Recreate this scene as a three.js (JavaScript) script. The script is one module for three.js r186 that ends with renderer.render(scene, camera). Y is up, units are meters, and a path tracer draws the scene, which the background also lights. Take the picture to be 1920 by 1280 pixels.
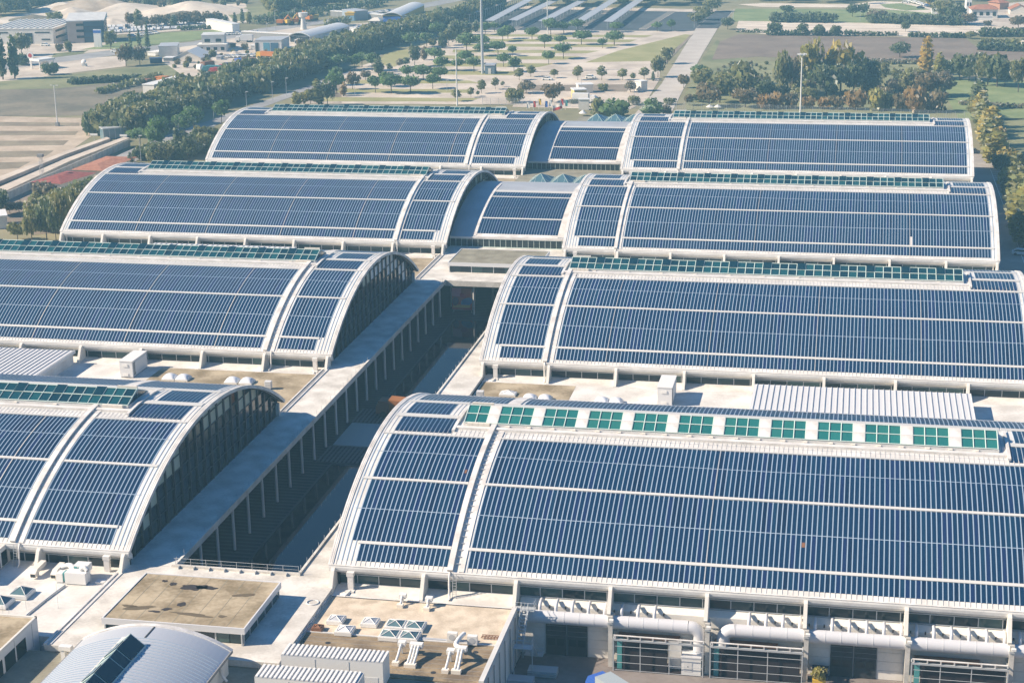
import * as THREE from 'three';
import { mergeGeometries, mergeVertices, toCreasedNormals } from 'three/addons/utils/BufferGeometryUtils.js';
import { ImprovedNoise } from 'three/addons/math/ImprovedNoise.js';
import { FontLoader } from 'three/addons/loaders/FontLoader.js';
import { TextGeometry } from 'three/addons/geometries/TextGeometry.js';

// ---------------------------------------------------------------- camera, sky, sun, exposure
const scene = new THREE.Scene();
const camera = new THREE.PerspectiveCamera(22.5662, 1920 / 1280, 1, 9000);
camera.position.set(86.241, 93.425, 182.498);
camera.rotation.order = 'YXZ';
{ const [yaw, pitch, roll] = [-0.20209, 0.28607, -0.01648]; camera.rotation.set(-pitch, -yaw, roll); }
camera.updateMatrixWorld();
const renderer = new THREE.WebGLRenderer({ antialias: true });
renderer.toneMapping = THREE.LinearToneMapping;
renderer.toneMappingExposure = 1.82;
renderer.shadowMap.enabled = true;
const DEG = Math.PI / 180;
const sunDir = new THREE.Vector3(-Math.cos(18 * DEG) * Math.cos(36 * DEG), Math.sin(36 * DEG), Math.sin(18 * DEG) * Math.cos(36 * DEG));
{
  // clear October sky: bluer overhead, pale and milky at the horizon
  const W = 256, H = 128, d = new Float32Array(W * H * 4);
  for (let j = 0; j < H; j++) for (let i = 0; i < W; i++) {
    const el = ((j + 0.5) / H - 0.5) * Math.PI, az = ((i + 0.5) / W - 0.5) * 2 * Math.PI;
    const v = new THREE.Vector3(Math.cos(el) * Math.cos(az), Math.sin(el), Math.cos(el) * Math.sin(az));
    const up = Math.max(0, v.y), k = Math.pow(1 - up, 3.0), g = Math.pow(Math.max(0, v.dot(sunDir)), 24) * 0.5;
    const o = (j * W + i) * 4;
    d[o] = 0.035 + 0.27 * k + g; d[o + 1] = 0.21 + 0.40 * k + g * 0.95; d[o + 2] = 0.62 + 0.34 * k + g * 0.8; d[o + 3] = 1;
  }
  const sky = new THREE.DataTexture(d, W, H, THREE.RGBAFormat, THREE.FloatType);
  sky.mapping = THREE.EquirectangularReflectionMapping; sky.magFilter = THREE.LinearFilter; sky.needsUpdate = true;
  scene.background = sky; scene.environment = sky; scene.backgroundIntensity = 0.36; scene.environmentIntensity = 0.36;
}
const sun = new THREE.DirectionalLight(new THREE.Color().setRGB(1, 0.85, 0.68), 5.0);
sun.position.copy(sunDir).multiplyScalar(900).add(new THREE.Vector3(20, 0, -200)); sun.target.position.set(20, 0, -200);
sun.castShadow = true; sun.shadow.mapSize.set(4096, 4096); sun.shadow.radius = 1;
Object.assign(sun.shadow.camera, { left: -500, right: 500, top: 500, bottom: -500, near: 10, far: 2500 });
scene.add(sun, sun.target);
scene.fog = new THREE.FogExp2(new THREE.Color().setRGB(0.36, 0.76, 1.0), 0.00040);

// ---------------------------------------------------------------- helpers
let seed = 12345;
const rnd = () => { seed |= 0; seed = seed + 0x6D2B79F5 | 0; let t = Math.imul(seed ^ seed >>> 15, 1 | seed); t = t + Math.imul(t ^ t >>> 7, 61 | t) ^ t; return ((t ^ t >>> 14) >>> 0) / 4294967296; };
const rr = (a, b) => a + (b - a) * rnd();
const pick = (a) => a[Math.floor(rnd() * a.length)];
const noise = new ImprovedNoise();
const used = {};
function numbered(n) { used[n] = (used[n] ?? -1) + 1; return used[n] ? n + '_' + String(used[n]).padStart(3, '0') : n; }
function shadow(m) { m.castShadow = true; m.receiveShadow = true; return m; }
function tag(o, label, category, group) { o.userData.label = label; o.userData.category = category; if (group) o.userData.group = group; return o; }
function thing(name, label, category, pos = [0, 0, 0], turn = 0, group) {
  const o = new THREE.Group(); o.name = numbered(name); o.position.set(...pos); o.rotation.y = turn; scene.add(o); return tag(o, label, category, group);
}
function metreUV(g) {   // uv in metres, looked up along the face's main direction
  const p = g.attributes.position, n = g.attributes.normal, uv = new Float32Array(p.count * 2);
  for (let i = 0; i < p.count; i++) {
    const ax = Math.abs(n.getX(i)), ay = Math.abs(n.getY(i)), az = Math.abs(n.getZ(i));
    const a = ay >= ax && ay >= az ? [p.getX(i), p.getZ(i)] : ax >= az ? [p.getZ(i), p.getY(i)] : [p.getX(i), p.getY(i)];
    uv[2 * i] = a[0]; uv[2 * i + 1] = a[1];
  }
  g.setAttribute('uv', new THREE.BufferAttribute(uv, 2)); return g;
}
const M4 = new THREE.Matrix4();
class MB {   // collects shapes and joins them into one named mesh
  constructor() { this.l = []; }
  add(g) { g = g.index ? g.toNonIndexed() : g; for (const k of Object.keys(g.attributes)) if (!['position', 'normal'].includes(k)) g.deleteAttribute(k); this.l.push(g); return this; }
  box(x, y, z, w, h, d, ry = 0) { const g = new THREE.BoxGeometry(w, h, d); if (ry) g.rotateY(ry); g.translate(x, y, z); return this.add(g); }
  slab(x0, x1, y0, y1, z0, z1) { return this.box((x0 + x1) / 2, (y0 + y1) / 2, (z0 + z1) / 2, Math.abs(x1 - x0), Math.abs(y1 - y0), Math.abs(z1 - z0)); }
  cyl(x, y, z, r0, r1, h, n = 8) { const g = new THREE.CylinderGeometry(r1, r0, h, n); g.translate(x, y + h / 2, z); return this.add(g); }
  bar(a, b, r, n = 6) {   // round bar from a to b
    const A = new THREE.Vector3(...a), B = new THREE.Vector3(...b), d = B.clone().sub(A), g = new THREE.CylinderGeometry(r, r, d.length(), n);
    g.applyQuaternion(new THREE.Quaternion().setFromUnitVectors(new THREE.Vector3(0, 1, 0), d.clone().normalize())); g.translate(...A.add(B).multiplyScalar(0.5)); return this.add(g);
  }
  tube(pts, r, n = 10, seg = 24) { return this.add(new THREE.TubeGeometry(new THREE.CatmullRomCurve3(pts.map(p => new THREE.Vector3(...p)), false, 'centripetal'), seg, r, n)); }
  prism(pts, x0, x1) { // polygon in (z, y), extruded along x
    const s = new THREE.Shape(pts.map(([z, y]) => new THREE.Vector2(-z, y))), g = new THREE.ExtrudeGeometry(s, { depth: x1 - x0, bevelEnabled: false });
    g.rotateY(Math.PI / 2); g.translate(x0, 0, 0); return this.add(g);
  }
  poly(pts, y, h = 0.02) { // flat polygon given as [x, z]
    const s = new THREE.Shape(pts.map(([x, z]) => new THREE.Vector2(x, -z))), g = new THREE.ExtrudeGeometry(s, { depth: h, bevelEnabled: false });
    g.rotateX(-Math.PI / 2); g.translate(0, y - h, 0); return this.add(g);
  }
  geo() { return metreUV(mergeGeometries(this.l)); }
  build(name, mat, parent = scene) { const m = shadow(new THREE.Mesh(this.geo(), mat)); m.name = parent === scene ? numbered(name) : name; parent.add(m); return m; }
}
const mb = () => new MB();
function struct(o) { o.userData.kind = 'structure'; return o; }
function stuff(o) { o.userData.kind = 'stuff'; return o; }
function share(name, geo, mat, parent, x = 0, y = 0, z = 0, ry = 0) { const m = shadow(new THREE.Mesh(geo, mat)); m.name = name; m.position.set(x, y, z); m.rotation.y = ry; parent.add(m); return m; }

// ---------------------------------------------------------------- procedural textures and materials
const lin = (r, g, b) => new THREE.Color().setRGB(r, g, b);
function fbm(x, y, o = 4, s = 0) { let v = 0, a = 0.5; for (let i = 0; i < o; i++) { v += a * noise.noise(x, y, s + i * 7.3); x *= 2.03; y *= 2.03; a *= 0.5; } return v; }
function tex(size, metres, fn, srgb = true) {   // fn(u, v) in metres gives [r, g, b] linear 0..1; tiles by cross-fading
  const d = new Uint8Array(size * size * 4), toS = (c) => Math.round(255 * Math.min(1, Math.max(0, srgb ? (c <= 0.0031308 ? 12.92 * c : 1.055 * Math.pow(c, 1 / 2.4) - 0.055) : c)));
  for (let j = 0; j < size; j++) for (let i = 0; i < size; i++) {
    const u = i / size, v = j / size, w = (t) => Math.min(1, Math.max(0, (t - 0.8) / 0.2)), a = w(u), b = w(v);
    const f = (x, y) => fn(x * metres, y * metres);
    let c = f(u, v);
    if (a > 0) { const e = f(u - 1, v); c = c.map((q, k) => q * (1 - a) + e[k] * a); }
    if (b > 0) { let e = f(u, v - 1); if (a > 0) { const g = f(u - 1, v - 1); e = e.map((q, k) => q * (1 - a) + g[k] * a); } c = c.map((q, k) => q * (1 - b) + e[k] * b); }
    const o = (j * size + i) * 4; d[o] = toS(c[0]); d[o + 1] = toS(c[1]); d[o + 2] = toS(c[2]); d[o + 3] = 255;
  }
  const t = new THREE.DataTexture(d, size, size); t.wrapS = t.wrapT = THREE.RepeatWrapping; t.magFilter = THREE.LinearFilter; t.minFilter = THREE.LinearMipmapLinearFilter; t.generateMipmaps = true;
  if (srgb) t.colorSpace = THREE.SRGBColorSpace; t.repeat.set(1 / metres, 1 / metres); t.needsUpdate = true; return t;
}
const std = (o) => new THREE.MeshStandardMaterial({ roughness: 0.7, ...o });
const mottled = (a, b, metres, f, o = {}, size = 256) => std({ map: tex(size, metres, (x, y) => { const k = Math.min(1, Math.max(0, 0.5 + 1.7 * fbm(x * f, y * f, 5, o.s ?? 0) + 0.7 * fbm(x * f * 9, y * f * 9, 2, 3))); return [0, 1, 2].map(i => a[i] + (b[i] - a[i]) * k); }), ...(o.m ?? {}) });
const M = {
  roof: mottled([0.58, 0.56, 0.52], [0.76, 0.74, 0.70], 40, 0.2, { m: { roughness: 0.42 } }),
  trim: mottled([0.56, 0.53, 0.49], [0.80, 0.77, 0.73], 23, 0.45, { s: 2, m: { roughness: 0.5 } }),
  band: std({ color: lin(0.58, 0.57, 0.54), roughness: 0.5 }),
  seam: std({ color: lin(0.34, 0.43, 0.53), roughness: 0.4 }),
  joint: std({ color: lin(0.62, 0.58, 0.54), roughness: 0.5 }),
  pv: [[0.004, 0.026, 0.072], [0.006, 0.034, 0.080], [0.004, 0.019, 0.054], [0.009, 0.026, 0.090]].map(c => std({ color: lin(...c), roughness: 0.3 })),
  soffit: std({ color: lin(0.30, 0.20, 0.12) }),
  fascia: mottled([0.56, 0.55, 0.53], [0.70, 0.69, 0.66], 17, 0.3, { s: 5, m: { roughness: 0.6 } }),
  concrete: mottled([0.42, 0.40, 0.36], [0.60, 0.57, 0.52], 16, 0.4, { s: 9, m: { roughness: 0.9 } }),
  slab: mottled([0.48, 0.45, 0.40], [0.72, 0.69, 0.63], 30, 0.3, { s: 4, m: { roughness: 0.9 } }),
  deck: mottled([0.54, 0.51, 0.46], [0.74, 0.71, 0.66], 26, 0.22, { s: 14, m: { roughness: 0.85 } }),
  wall: mottled([0.66, 0.63, 0.57], [0.76, 0.73, 0.67], 12, 0.35, { s: 21, m: { roughness: 0.85 } }),
  brown: mottled([0.22, 0.17, 0.10], [0.46, 0.38, 0.26], 22, 0.22, { s: 31, m: { roughness: 0.95 } }),
  gravel: mottled([0.46, 0.38, 0.28], [0.68, 0.58, 0.45], 18, 0.5, { s: 41, m: { roughness: 1 } }),
  olive: mottled([0.20, 0.18, 0.13], [0.30, 0.28, 0.21], 20, 0.3, { s: 47, m: { roughness: 0.95 } }),
  darkroof: mottled([0.15, 0.11, 0.07], [0.34, 0.26, 0.16], 15, 0.35, { s: 51, m: { roughness: 0.95 } }),
  greymetal: mottled([0.40, 0.41, 0.43], [0.50, 0.51, 0.53], 30, 0.15, { s: 61, m: { roughness: 0.5 } }),
  pane: [[0.009, 0.062, 0.080], [0.008, 0.050, 0.068], [0.012, 0.078, 0.090], [0.006, 0.034, 0.050]].map(c => std({ color: lin(...c), roughness: 0.12 })),
  green: [[0.020, 0.150, 0.140], [0.024, 0.170, 0.155], [0.016, 0.130, 0.125], [0.026, 0.160, 0.140]].map(c => std({ color: lin(...c), roughness: 0.16 })),
  paneframe: std({ color: lin(0.50, 0.60, 0.56), roughness: 0.5 }),
  glass: [[0.010, 0.018, 0.022], [0.014, 0.026, 0.030], [0.008, 0.014, 0.018]].map(c => std({ color: lin(...c), roughness: 0.15 })),
  clear: new THREE.MeshPhysicalMaterial({ color: lin(0.78, 0.86, 0.88), transmission: 1, thickness: 0, roughness: 0.08 }),
  winglass: [[0.020, 0.042, 0.046], [0.012, 0.022, 0.026], [0.045, 0.085, 0.080], [0.016, 0.03, 0.034]].map(c => std({ color: lin(...c), roughness: 0.12 })),
  paintedlitpane: std({ color: lin(0.50, 0.54, 0.42), roughness: 0.4 }),  // opaque pale tint, painting in daylight behind the glass
  paintedskypane: std({ color: lin(0.78, 0.84, 0.84), roughness: 0.3 }),  // opaque near-white tint, painting in bright sky seen through the glass
  mullion: std({ color: lin(0.045, 0.05, 0.055), roughness: 0.5 }),
  steel: std({ color: lin(0.50, 0.52, 0.53), roughness: 0.45, metalness: 0.2 }),
  white: std({ color: lin(0.74, 0.73, 0.70), roughness: 0.55 }),
  cream: std({ color: lin(0.76, 0.70, 0.60), roughness: 0.6 }),
  offwhite: std({ color: lin(0.66, 0.66, 0.66), roughness: 0.45 }),
  duct: std({ color: lin(0.60, 0.60, 0.62), roughness: 0.38 }),
  dark: std({ color: lin(0.03, 0.032, 0.036), roughness: 0.7 }),
  screen: std({ color: lin(0.022, 0.016, 0.020), roughness: 0.8 }),
  slat: std({ color: lin(0.10, 0.105, 0.11), roughness: 0.9 }),
  grey: std({ color: lin(0.25, 0.25, 0.25), roughness: 0.8 }),
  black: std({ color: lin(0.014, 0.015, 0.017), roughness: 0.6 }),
  asphalt: mottled([0.045, 0.046, 0.05], [0.085, 0.085, 0.088], 20, 0.25, { s: 71, m: { roughness: 0.95 } }),
  rust: std({ color: lin(0.22, 0.10, 0.05) }),
  orange: std({ color: lin(0.58, 0.20, 0.03), roughness: 0.5 }),
  red: std({ color: lin(0.48, 0.05, 0.04), roughness: 0.5 }),
  blue: std({ color: lin(0.04, 0.12, 0.45), roughness: 0.45 }),
  teal: std({ color: lin(0.08, 0.30, 0.30), roughness: 0.5 }),
  yellow: std({ color: lin(0.65, 0.42, 0.05), roughness: 0.5 }),
  tile: mottled([0.30, 0.11, 0.06], [0.44, 0.20, 0.12], 8, 0.8, { s: 81, m: { roughness: 0.9 } }),
  darktile: mottled([0.22, 0.055, 0.045], [0.32, 0.09, 0.07], 8, 0.8, { s: 83, m: { roughness: 0.9 } }),
  trunk: std({ color: lin(0.10, 0.07, 0.05), roughness: 0.95 }),
};

// ---------------------------------------------------------------- exhibition halls: barrel vaults of 60 m span
const SPAN = 60, RISE = 9.31, EAVE = 9.5, RAD = (SPAN * SPAN / 4 + RISE * RISE) / (2 * RISE), ANG = Math.asin(SPAN / 2 / RAD), LEN = 90.2, BAY = 11.28;
function vault(span, rise, eave) { const R = (span * span / 4 + rise * rise) / (2 * rise), A = Math.asin(span / 2 / R);
  return { R, A, span, len: 2 * A * R, at: (s, off = 0) => { const th = A - s / R; return [-span / 2 + (R + off) * Math.sin(th), eave + rise - R + (R + off) * Math.cos(th)]; } }; }
const V60 = vault(SPAN, RISE, EAVE);
function arcPlate(V, x0, x1, s0, s1, off, n, thick = 0, inner = false) {   // curved plate on the vault, top at off, with edges down to off - thick
  const pos = [], idx = []; const P = (x, s, o) => { const [z, y] = V.at(s, o); return [x, y, z]; };
  const quad = (a, b, c, d) => { const i = pos.length / 3; pos.push(...a, ...b, ...c, ...d); idx.push(i, i + 1, i + 2, i, i + 2, i + 3); };
  for (let i = 0; i < n; i++) {
    const a = s0 + (s1 - s0) * i / n, b = s0 + (s1 - s0) * (i + 1) / n, lo = off - thick;
    if (!inner) quad(P(x0, a, off), P(x1, a, off), P(x1, b, off), P(x0, b, off));
    else quad(P(x0, a, off), P(x0, b, off), P(x1, b, off), P(x1, a, off));
    if (thick && !inner) { quad(P(x0, a, lo), P(x0, a, off), P(x0, b, off), P(x0, b, lo)); quad(P(x1, a, off), P(x1, a, lo), P(x1, b, lo), P(x1, b, off)); }
  }
  if (thick && !inner) { const lo = off - thick; quad(P(x0, s0, lo), P(x1, s0, lo), P(x1, s0, off), P(x0, s0, off)); quad(P(x0, s1, off), P(x1, s1, off), P(x1, s1, lo), P(x0, s1, lo)); }
  const g = new THREE.BufferGeometry(); g.setAttribute('position', new THREE.Float32BufferAttribute(pos, 3)); g.setIndex(idx);
  const f = g.toNonIndexed(); f.computeVertexNormals(); return f;
}
const arcMB = (V, list) => { const m = mb(); for (const a of list) m.add(arcPlate(V, ...a)); return m; };
const ROWS = [[0.75, 3.18], [3.70, 8.76], [8.88, 14.03], [14.56, 20.13], [20.25, 24.66]], ROWD = [25.7, 30.5], ROWE = [31.9, 37.5], ROWF = [39.0, 46.0];
const PITCH = 0.6, STRIPW = 0.44;
const stripGeo = {};
function strip(s0, s1) { const k = s0 + '_' + s1; return stripGeo[k] ??= metreUV(arcPlate(V60, -STRIPW / 2, STRIPW / 2, s0, s1, 0.035, Math.max(3, Math.round((s1 - s0) / 1.2)), 0.03)); }
const finGeo = mb().prism([[0.35, 9.25], [-0.8, 8.7], [-0.8, 6.3], [1.85, 6.25], [2.15, 6.6], [0.75, 9.0]], -0.22, 0.22).geo();
const paneGeo = {};
const boxGeo = (w, h, d) => paneGeo[[w, h, d]] ??= metreUV(new THREE.BoxGeometry(w, h, d).toNonIndexed());
const walkBar = [];

function makeHall(o) {
  const { x0, dir, zf, label, near, front, whiteVents, openFrom } = o;
  const H = thing('exhibition_hall', label, 'exhibition hall', [x0, 0, zf]);
  const X = (t) => dir * t, XX = (a, b) => dir > 0 ? [a, b] : [-b, -a];
  const [w0, w1] = o.walk;
  // roof shell, its edge strips and timber underside
  const shell = mb().add(arcPlate(V60, ...XX(0, LEN), 0, V60.len, 0, 64, 0.3)); shell.build('roof', M.roof, H);
  mb().add(arcPlate(V60, ...XX(0.02, LEN - 0.02), 0.02, V60.len - 0.02, -0.3, 48, 0, true)).build('roof_underside', M.soffit, H);
  for (const [a, b] of [[-0.06, 0.55], [LEN - 0.55, LEN + 0.06]]) mb().add(arcPlate(V60, ...XX(a, b), -0.05, V60.len + 0.05, 0.1, 64, 0.5)).build('gable_edge', M.trim, H);
  if (near) for (const t of [0.16, 0.4, 0.85]) mb().add(arcPlate(V60, ...XX(t - 0.025, t + 0.025), 0, 40, t < 0.6 ? 0.105 : 0.012, 40)).build('sheet_joint', M.grey, H);
  // standing seams of the roof sheets
  const seams = mb(), ends = mb();
  for (let t = 0.9; t < LEN - 0.6; t += PITCH) {
    if (t > w0 - 0.1 && t < w1 + 0.1) continue;
    seams.add(arcPlate(V60, ...XX(t - 0.055, t + 0.055), 0.72, 24.7, 0.06, near ? 18 : 12, 0.06)); ends.add(arcPlate(V60, ...XX(t - 0.022, t + 0.022), 0.04, 0.72, 0.05, 1, 0.05)).add(arcPlate(V60, ...XX(t - 0.022, t + 0.022), 24.7, 27, 0.05, 1, 0.05));
    if (t < 10.5 || t > LEN - 10.5) seams.add(arcPlate(V60, ...XX(t - 0.02, t + 0.02), 26.3, 37.6, 0.05, 8, 0.05));
    seams.add(arcPlate(V60, ...XX(t - 0.055, t + 0.055), 37.6, 47, 0.05, 6, 0.05));
  }
  stuff(seams.build('standing_seam', M.seam, H)); stuff(ends.build('standing_seam', M.joint, H));
  // solar laminates between the seams
  const joints = o.joints ?? [21.4, 38.3, 55.2, 72.1];
  const cols = (a, b) => { const r = []; for (let t = 0.9 + PITCH / 2; t < b - 0.2; t += PITCH) if (t - PITCH / 2 > a && t + PITCH / 2 < b + 0.1 && true) r.push(t); return r; };
  const jn = (j) => 0.9 + Math.round((j - 0.9) / PITCH) * PITCH, all = [];
  ROWS.forEach(([a, b], r) => {
    for (const t of cols(r === 0 ? o.cut ?? 3.0 : 1.5, w0 - 0.1)) all.push([t, a, b, r]);
    for (const t of cols(w1, LEN - 1.5)) all.push([t, a, b, r]);
  });
  for (const [s, e] of [[ROWD, 9.9], [ROWE, 8.6]]) { for (const t of cols(1.5, e)) all.push([t, ...s, 5]); for (const t of cols(LEN - e, LEN - 1.5)) all.push([t, ...s, 5]); }
  for (const t of [...cols(1.5, w0 - 0.1), ...cols(w1, LEN - 1.5)]) all.push([t, ...ROWF, 6]);
  const rest = [[], [], [], []]; let made = 0;
  for (const [t, a, b, r] of all) {
    const k = rnd() < 0.72 ? 0 : 1 + Math.floor(rnd() * 3), single = near && made < 296 && (r === 1 || r === 2);
    if (single) { made++; share('solar_strip', strip(a, b), M.pv[k], H, X(t), 0, 0); }
    else rest[k].push([t, a, b]);
  }
  rest.forEach((l, k) => { if (l.length) stuff(arcMB(V60, l.map(([t, a, b]) => [...XX(t - STRIPW / 2, t + STRIPW / 2), a, b, 0.035, near ? 4 : 3, 0.03])).build('solar_strip_field', M.pv[k], H)); });
  for (const [t, s0, w, m] of o.damage ?? []) mb().add(arcPlate(V60, ...XX(t - w, t + w), s0, s0 + (m === M.rust ? 0.75 : 2.6), 0.05, 3, 0.04)).build('damaged_strip', m, H);
  // pale cover bands across the strips, and wide joints down the slope
  for (const [a, b] of [[3.22, 3.64], [14.08, 14.50], [24.72, 25.0]]) for (const [p, q] of [[a < 4 ? o.cut ?? 3 : 1.0, w0 - 0.1], [w1, LEN - 1.0]])
    mb().add(arcPlate(V60, ...XX(p, q), a, b, 0.13, 2, 0.1)).build('cover_band', M.band, H);
  for (const s of [8.78, 20.14]) for (const [p, q] of [[1.3, w0 - 0.1], [w1, LEN - 1.3]]) mb().add(arcPlate(V60, ...XX(p, q), s, s + 0.1, 0.055, 1, 0.04)).build('clamp_rail', M.seam, H);
  for (const [p, q] of [[1.0, 9.6], [LEN - 9.6, LEN - 1.0]]) { mb().add(arcPlate(V60, ...XX(p, q), 30.6, 31.8, 0.09, 3, 0.06)).build('cover_band', M.band, H); mb().add(arcPlate(V60, ...XX(p, q), 37.6, 38.9, 0.07, 3, 0.05)).build('cover_band', M.band, H); }
  mb().add(arcPlate(V60, ...XX(9.8, LEN - 9.8), 37.4, 38.9, 0.07, 3, 0.05)).build('cover_band', M.band, H);
  const jw = dir < 0 ? 0.065 : 0.06;
  for (const j of joints) mb().add(arcPlate(V60, ...XX(jn(j) - jw, jn(j) + jw), 0.7, 24.7, 0.085, 20, 0.08)).build('roof_joint', dir < 0 ? M.band : M.steel, H);
  // service walkway up the roof: cable tray, open channel with rungs, side strip
  const side = o.trayIn ? [[w0 + 0.05, w0 + 0.75], [w1 - 0.65, w1 - 0.02]] : [[w1 - 0.75, w1 - 0.05], [w0 + 0.02, w0 + 0.65]];
  mb().add(arcPlate(V60, ...XX(...side[0]), 0.1, 29, 0.42, 24, 0.4)).build('cable_tray', M.trim, H);
  mb().add(arcPlate(V60, ...XX(...side[1]), 0.1, 27, 0.12, 24, 0.1)).build('walkway_kerb', M.trim, H);
  const rungs = mb(); for (let s = 1.2; s < 27; s += 1.0) { const [z, y] = V60.at(s, 0.16); rungs.box(X((w0 + w1) / 2), y, z, w1 - w0 - 1.3, 0.05, 0.12); }
  rungs.build('walkway_rungs', M.steel, H);
  mb().add(arcPlate(V60, ...XX(w0 + 0.2, w1 - 0.2), 38.9, 48, 0.12, 8, 0.1)).build('walkway_kerb', M.trim, H);
  // roof light along the crown: a glazed ridge on a kerb
  const L0 = 11.0, L1 = 79.6, zA = -26.6, zB = -33.5, zM = -30.2, yA = 19.05, yM = 20.34;
  const sky = new THREE.Group(); sky.name = 'roof_light'; H.add(sky);
  const kerb = mb(); kerb.prism([[zA + 0.12, 18.3], [zB - 0.12, 18.3], [zB - 0.12, yA - 0.02], [zA + 0.12, yA - 0.02]], ...XX(L0 - 0.1, L1 + 0.1)); kerb.build('kerb', M.fascia, sky);
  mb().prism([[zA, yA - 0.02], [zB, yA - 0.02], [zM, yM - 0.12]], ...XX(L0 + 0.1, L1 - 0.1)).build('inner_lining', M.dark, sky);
  const slope = Math.atan2(yM - yA, zA - zM), sl = Math.hypot(yM - yA, zA - zM), n = Math.round((L1 - L0) / 1.5), pw = (L1 - L0) / n;
  const fr = mb();
  for (let i = 0; i <= n; i++) { fr.bar([X(L0 + i * pw), yA + 0.06, zA], [X(L0 + i * pw), yM + 0.06, zM], 0.085, 4); }
  for (const k of [0.02, 0.52, 0.99]) fr.bar([X(L0), yA + k * (yM - yA) + 0.06, zA + k * (zM - zA)], [X(L1), yA + k * (yM - yA) + 0.06, zA + k * (zM - zA)], 0.085, 4);
  for (const t of [L0, L1]) { fr.bar([X(t), yA, zB], [X(t), yM, zM], 0.07, 4); fr.bar([X(t), yA, zA], [X(t), yM, zM], 0.09, 4); fr.bar([X(t), yA, zM], [X(t), yM, zM], 0.05, 4); }
  fr.build('frame', M.paneframe, sky);
  const pg = boxGeo(pw - 0.08, 0.04, sl / 2 - 0.07), vg = boxGeo(pw - 0.03, 0.1, sl / 2 - 0.02), vgw = boxGeo(pw - 0.06, 0.12, sl / 2 - 0.06), bg = boxGeo(pw - 0.08, 0.04, sl - 0.1);
  for (let i = 0; i < n; i++) for (const h of [0, 1]) {
    const k = h ? 0.755 : 0.265, vent = i % 4 === (o.ventPhase ?? 3), up = vent && (h || whiteVents), lift = vent ? (whiteVents ? 0.1 : h ? 0.14 : 0) : 0;
    const m = share(up ? 'vent_flap' : 'pane', up ? (whiteVents ? vgw : vg) : pg, up ? (whiteVents ? M.trim : M.pane[3]) : whiteVents ? pick(M.green) : pick(M.pane), sky, X(L0 + (i + 0.5) * pw), yA + k * (yM - yA) + lift - 0.02, zA + k * (zM - zA));
    m.rotation.x = slope;
  }
  for (let i = 0; i < n; i++) { const m = share('pane', bg, M.pane[i % 3], sky, X(L0 + (i + 0.5) * pw), (yA + yM) / 2 - 0.02, (zM + zB) / 2); m.rotation.x = -slope; }
  for (const t of [L0 + 0.02, L1 - 0.02]) mb().prism([[zA - 0.1, yA], [zB + 0.1, yA], [zM, yM - 0.06]], ...XX(t - 0.03, t + 0.03)).build('end_pane', M.pane[3], sky);
  for (let i = 0; i < 4; i++) share('motor_box', boxGeo(0.72, 0.5, 0.35), M.cream, sky, X(L0 + 0.9 + i * 0.75), yA - 0.02, zA + 0.35);
  for (let i = 0; i < 4; i++) share('motor_box', boxGeo(0.72, 0.35, 0.3), M.cream, sky, X(L0 + 0.6 + i * 0.75), yM + 0.05, zM - 0.6);
  for (let i = 0; i * 6 < L1 - L0 - 4; i++) { for (const q of whiteVents ? [1.2, 4.4] : [3]) share('bracket', boxGeo(0.45, 0.4, 0.35), M.cream, sky, X(L0 + 4.6 + i * 6 + q - 3), yA - 0.3, zA + 0.3); if (whiteVents) share('bracket', boxGeo(0.6, 0.16, 0.5), M.cream, sky, X(L0 + 4.4 + i * 6), yA - 0.4, zA + 0.5); }
  // gutter and low rail before the roof light
  mb().add(arcPlate(V60, ...XX(L0 - 1.0, L1 + 1.2), 27.1, 27.75, 0.28, 2, 0.26)).build('roof_gutter', M.trim, H);
  const rail = mb(); { const [z, y] = V60.at(26.2, 0.35); rail.bar([X(L0 - 0.8), y, z], [X(L1 + 1), y, z], 0.025, 4); for (let t = L0; t < L1 + 1; t += 1.2) { const [z2, y2] = V60.at(26.2, 0); rail.bar([X(t), y2, z2], [X(t), y, z], 0.022, 4); } }
  rail.build('safety_rail', M.steel, H);
  for (const t of [L0 - 1.0, L1 + 1.2]) { mb().add(arcPlate(V60, ...XX(t - 0.2, t + 0.2), 26.2, 36.5, 0.3, 8, 0.28)).build('roof_gutter', M.trim, H); }
  // front eave: rounded fascia, soffit, ribbon windows between fins
  mb().prism([[0.06, 9.46], [0.16, 9.2], [0.14, 8.85], [0.0, 8.6], [-0.3, 8.45], [-0.95, 8.05], [-0.95, 8.7], [-0.4, 9.4]], ...XX(0.05, LEN - 0.05)).build('eave_fascia', M.fascia, H);
  mb().add(arcPlate(V60, ...XX(0, LEN), -0.12, 0.05, 0.06, 1, 0.12)).build('eave_trim', M.trim, H);
  const wz = -0.85, gw = boxGeo(2.62, 1.12, 0.06);
  for (let b = 0; b < 8; b++) for (let k = 0; k < 4; k++) share('window', gw, pick(M.winglass), H, X(0.35 + b * BAY + 0.3 + (k + 0.5) * 2.67), 7.42, wz);
  const wf = mb(); for (let b = 0; b < 8; b++) for (let k = 0; k <= 4; k++) wf.box(X(0.35 + b * BAY + 0.3 + k * 2.67), 7.42, wz + 0.06, 0.1, 1.2, 0.1);
  wf.slab(...XX(0.3, LEN - 0.3), 6.78, 6.88, wz - 0.1, wz + 0.22); wf.slab(...XX(0.3, LEN - 0.3), 7.97, 8.07, wz - 0.08, wz + 0.1); wf.build('window_frame', M.steel, H);
  for (let k = 0; k <= 8; k++) share('eave_fin', finGeo, M.wall, H, X(Math.min(LEN - 0.5, Math.max(0.6, 0.65 + k * BAY))), 0, 0);
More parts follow.
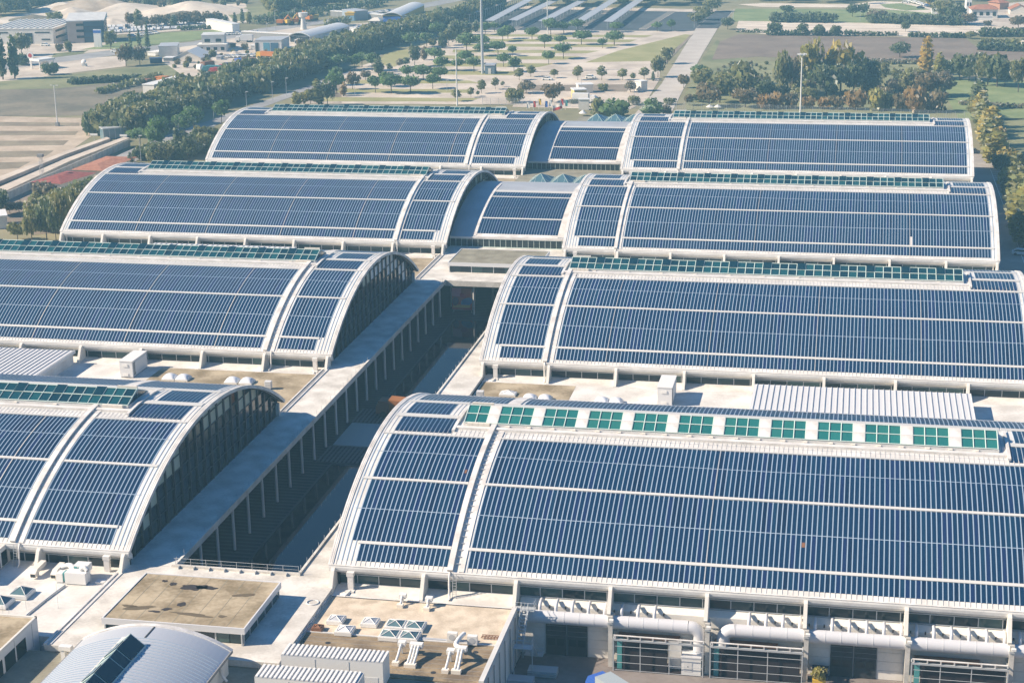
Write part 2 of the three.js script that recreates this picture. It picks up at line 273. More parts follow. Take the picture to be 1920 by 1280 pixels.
  mb().prism([[wz - 0.12, 6.8], [wz + 0.12, 6.8], [wz + 0.12, 0], [wz - 0.12, 0]], ...XX(0.3, LEN - 0.3)).build('wall', M.wall, H);
  mb().prism([[wz - 0.2, 8.1], [wz - 0.1, 8.1], [wz - 0.1, 6.8], [wz - 0.2, 6.8]], ...XX(0.4, LEN - 0.4)).build('window_backing', M.black, H);
  if (openFrom) { /* the nearest hall shows its whole front wall: built below */ }
  const ledgeEnd = openFrom ?? LEN - 0.4;
  for (let k = 0; k < 8; k++) { const a = 0.9 + k * BAY, b = Math.min(0.42 + (k + 1) * BAY, ledgeEnd); if (b - a > 1) mb().prism([[wz + 0.1, 6.86], [2.0, 6.45], [2.0, 6.2], [wz + 0.1, 6.2]], ...XX(a, b)).build('ledge_roof', M.deck, H); }
  if (!o.noGutter) { mb().slab(...XX(0.2, ledgeEnd), 6.3, 6.62, 2.35, 2.62).build('gutter_beam', M.trim, H); }
  // access ladder beside the walkway
  const lad = mb(); for (const e of [-0.22, 0.22]) lad.bar([X((w0 + w1) / 2) + e, 9.6, 0.35], [X((w0 + w1) / 2) + e, 6.5, 1.0], 0.04, 5);
  for (let k = 0; k < 9; k++) lad.bar([X((w0 + w1) / 2) - 0.22, 9.4 - k * 0.33, 0.38 + k * 0.068], [X((w0 + w1) / 2) + 0.22, 9.4 - k * 0.33, 0.38 + k * 0.068], 0.03, 4);
  lad.build('ladder', M.steel, H);
  mb().tube([[X(w0 + 0.4), 9.6, 0.1], [X(w0 + 0.4), 9.0, 0.5], [X(w0 + 0.45), 7.0, 0.9], [X(w0 + 0.6), 6.6, 1.6]], 0.13, 6, 14).build('downpipe', M.trim, H);
  // corner down-duct by the gable
  mb().slab(...XX(2.4, 3.3), 8.4, 8.9, 0.2, 0.8).slab(...XX(2.5, 3.2), 6.5, 8.5, 0.25, 0.75).slab(...XX(2.3, 3.4), 6.4, 6.7, 0.2, 1.4).bar([X(2.9), 6.6, 1], [X(2.6), 6.5, 2.5], 0.2, 6).build('rainwater_head', M.trim, H);
  // back and gable walls
  mb().slab(...XX(0.6, LEN - 0.6), 0, 9.3, -59.2, -58.8).build('wall', M.wall, H);
  const outline = []; for (let k = 0; k <= 40; k++) outline.push(V60.at(V60.len * k / 40, -0.35)); const foot = [[-59, 0], [-1, 0]];
  const far = dir > 0 ? [LEN - 1.3, LEN - 1.1] : [LEN - 1.3, LEN - 1.1];
  mb().prism([...outline, ...foot], ...XX(...far)).build('gable_wall', M.wall, H);
  if (dir > 0) mb().prism([...outline, ...foot], ...XX(1.0, 1.2)).build('gable_wall', M.glass[0], H);
  else {
    // the gable wall seen at an angle: dark glass behind upright fins, some upper panes painted pale for daylight
    mb().prism([...outline, ...foot], -1.5, -1.3).build('gable_backing', M.black, H);
    const nb = 21, bw = 58 / nb, zz = (k) => -1 - k * bw, top = (z) => { const q = z + 30; return EAVE + RISE - RAD + Math.sqrt((RAD - 0.36) ** 2 - q * q); };
    for (let k = 0; k < nb; k++) {
      const za = zz(k) - 0.08, zb = zz(k + 1) + 0.08, ta = top(za), tb = top(zb);
      for (let y = 7.2, row = 0; y < Math.max(ta, tb); y += 1.95, row++) {
        const pts = [[za, Math.min(y + 0.06, ta)], [zb, Math.min(y + 0.06, tb)], [zb, Math.min(y + 1.9, tb)], [za, Math.min(y + 1.9, ta)]];
        if (Math.min(ta, tb) < y + 0.5) continue;
        const d = Math.min(ta, tb) - y, paintLit = o.paintLit && d > 0.8 && d < 4.2 && o.paintLit(k) && rnd() < 0.8;
        mb().prism(pts, -1.22, -1.16).build('gable_pane', paintLit ? (o.sky && k > 9 ? M.paintedskypane : M.paintedlitpane) : pick(M.glass), H);  // pale panes carry see-through daylight in their colour, the rest are dark glass
      }
    }
    for (let k = 0; k <= nb; k++) { const z = zz(k), t = top(z); if (t > 7.6) mb().slab(-1.2, -0.92, 7.2, t - 0.05, z - 0.16, z + 0.16).build('gable_fin', M.mullion, H); }
    const tr = mb(); for (let y = 7.2; y < 18; y += 1.95) { const q = Math.sqrt(Math.max(0, (RAD - 0.4) ** 2 - (y - EAVE - RISE + RAD) ** 2)), z1 = Math.min(-1, -30 + q), z0 = Math.max(-59, -30 - q); if (z1 > z0) tr.slab(-1.2, -1.0, y - 0.05, y + 0.05, z0, z1); }
    tr.build('gable_transom', M.mullion, H);
  }
  return H;
}
const ZL = [0, -84.9, -169.2, -259.8], ZR = [-0.2, -85.4, -167.9, -258.8], XL = 0, XR = 25.7;
makeHall({ x0: XL, dir: -1, zf: ZL[0], walk: [14.2, 16.0], near: true, trayIn: false, cut: 2.6, paintLit: (k) => k > 1 && k < 18, label: 'nearest left vaulted hall with solar strip roof, cut by the left edge' });
makeHall({ x0: XR, dir: 1, zf: ZR[0], walk: [14.7, 16.8], near: true, trayIn: true, whiteVents: true, ventPhase: 2, openFrom: 23.9, damage: [[56.4, 6.9, 0.2, M.rust], [13.8, 16.3, 0.14, M.rust]], joints: [45.2], label: 'largest vaulted hall in front, green panes and white flaps in its roof light' });
makeHall({ x0: XL, dir: -1, zf: ZL[1], walk: [10.3, 12.3], near: true, trayIn: false, sky: true, paintLit: (k) => k > 7 && k < 20, label: 'second left vaulted hall, its dark glazed gable beside the long white walkway' });
makeHall({ x0: XR, dir: 1, zf: ZR[1], walk: [10.8, 12.6], near: true, trayIn: true, label: 'second right vaulted hall, directly behind the hall with green panes' });
makeHall({ x0: XL, dir: -1, zf: ZL[2], walk: [10.5, 11.8], near: false, trayIn: false, paintLit: (k) => k > 11, label: 'third left vaulted hall, its left corner beside the red roofed house and trees' });
makeHall({ x0: XR, dir: 1, zf: ZR[2], walk: [11.1, 12.6], near: false, trayIn: true, damage: [[72.6, 3.75, 0.2, M.joint]], joints: [40.6, 72.1], label: 'third right vaulted hall, its right end beside the shaded access road and tall hedge' });
makeHall({ x0: XL, dir: -1, zf: ZL[3], walk: [14.8, 16.5], near: false, trayIn: false, paintLit: (k) => k > 12, label: 'farthest left vaulted hall with solar roof, just before the pine tree car park' });
makeHall({ x0: XR, dir: 1, zf: ZR[3], walk: [14.9, 16.1], near: false, trayIn: true, label: 'farthest right vaulted hall with solar roof, just before the mesh fence and autumn trees' });

// two lower linking halls between the vaults
function linkHall(zf, label, yE, z9) {
  const V = vault(53, 6.0, 9.5), H = thing('linking_hall', label, 'linking hall', [12.4, 0, zf]);
  const X0 = -13.2, X1 = 13.2;
  mb().add(arcPlate(V, X0, X1, 0, V.len, 0, 40, 0.3)).build('roof', M.greymetal, H);
  for (const e of [[-7.9, -7.3], [10.8, 13.0]]) mb().add(arcPlate(V, ...e, 0.3, 30, 0.13, 20, 0.11)).build('roof_edge', M.trim, H);
  mb().add(arcPlate(V, -7.4, 11, 0.05, 1.1, 0.05, 2, 0.04)).build('eave_band', M.trim, H);
  const rows = [[1.2, 7.0], [7.5, 12.3], [12.4, 18.2], [18.8, 21.8]], k4 = [[], [], [], []];
  for (const [a, b] of rows) for (let t = -6.9; t < 10.6; t += 0.6) k4[rnd() < 0.7 ? 0 : 1 + Math.floor(rnd() * 3)].push([t - 0.205, t + 0.205, a, b, 0.05, 5, 0.045]);
  k4.forEach((l, k) => stuff(arcMB(V, l).build('solar_strip_field', M.pv[k], H)));
  for (const [a, b] of [[7.02, 7.48], [18.25, 18.75], [21.9, 23.4]]) mb().add(arcPlate(V, -7.2, 10.8, a, b, 0.1, 2, 0.09)).build('cover_band', M.band, H);
  const se = mb(); for (let t = -12.6; t < 13; t += 0.6) se.add(arcPlate(V, t - 0.02, t + 0.02, 0.05, 34, 0.045, 16, 0.045)); stuff(se.build('standing_seam', M.seam, H));
  for (let k = 0; k < 21; k++) share('window', boxGeo(1.15, 1.7, 0.06), M.winglass[k < 4 ? 1 : k % 2 ? 3 : 1], H, -12.5 + k * 1.25, 8.15, 0.1);
  const f = mb(); for (let k = 0; k <= 21; k++) f.box(-13.1 + k * 1.25, 8.15, 0.16, 0.09, 1.8, 0.08); f.slab(X0, X1, 9.0, 9.14, 0.04, 0.25).slab(X0, X1, 7.2, 7.34, 0.04, 0.3).build('window_frame', M.paneframe, H);
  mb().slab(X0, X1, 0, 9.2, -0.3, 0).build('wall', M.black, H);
  mb().slab(X0, X1, 9.12, 9.5, -0.2, 0.35).build('eave_fascia', M.trim, H);
  return H;
}
linkHall(-176.0, 'low vaulted linking hall with solar roof between the third left and third right halls');
linkHall(-267.5, 'small vaulted linking hall with solar roof between the two farthest halls');

// surveyed spots on the foreground roofs (x, z)
const POS = {
  '1050_850': [36.6, 9.4],
  '1192_862': [38.9, 9.4],
  '1005_925': [36.6, 12],
  '1150_938': [38.9, 12],
  '665_890': [31.2, 11.7],
  '600_812': [29.4, 9.2],
  '860_832': [33.5, 9.2],
  '465_872': [27.9, 11.6],
  '1100_1045': [39, 15.6],
  '1205_1060': [40.7, 15.8],
  '1460_1105': [44.8, 16.6],
  '1545_1110': [46, 16.5],
  '1105_665': [35.7, 2.8],
  '1300_690': [39, 3.2],
  '1560_960': [45.2, 11.7],
  '1520_1000': [44.9, 13.1],
  '1500_1040': [44.9, 14.5],
  '1560_1075': [46, 15.4],
  '1575_1110': [46.5, 16.5],
  '1475_962': [43.9, 12],
  '1622_985': [46.3, 12.4],
  '1755_935': [47.9, 10.4],
  '425_680': [25.5, 5.9]
};
const POS3 = (k, y) => [POS[k][0], y, POS[k][1]], P3 = POS3;

// ---------------------------------------------------------------- ground
{
  const base = mottled([0.17, 0.16, 0.08], [0.30, 0.26, 0.15], 400, 0.012, { s: 91, m: { roughness: 1 } }, 512);
  const g = mb(); g.slab(-3000, 3000, -1.2, -0.06, -4200, 1800); const m = struct(g.build('ground', base));
  m.userData.label = 'dry grassy plain around the halls'; delete m.userData.category;
}
const patch = (name, pts, y, mat, label) => { const m = struct(mb().poly(pts, y, 0.05).build(name, mat)); if (label) m.userData.label = label; return m; };
const forecourt = mottled([0.36, 0.32, 0.27], [0.46, 0.42, 0.36], 60, 0.06, { s: 101, m: { roughness: 1 } }, 512);
const lightRoad = mottled([0.44, 0.39, 0.34], [0.54, 0.49, 0.43], 50, 0.08, { s: 103, m: { roughness: 1 } }, 512);
const yardM = mottled([0.16, 0.13, 0.12], [0.24, 0.21, 0.19], 30, 0.15, { s: 105, m: { roughness: 1 } });
patch('paved_site', [[-92, 60], [-92, -330], [118, -330], [118, 60]], 0, M.asphalt);
patch('service_yard', [[49.5, -0.6], [118, -0.6], [118, 58], [49.5, 58]], 0.02, yardM, 'reddish grey service yard below the ducts');
// access road on the right with parking lines
patch('access_road', [[118, 60], [118, -345], [130, -345], [129, 60]], 0.01, mottled([0.30, 0.27, 0.24], [0.40, 0.36, 0.32], 40, 0.1, { s: 107, m: { roughness: 1 } }));
{ const l = mb(); for (let z = -320; z < 20; z += 3.2) l.slab(124.5, 128.5, 0.01, 0.03, z, z + 0.14); l.slab(124.4, 124.55, 0.01, 0.031, -320, 20); const m = struct(stuff(l.build('parking_lines', M.white))); m.userData.kind = 'stuff'; }

// ---------------------------------------------------------------- the sunken courtyard between the halls
{
  const paving = (() => { // dark paving with paler rows
    const t = tex(256, 4.8, (x, y) => { const k = ((y % 1.2) + 1.2) % 1.2 < 0.42 ? 1 : 0.35, n = 0.8 + 0.5 * fbm(x, y, 3, 4); return [0.055 * k * n, 0.058 * k * n, 0.066 * k * n]; });
    return std({ map: t, roughness: 0.85 });
  })();
  patch('courtyard_paving', [[-0.9, -1.4], [-0.9, -172], [26.5, -172], [26.5, -1.4]], 0.04, paving, 'dark courtyard paving with pale rows');
  const water = std({ color: lin(0.003, 0.008, 0.018), roughness: 0.04 });
  for (const [z0, z1, l] of [[-2.2, -57.5, 'dark blue pool in the near half of the courtyard'], [-86, -142, 'dark blue pool in the far half of the courtyard']]) {
    const m = struct(mb().slab(8.0, 20.9, 0.05, 0.07, z0, z1).build('pool_water', water)); m.userData.label = l;
    const k = mb().slab(7.6, 8.0, 0.04, 0.14, z0 + 0.4, z1 - 0.4).slab(20.9, 21.3, 0.04, 0.14, z0 + 0.4, z1 - 0.4).slab(8.0, 20.9, 0.04, 0.14, z0, z0 + 0.4).slab(8.0, 20.9, 0.04, 0.14, z1 - 0.4, z1);
    const e = k.build('pool_edge', M.dark); struct(e);
  }
  struct(mb().slab(5.5, 21, 0.04, 0.16, -66.2, -77.2).build('crossing_platform', std({ color: lin(0.34, 0.38, 0.36), roughness: 0.9 }))).userData.label = 'pale grey platform crossing the courtyard';
  for (const [z0, z1] of [[-58.6, -65.9], [-77.5, -84.5]]) { // slatted decks beside the platform
    const G = new THREE.Group(); G.name = numbered('slatted_deck'); scene.add(G); struct(G); G.userData.label = z0 > -60 ? 'slatted deck on the near side of the platform' : 'slatted deck on the far side of the platform';
    const sg = boxGeo(0.34, 0.08, Math.abs(z1 - z0)); for (let x = 5.4; x < 21; x += 0.7) share('slat', sg, M.slat, G, x, 0.12, (z0 + z1) / 2);
  }
}
function coveredWalk(x0, x1, xCol, zA, zB, label, wallX) {
  const W = thing('covered_walkway', label, 'covered walkway', [0, 0, 0]);
  mb().slab(x0, x1, 6.72, 7.2, zB, zA).build('roof_slab', M.slab, W);
  const e = Math.abs(x1 - wallX) > Math.abs(x0 - wallX) ? x1 : x0;
  mb().slab(e - 0.16, e + 0.16, 6.55, 7.42, zB, zA).build('roof_edge', M.slab, W);
  const cg = mb().cyl(0, 0, 0, 0.2, 0.2, 6.7, 12).geo();
  for (let z = -5.4; z > zB + 1; z -= 6) share('column', cg, M.white, W, xCol, 0, z);
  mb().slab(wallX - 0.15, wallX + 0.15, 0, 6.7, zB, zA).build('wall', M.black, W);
  const post = mb().cyl(0, 0, 0, 0.03, 0.03, 0.75, 5).geo(); for (let z = zA - 1; z > zB; z -= 2.4) share('edge_post', post, M.steel, W, e, 7.4, z);
  return W;
}
coveredWalk(-1.15, 5.2, 4.6, -1.3, -146, 'long covered walkway on thin columns along the left side of the sunken courtyard', -0.95);
coveredWalk(21.4, 26.6, 22.0, -1.3, -146, 'covered walkway with pale roof along the right side of the courtyard, beside the right halls', 26.5);
{ // bridge roof across the far end of the courtyard
  const W = thing('bridging_roof', 'pale flat roof bridging the far end of the courtyard on columns', 'flat roof', [0, 0, 0]);
  mb().slab(-1.1, 26.7, 6.5, 7.2, -176, -146.02).build('roof_slab', M.slab, W);
  mb().slab(5.2, 21.3, 6.1, 7.22, -146.2, -145.85).build('roof_edge', M.slab, W);
  const cg = mb().cyl(0, 0, 0, 0.2, 0.2, 6.4, 12).geo(); for (const [x, z] of [[11.0, -146.6], [17.0, -146.6], [9, -156], [13, -156], [17, -156], [5, -152]]) share('column', cg, M.concrete, W, x, 0, z);
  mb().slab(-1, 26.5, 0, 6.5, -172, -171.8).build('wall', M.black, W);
  const poster = (() => { const c = document.createElement('canvas'); c.width = 128; c.height = 128; const x = c.getContext('2d');
    x.fillStyle = '#b8583c'; x.fillRect(0, 0, 128, 128); x.fillStyle = '#d08a9a'; x.fillRect(0, 0, 60, 50); x.fillStyle = '#4a7fa8'; x.beginPath(); x.ellipse(95, 80, 40, 22, -0.3, 0, 7); x.fill();
    x.fillStyle = '#b02030'; x.beginPath(); x.ellipse(72, 45, 22, 14, 0.4, 0, 7); x.fill(); x.fillStyle = '#c8a050'; x.fillRect(6, 98, 110, 18); x.fillStyle = '#5a3a58'; x.beginPath(); x.ellipse(22, 78, 20, 26, 0.2, 0, 7); x.fill();
    const t = new THREE.CanvasTexture(c); t.colorSpace = THREE.SRGBColorSpace; return t; })();
  const P = thing('poster_wall', 'large colourful abstract poster in the shade under the bridging roof', 'poster', [8.3, 0, -147.6]);
  const pm = new THREE.MeshStandardMaterial({ map: poster, roughness: 0.7 }); const g = new THREE.PlaneGeometry(4.2, 4.6); share('poster', g, pm, P, 0, 3.0, 0.13);
  mb().slab(-2.2, 2.2, 0.6, 5.4, -0.1, 0.1).slab(-2.0, -1.8, 0, 0.7, -0.1, 0.1).slab(1.8, 2.0, 0, 0.7, -0.1, 0.1).build('panel', M.grey, P);
  // raised pavilion with ribbon window on it
  pavilion('low brown roofed pavilion with ribbon windows at the far end of the courtyard', 4.2, 23.5, -152.7, -165.4, 9.2, M.olive, 4);
}
function pavilion(label, x0, x1, z0, z1, top, roofM, n) {
  const P = thing('roof_pavilion', label, 'pavilion', [x0, 7.2, z0]); const w = x1 - x0, d = z1 - z0, h = top - 7.2;
  mb().slab(0.15, w - 0.15, h - 0.25, h + 0.02, -0.15, d + 0.15).build('roof_deck', roofM, P);
  if (w > 15) for (let q = 1.9; q < w - 1; q += 2.15) mb().slab(q, q + 0.06, h + 0.02, h + 0.032, d + 0.2, -0.2).build('roof_seam', M.olive, P);
  const f = mb(); const y0 = h - 0.62; f.slab(0, w, y0, h + 0.12, -0.16, 0).slab(0, w, y0, h + 0.12, d, d + 0.16).slab(0, 0.16, y0, h + 0.12, -0.16, d + 0.16).slab(w - 0.16, w, y0, h + 0.12, -0.16, d + 0.16); f.build('roof_fascia', M.offwhite, P);
  const gl = (w - 0.6) / (n * 2);
  for (let k = 0; k < n * 2; k++) share('window', boxGeo(gl - 0.12, y0 - 0.1, 0.06), M.winglass[k % 3], P, 0.3 + (k + 0.5) * gl, y0 / 2 + 0.05, -0.4);
  for (let k = 0; k < 5; k++) share('window', boxGeo(0.06, y0 - 0.1, Math.abs(d) / 5 - 0.2), M.winglass[k % 2], P, w - 0.4, y0 / 2 + 0.05, d * (k + 0.5) / 5);
  for (let k = 0; k < 5; k++) share('window', boxGeo(0.06, y0 - 0.1, Math.abs(d) / 5 - 0.2), M.winglass[k % 2], P, 0.4, y0 / 2 + 0.05, d * (k + 0.5) / 5);
  const p = mb(); for (let k = 0; k <= n; k++) p.box(0.3 + k * gl * 2, y0 / 2, -0.36, 0.16, y0, 0.16); for (let k = 0; k <= 5; k++) p.box(w - 0.38, y0 / 2, d * k / 5, 0.14, y0, 0.14).box(0.38, y0 / 2, d * k / 5, 0.14, y0, 0.14); p.build('window_post', M.steel, P);
  mb().slab(0.5, w - 0.5, 0, y0 + 0.1, -0.5, d + 0.5).build('core', M.black, P);
  return P;
}

// ---------------------------------------------------------------- flat roofed annexes between the hall rows
function annex(label, x0, x1, z0, z1, y, roofM, o = {}) {
  const A = thing('flat_roof_annex', label, 'flat roofed building', [x0, 0, z0]); const w = x1 - x0, d = z1 - z0;
  mb().slab(0, w, 0, y - 0.2, 0, d).build('wall', M.wall, A);
  mb().slab(0, w, y - 0.2, y, 0, d).build('roof_deck', roofM, A);
  if (o.brown) mb().slab(o.brown[0] - x0, o.brown[1] - x0, y, y + 0.02, o.brown[2] - z0, o.brown[3] - z0).build('bare_roof_patch', o.brownM ?? M.brown, A);
  return A;
}
annex('pale flat roof between the two nearest left halls, with a white plant cabin', -89, -1.2, -60.6, -82.6, 6.6, M.deck, { brown: [-29.8, -1.2, -61, -82.4] });
annex('pale flat roof between the two nearest right halls, with dome lights and a plant cabin', 26.8, 115.8, -60.6, -82.9, 6.6, M.deck, { brown: [27, 42.6, -61, -82.6] });
annex('flat roof between the second and third left halls', -89, -1.2, -145.6, -166.9, 6.6, M.deck, { brown: [-10, -1.4, -148, -166.5] });
annex('flat roof between the second and third right halls', 26.8, 115.8, -146.1, -165.5, 6.6, M.deck);
annex('flat roof between the third and farthest left halls', -89, -1.2, -230, -257.5, 6.6, M.deck, { brown: [-12, -1.4, -232, -257] });
annex('flat roof between the third and farthest right halls', 26.8, 115.8, -228.8, -256.4, 6.6, M.deck);
annex('olive flat roof with glass pyramids between the linking halls', -1.0, 26.6, -230, -267.4, 7.4, M.olive);
annex('dark flat roof with glass pyramids behind the farthest linking hall', -1.0, 26.6, -321.5, -358, 7.4, M.olive);
// raised ribbed metal roofs on the annexes
function ribbedRoof(label, x0, x1, z0, z1, top, pitch) {
  const B = thing('ribbed_roof_block', label, 'metal roof', [x0, 6.6, z0]); const w = x1 - x0, d = z1 - z0, h = top - 6.6;
  mb().slab(0.3, w - 0.3, 0, h - 0.3, -0.3, d + 0.3).build('wall', M.fascia, B); mb().slab(0, w, h - 0.3, h, 0, d).build('roof_sheet', M.offwhite, B);
  const rg = boxGeo(0.1, 0.12, Math.abs(d) - 0.02); let n = 0; for (let x = pitch / 2; x < w; x += pitch) { share('rib', rg, M.greymetal, B, x, h + 0.06, d / 2); n++; }
  const f = mb().slab(0, w, h - 0.45, h + 0.1, 0, 0.08).slab(w, w + 0.08, h - 0.45, h + 0.1, d, 0); f.build('roof_edge', M.offwhite, B); return B;
}
ribbedRoof('grey ribbed metal roof by the left edge, between the nearest left halls', -86, -45.8, -66.5, -82.2, 9.0, 0.9);
ribbedRoof('large grey ribbed metal roof behind the green paned roof light', 71.9, 105.4, -64, -80.6, 9.0, 0.9);
ribbedRoof('low grey ribbed roof strip in front of the third left hall', -66, -33, -150, -166, 8.3, 1.2);
ribbedRoof('narrow ribbed roof strip in front of the third right hall', 69.5, 102, -149, -164.4, 8.3, 1.2);
ribbedRoof('small ribbed roof block right of the second left roof light', -23.5, -17.5, -150, -164, 8.0, 1.0);
// plant cabins with louvred sides
function cabin(label, x0, x1, z0, z1, h) {
  const C = thing('plant_cabin', label, 'plant cabin', [x0, 6.6, z0]); const w = x1 - x0, d = z1 - z0;
  mb().slab(0, w, 0.15, h - 0.12, 0, d).build('body', M.offwhite, C); mb().slab(-0.08, w + 0.08, h - 0.12, h, 0.08, d - 0.08).build('roof', M.white, C);
  for (const y of [0.55, h - 0.8]) share('hatch', boxGeo(0.9, 0.45, 0.1), M.white, C, w * 0.45, y, 0.06);
  for (let k = 0; k < 5; k++) share('louvre', boxGeo(0.08, h * 0.55, Math.abs(d) / 6.5), M.white, C, w + 0.03, h * 0.55, d * (0.25 + k * 0.155));
  mb().slab(w + 0.005, w + 0.04, 0.4, h - 0.4, -0.4, -1.2).build('door', M.grey, C); mb().slab(0.1, w - 0.1, 0, 0.15, -0.1, d + 0.1).build('skid', M.dark, C);
}
cabin('white plant cabin with louvred side on the left annex roof', -34.7, -32.4, -75.8, -82.0, 3.0);
cabin('white plant cabin on the right annex roof beside the pale deck shadow', 57.0, 59.3, -74.4, -80.8, 3.2);
// roof lights: white domes and pyramids
function dome(label, x, z, s, mat, group) { const D = thing('dome_light', label, 'roof dome', [x, 6.6, z], 0, group); const g = new THREE.PlaneGeometry(2, 2, 12, 12); g.rotateX(-Math.PI / 2); { const q = g.attributes.position; for (let i = 0; i < q.count; i++) { const x = q.getX(i), y = q.getZ(i); q.setXYZ(i, x * s * 0.75, 0.62 * Math.sqrt(Math.max(0, (1 - x * x) * (1 - y * y))) + 0.1 * (1 - Math.max(Math.abs(x), Math.abs(y))), y * s * 0.75); } g.computeVertexNormals(); } const m = share('dome', metreUV(mb().add(g).geo()), mat, D, 0, 0.3, 0); mb().box(0, 0.15, 0, s * 1.54, 0.3, s * 1.54).build('kerb', M.white, D); return D; }
const domeM = std({ color: lin(0.74, 0.75, 0.77), roughness: 0.25 });
[['left dome of the pair on the brown roof behind the green paned roof light', 36.3, -74.6], ['right dome of the pair on the brown roof behind the green paned roof light', 38.8, -74.6], ['left dome of the pair on the pale deck behind the green paned roof light', 48.0, -74.8], ['right dome of the pair on the pale deck behind the green paned roof light', 50.3, -74.8],
 ['left dome of the pair nearest the white plant cabin on the left annex', -26.0, -76.4], ['right dome of the pair nearest the white plant cabin on the left annex', -23.6, -76.4], ['left dome of the pair nearest the walkway on the left annex', -14.8, -76.2], ['right dome of the pair nearest the walkway on the left annex', -12.2, -76.2]].forEach(([l, x, z]) => dome(l, x, z, 1.45, domeM));
// glass pyramids on the roofs behind the linking halls
function pyramid(label, x, y, z, w, d, h, mat, frame = M.paneframe, n = 3) {
  const P = thing('glass_pyramid', label, 'glass roof light', [x, y, z]); const c = [[-w / 2, 0, d / 2], [w / 2, 0, d / 2], [w / 2, 0, -d / 2], [-w / 2, 0, -d / 2]], a = [0, h, 0];
  mb().slab(-w / 2 - 0.15, w / 2 + 0.15, -0.4, 0.02, -d / 2 - 0.15, d / 2 + 0.15).build('kerb', frame, P);
  for (let k = 0; k < 4; k++) { const p = c[k], q = c[(k + 1) % 4], g = new THREE.BufferGeometry(); g.setAttribute('position', new THREE.Float32BufferAttribute([...p, ...q, ...a], 3)); g.computeVertexNormals(); share('pane', metreUV(g), mat, P, 0, 0.03, 0); }
  const f = mb(); for (let k = 0; k < 4; k++) { const p = c[k], q = c[(k + 1) % 4]; f.bar([p[0], 0.05, p[2]], [0, h + 0.05, 0], 0.05, 4).bar([p[0], 0.05, p[2]], [q[0], 0.05, q[2]], 0.07, 4);
    for (let i = 1; i < n; i++) { const s = i / n, m = [p[0] + (q[0] - p[0]) * s, 0.05, p[2] + (q[2] - p[2]) * s]; const e = s < 0.5 ? p : q, r = s < 0.5 ? 2 * s : 2 * (1 - s); f.bar(m, [e[0] * (1 - r) , h * r + 0.05, e[2] * (1 - r)], 0.04, 4); } }
  f.build('glazing_bar', frame, P); return P;
}
const pyrM = std({ color: lin(0.09, 0.17, 0.20), roughness: 0.1 });
['left', 'middle', 'right'].forEach((s, i) => pyramid(s + ' glass pyramid on the roof between the linking halls', 6.0 + i * 5.9, 7.6, -250, 5.4, 11, 1.9, pyrM));
['left', 'middle', 'right'].forEach((s, i) => pyramid(s + ' glass pyramid on the roof behind the farthest linking hall', 5.6 + i * 5.9, 7.6, -351, 5.4, 11, 1.9, pyrM));
// small units on the annex roofs
{
  const unit = (label, x, y, z) => { const U = thing('roof_unit', label, 'air unit', [x, y, z]); mb().slab(-0.55, 0.55, 0.2, 1.4, -0.4, 0.4).build('casing', M.offwhite, U); for (let k = 0; k < 4; k++) share('louvre', boxGeo(0.95, 0.1, 0.05), M.greymetal, U, 0, 0.42 + k * 0.26, 0.42); mb().slab(-0.5, -0.4, 0, 0.2, -0.35, 0.35).slab(0.4, 0.5, 0, 0.2, -0.35, 0.35).build('feet', M.dark, U); };
  unit('small louvred air unit on the brown roof beside the left walkway', -7.5, 6.62, -73.5);
  unit('grey air unit at the corner of the brown roof beside the right walkway', 28.4, 6.62, -73.6);
  pyramid('flat white roof light on the stained brown roof beside the right walkway', 32.4, 6.9, -76.4, 2.4, 1.6, 0.5, domeM, M.white);
  // gutter channels beside the walkways
  const ch = (label, x, z0, z1) => { const C = thing('roof_gutter', label, 'gutter', [x, 7.2, z0]); mb().slab(-0.55, -0.35, 0, 0.16, 0, z1 - z0).slab(0.35, 0.55, 0, 0.16, 0, z1 - z0).build('edge', M.trim, C); mb().slab(-0.35, 0.35, 0.0, 0.04, 0, z1 - z0).build('channel', M.grey, C); };
  ch('white edged roof gutter beside the left walkway, between the two nearest halls', -0.75, -61, -84);
  ch('white edged roof gutter beside the left walkway, between the second and third halls', -0.75, -146.2, -168);
}

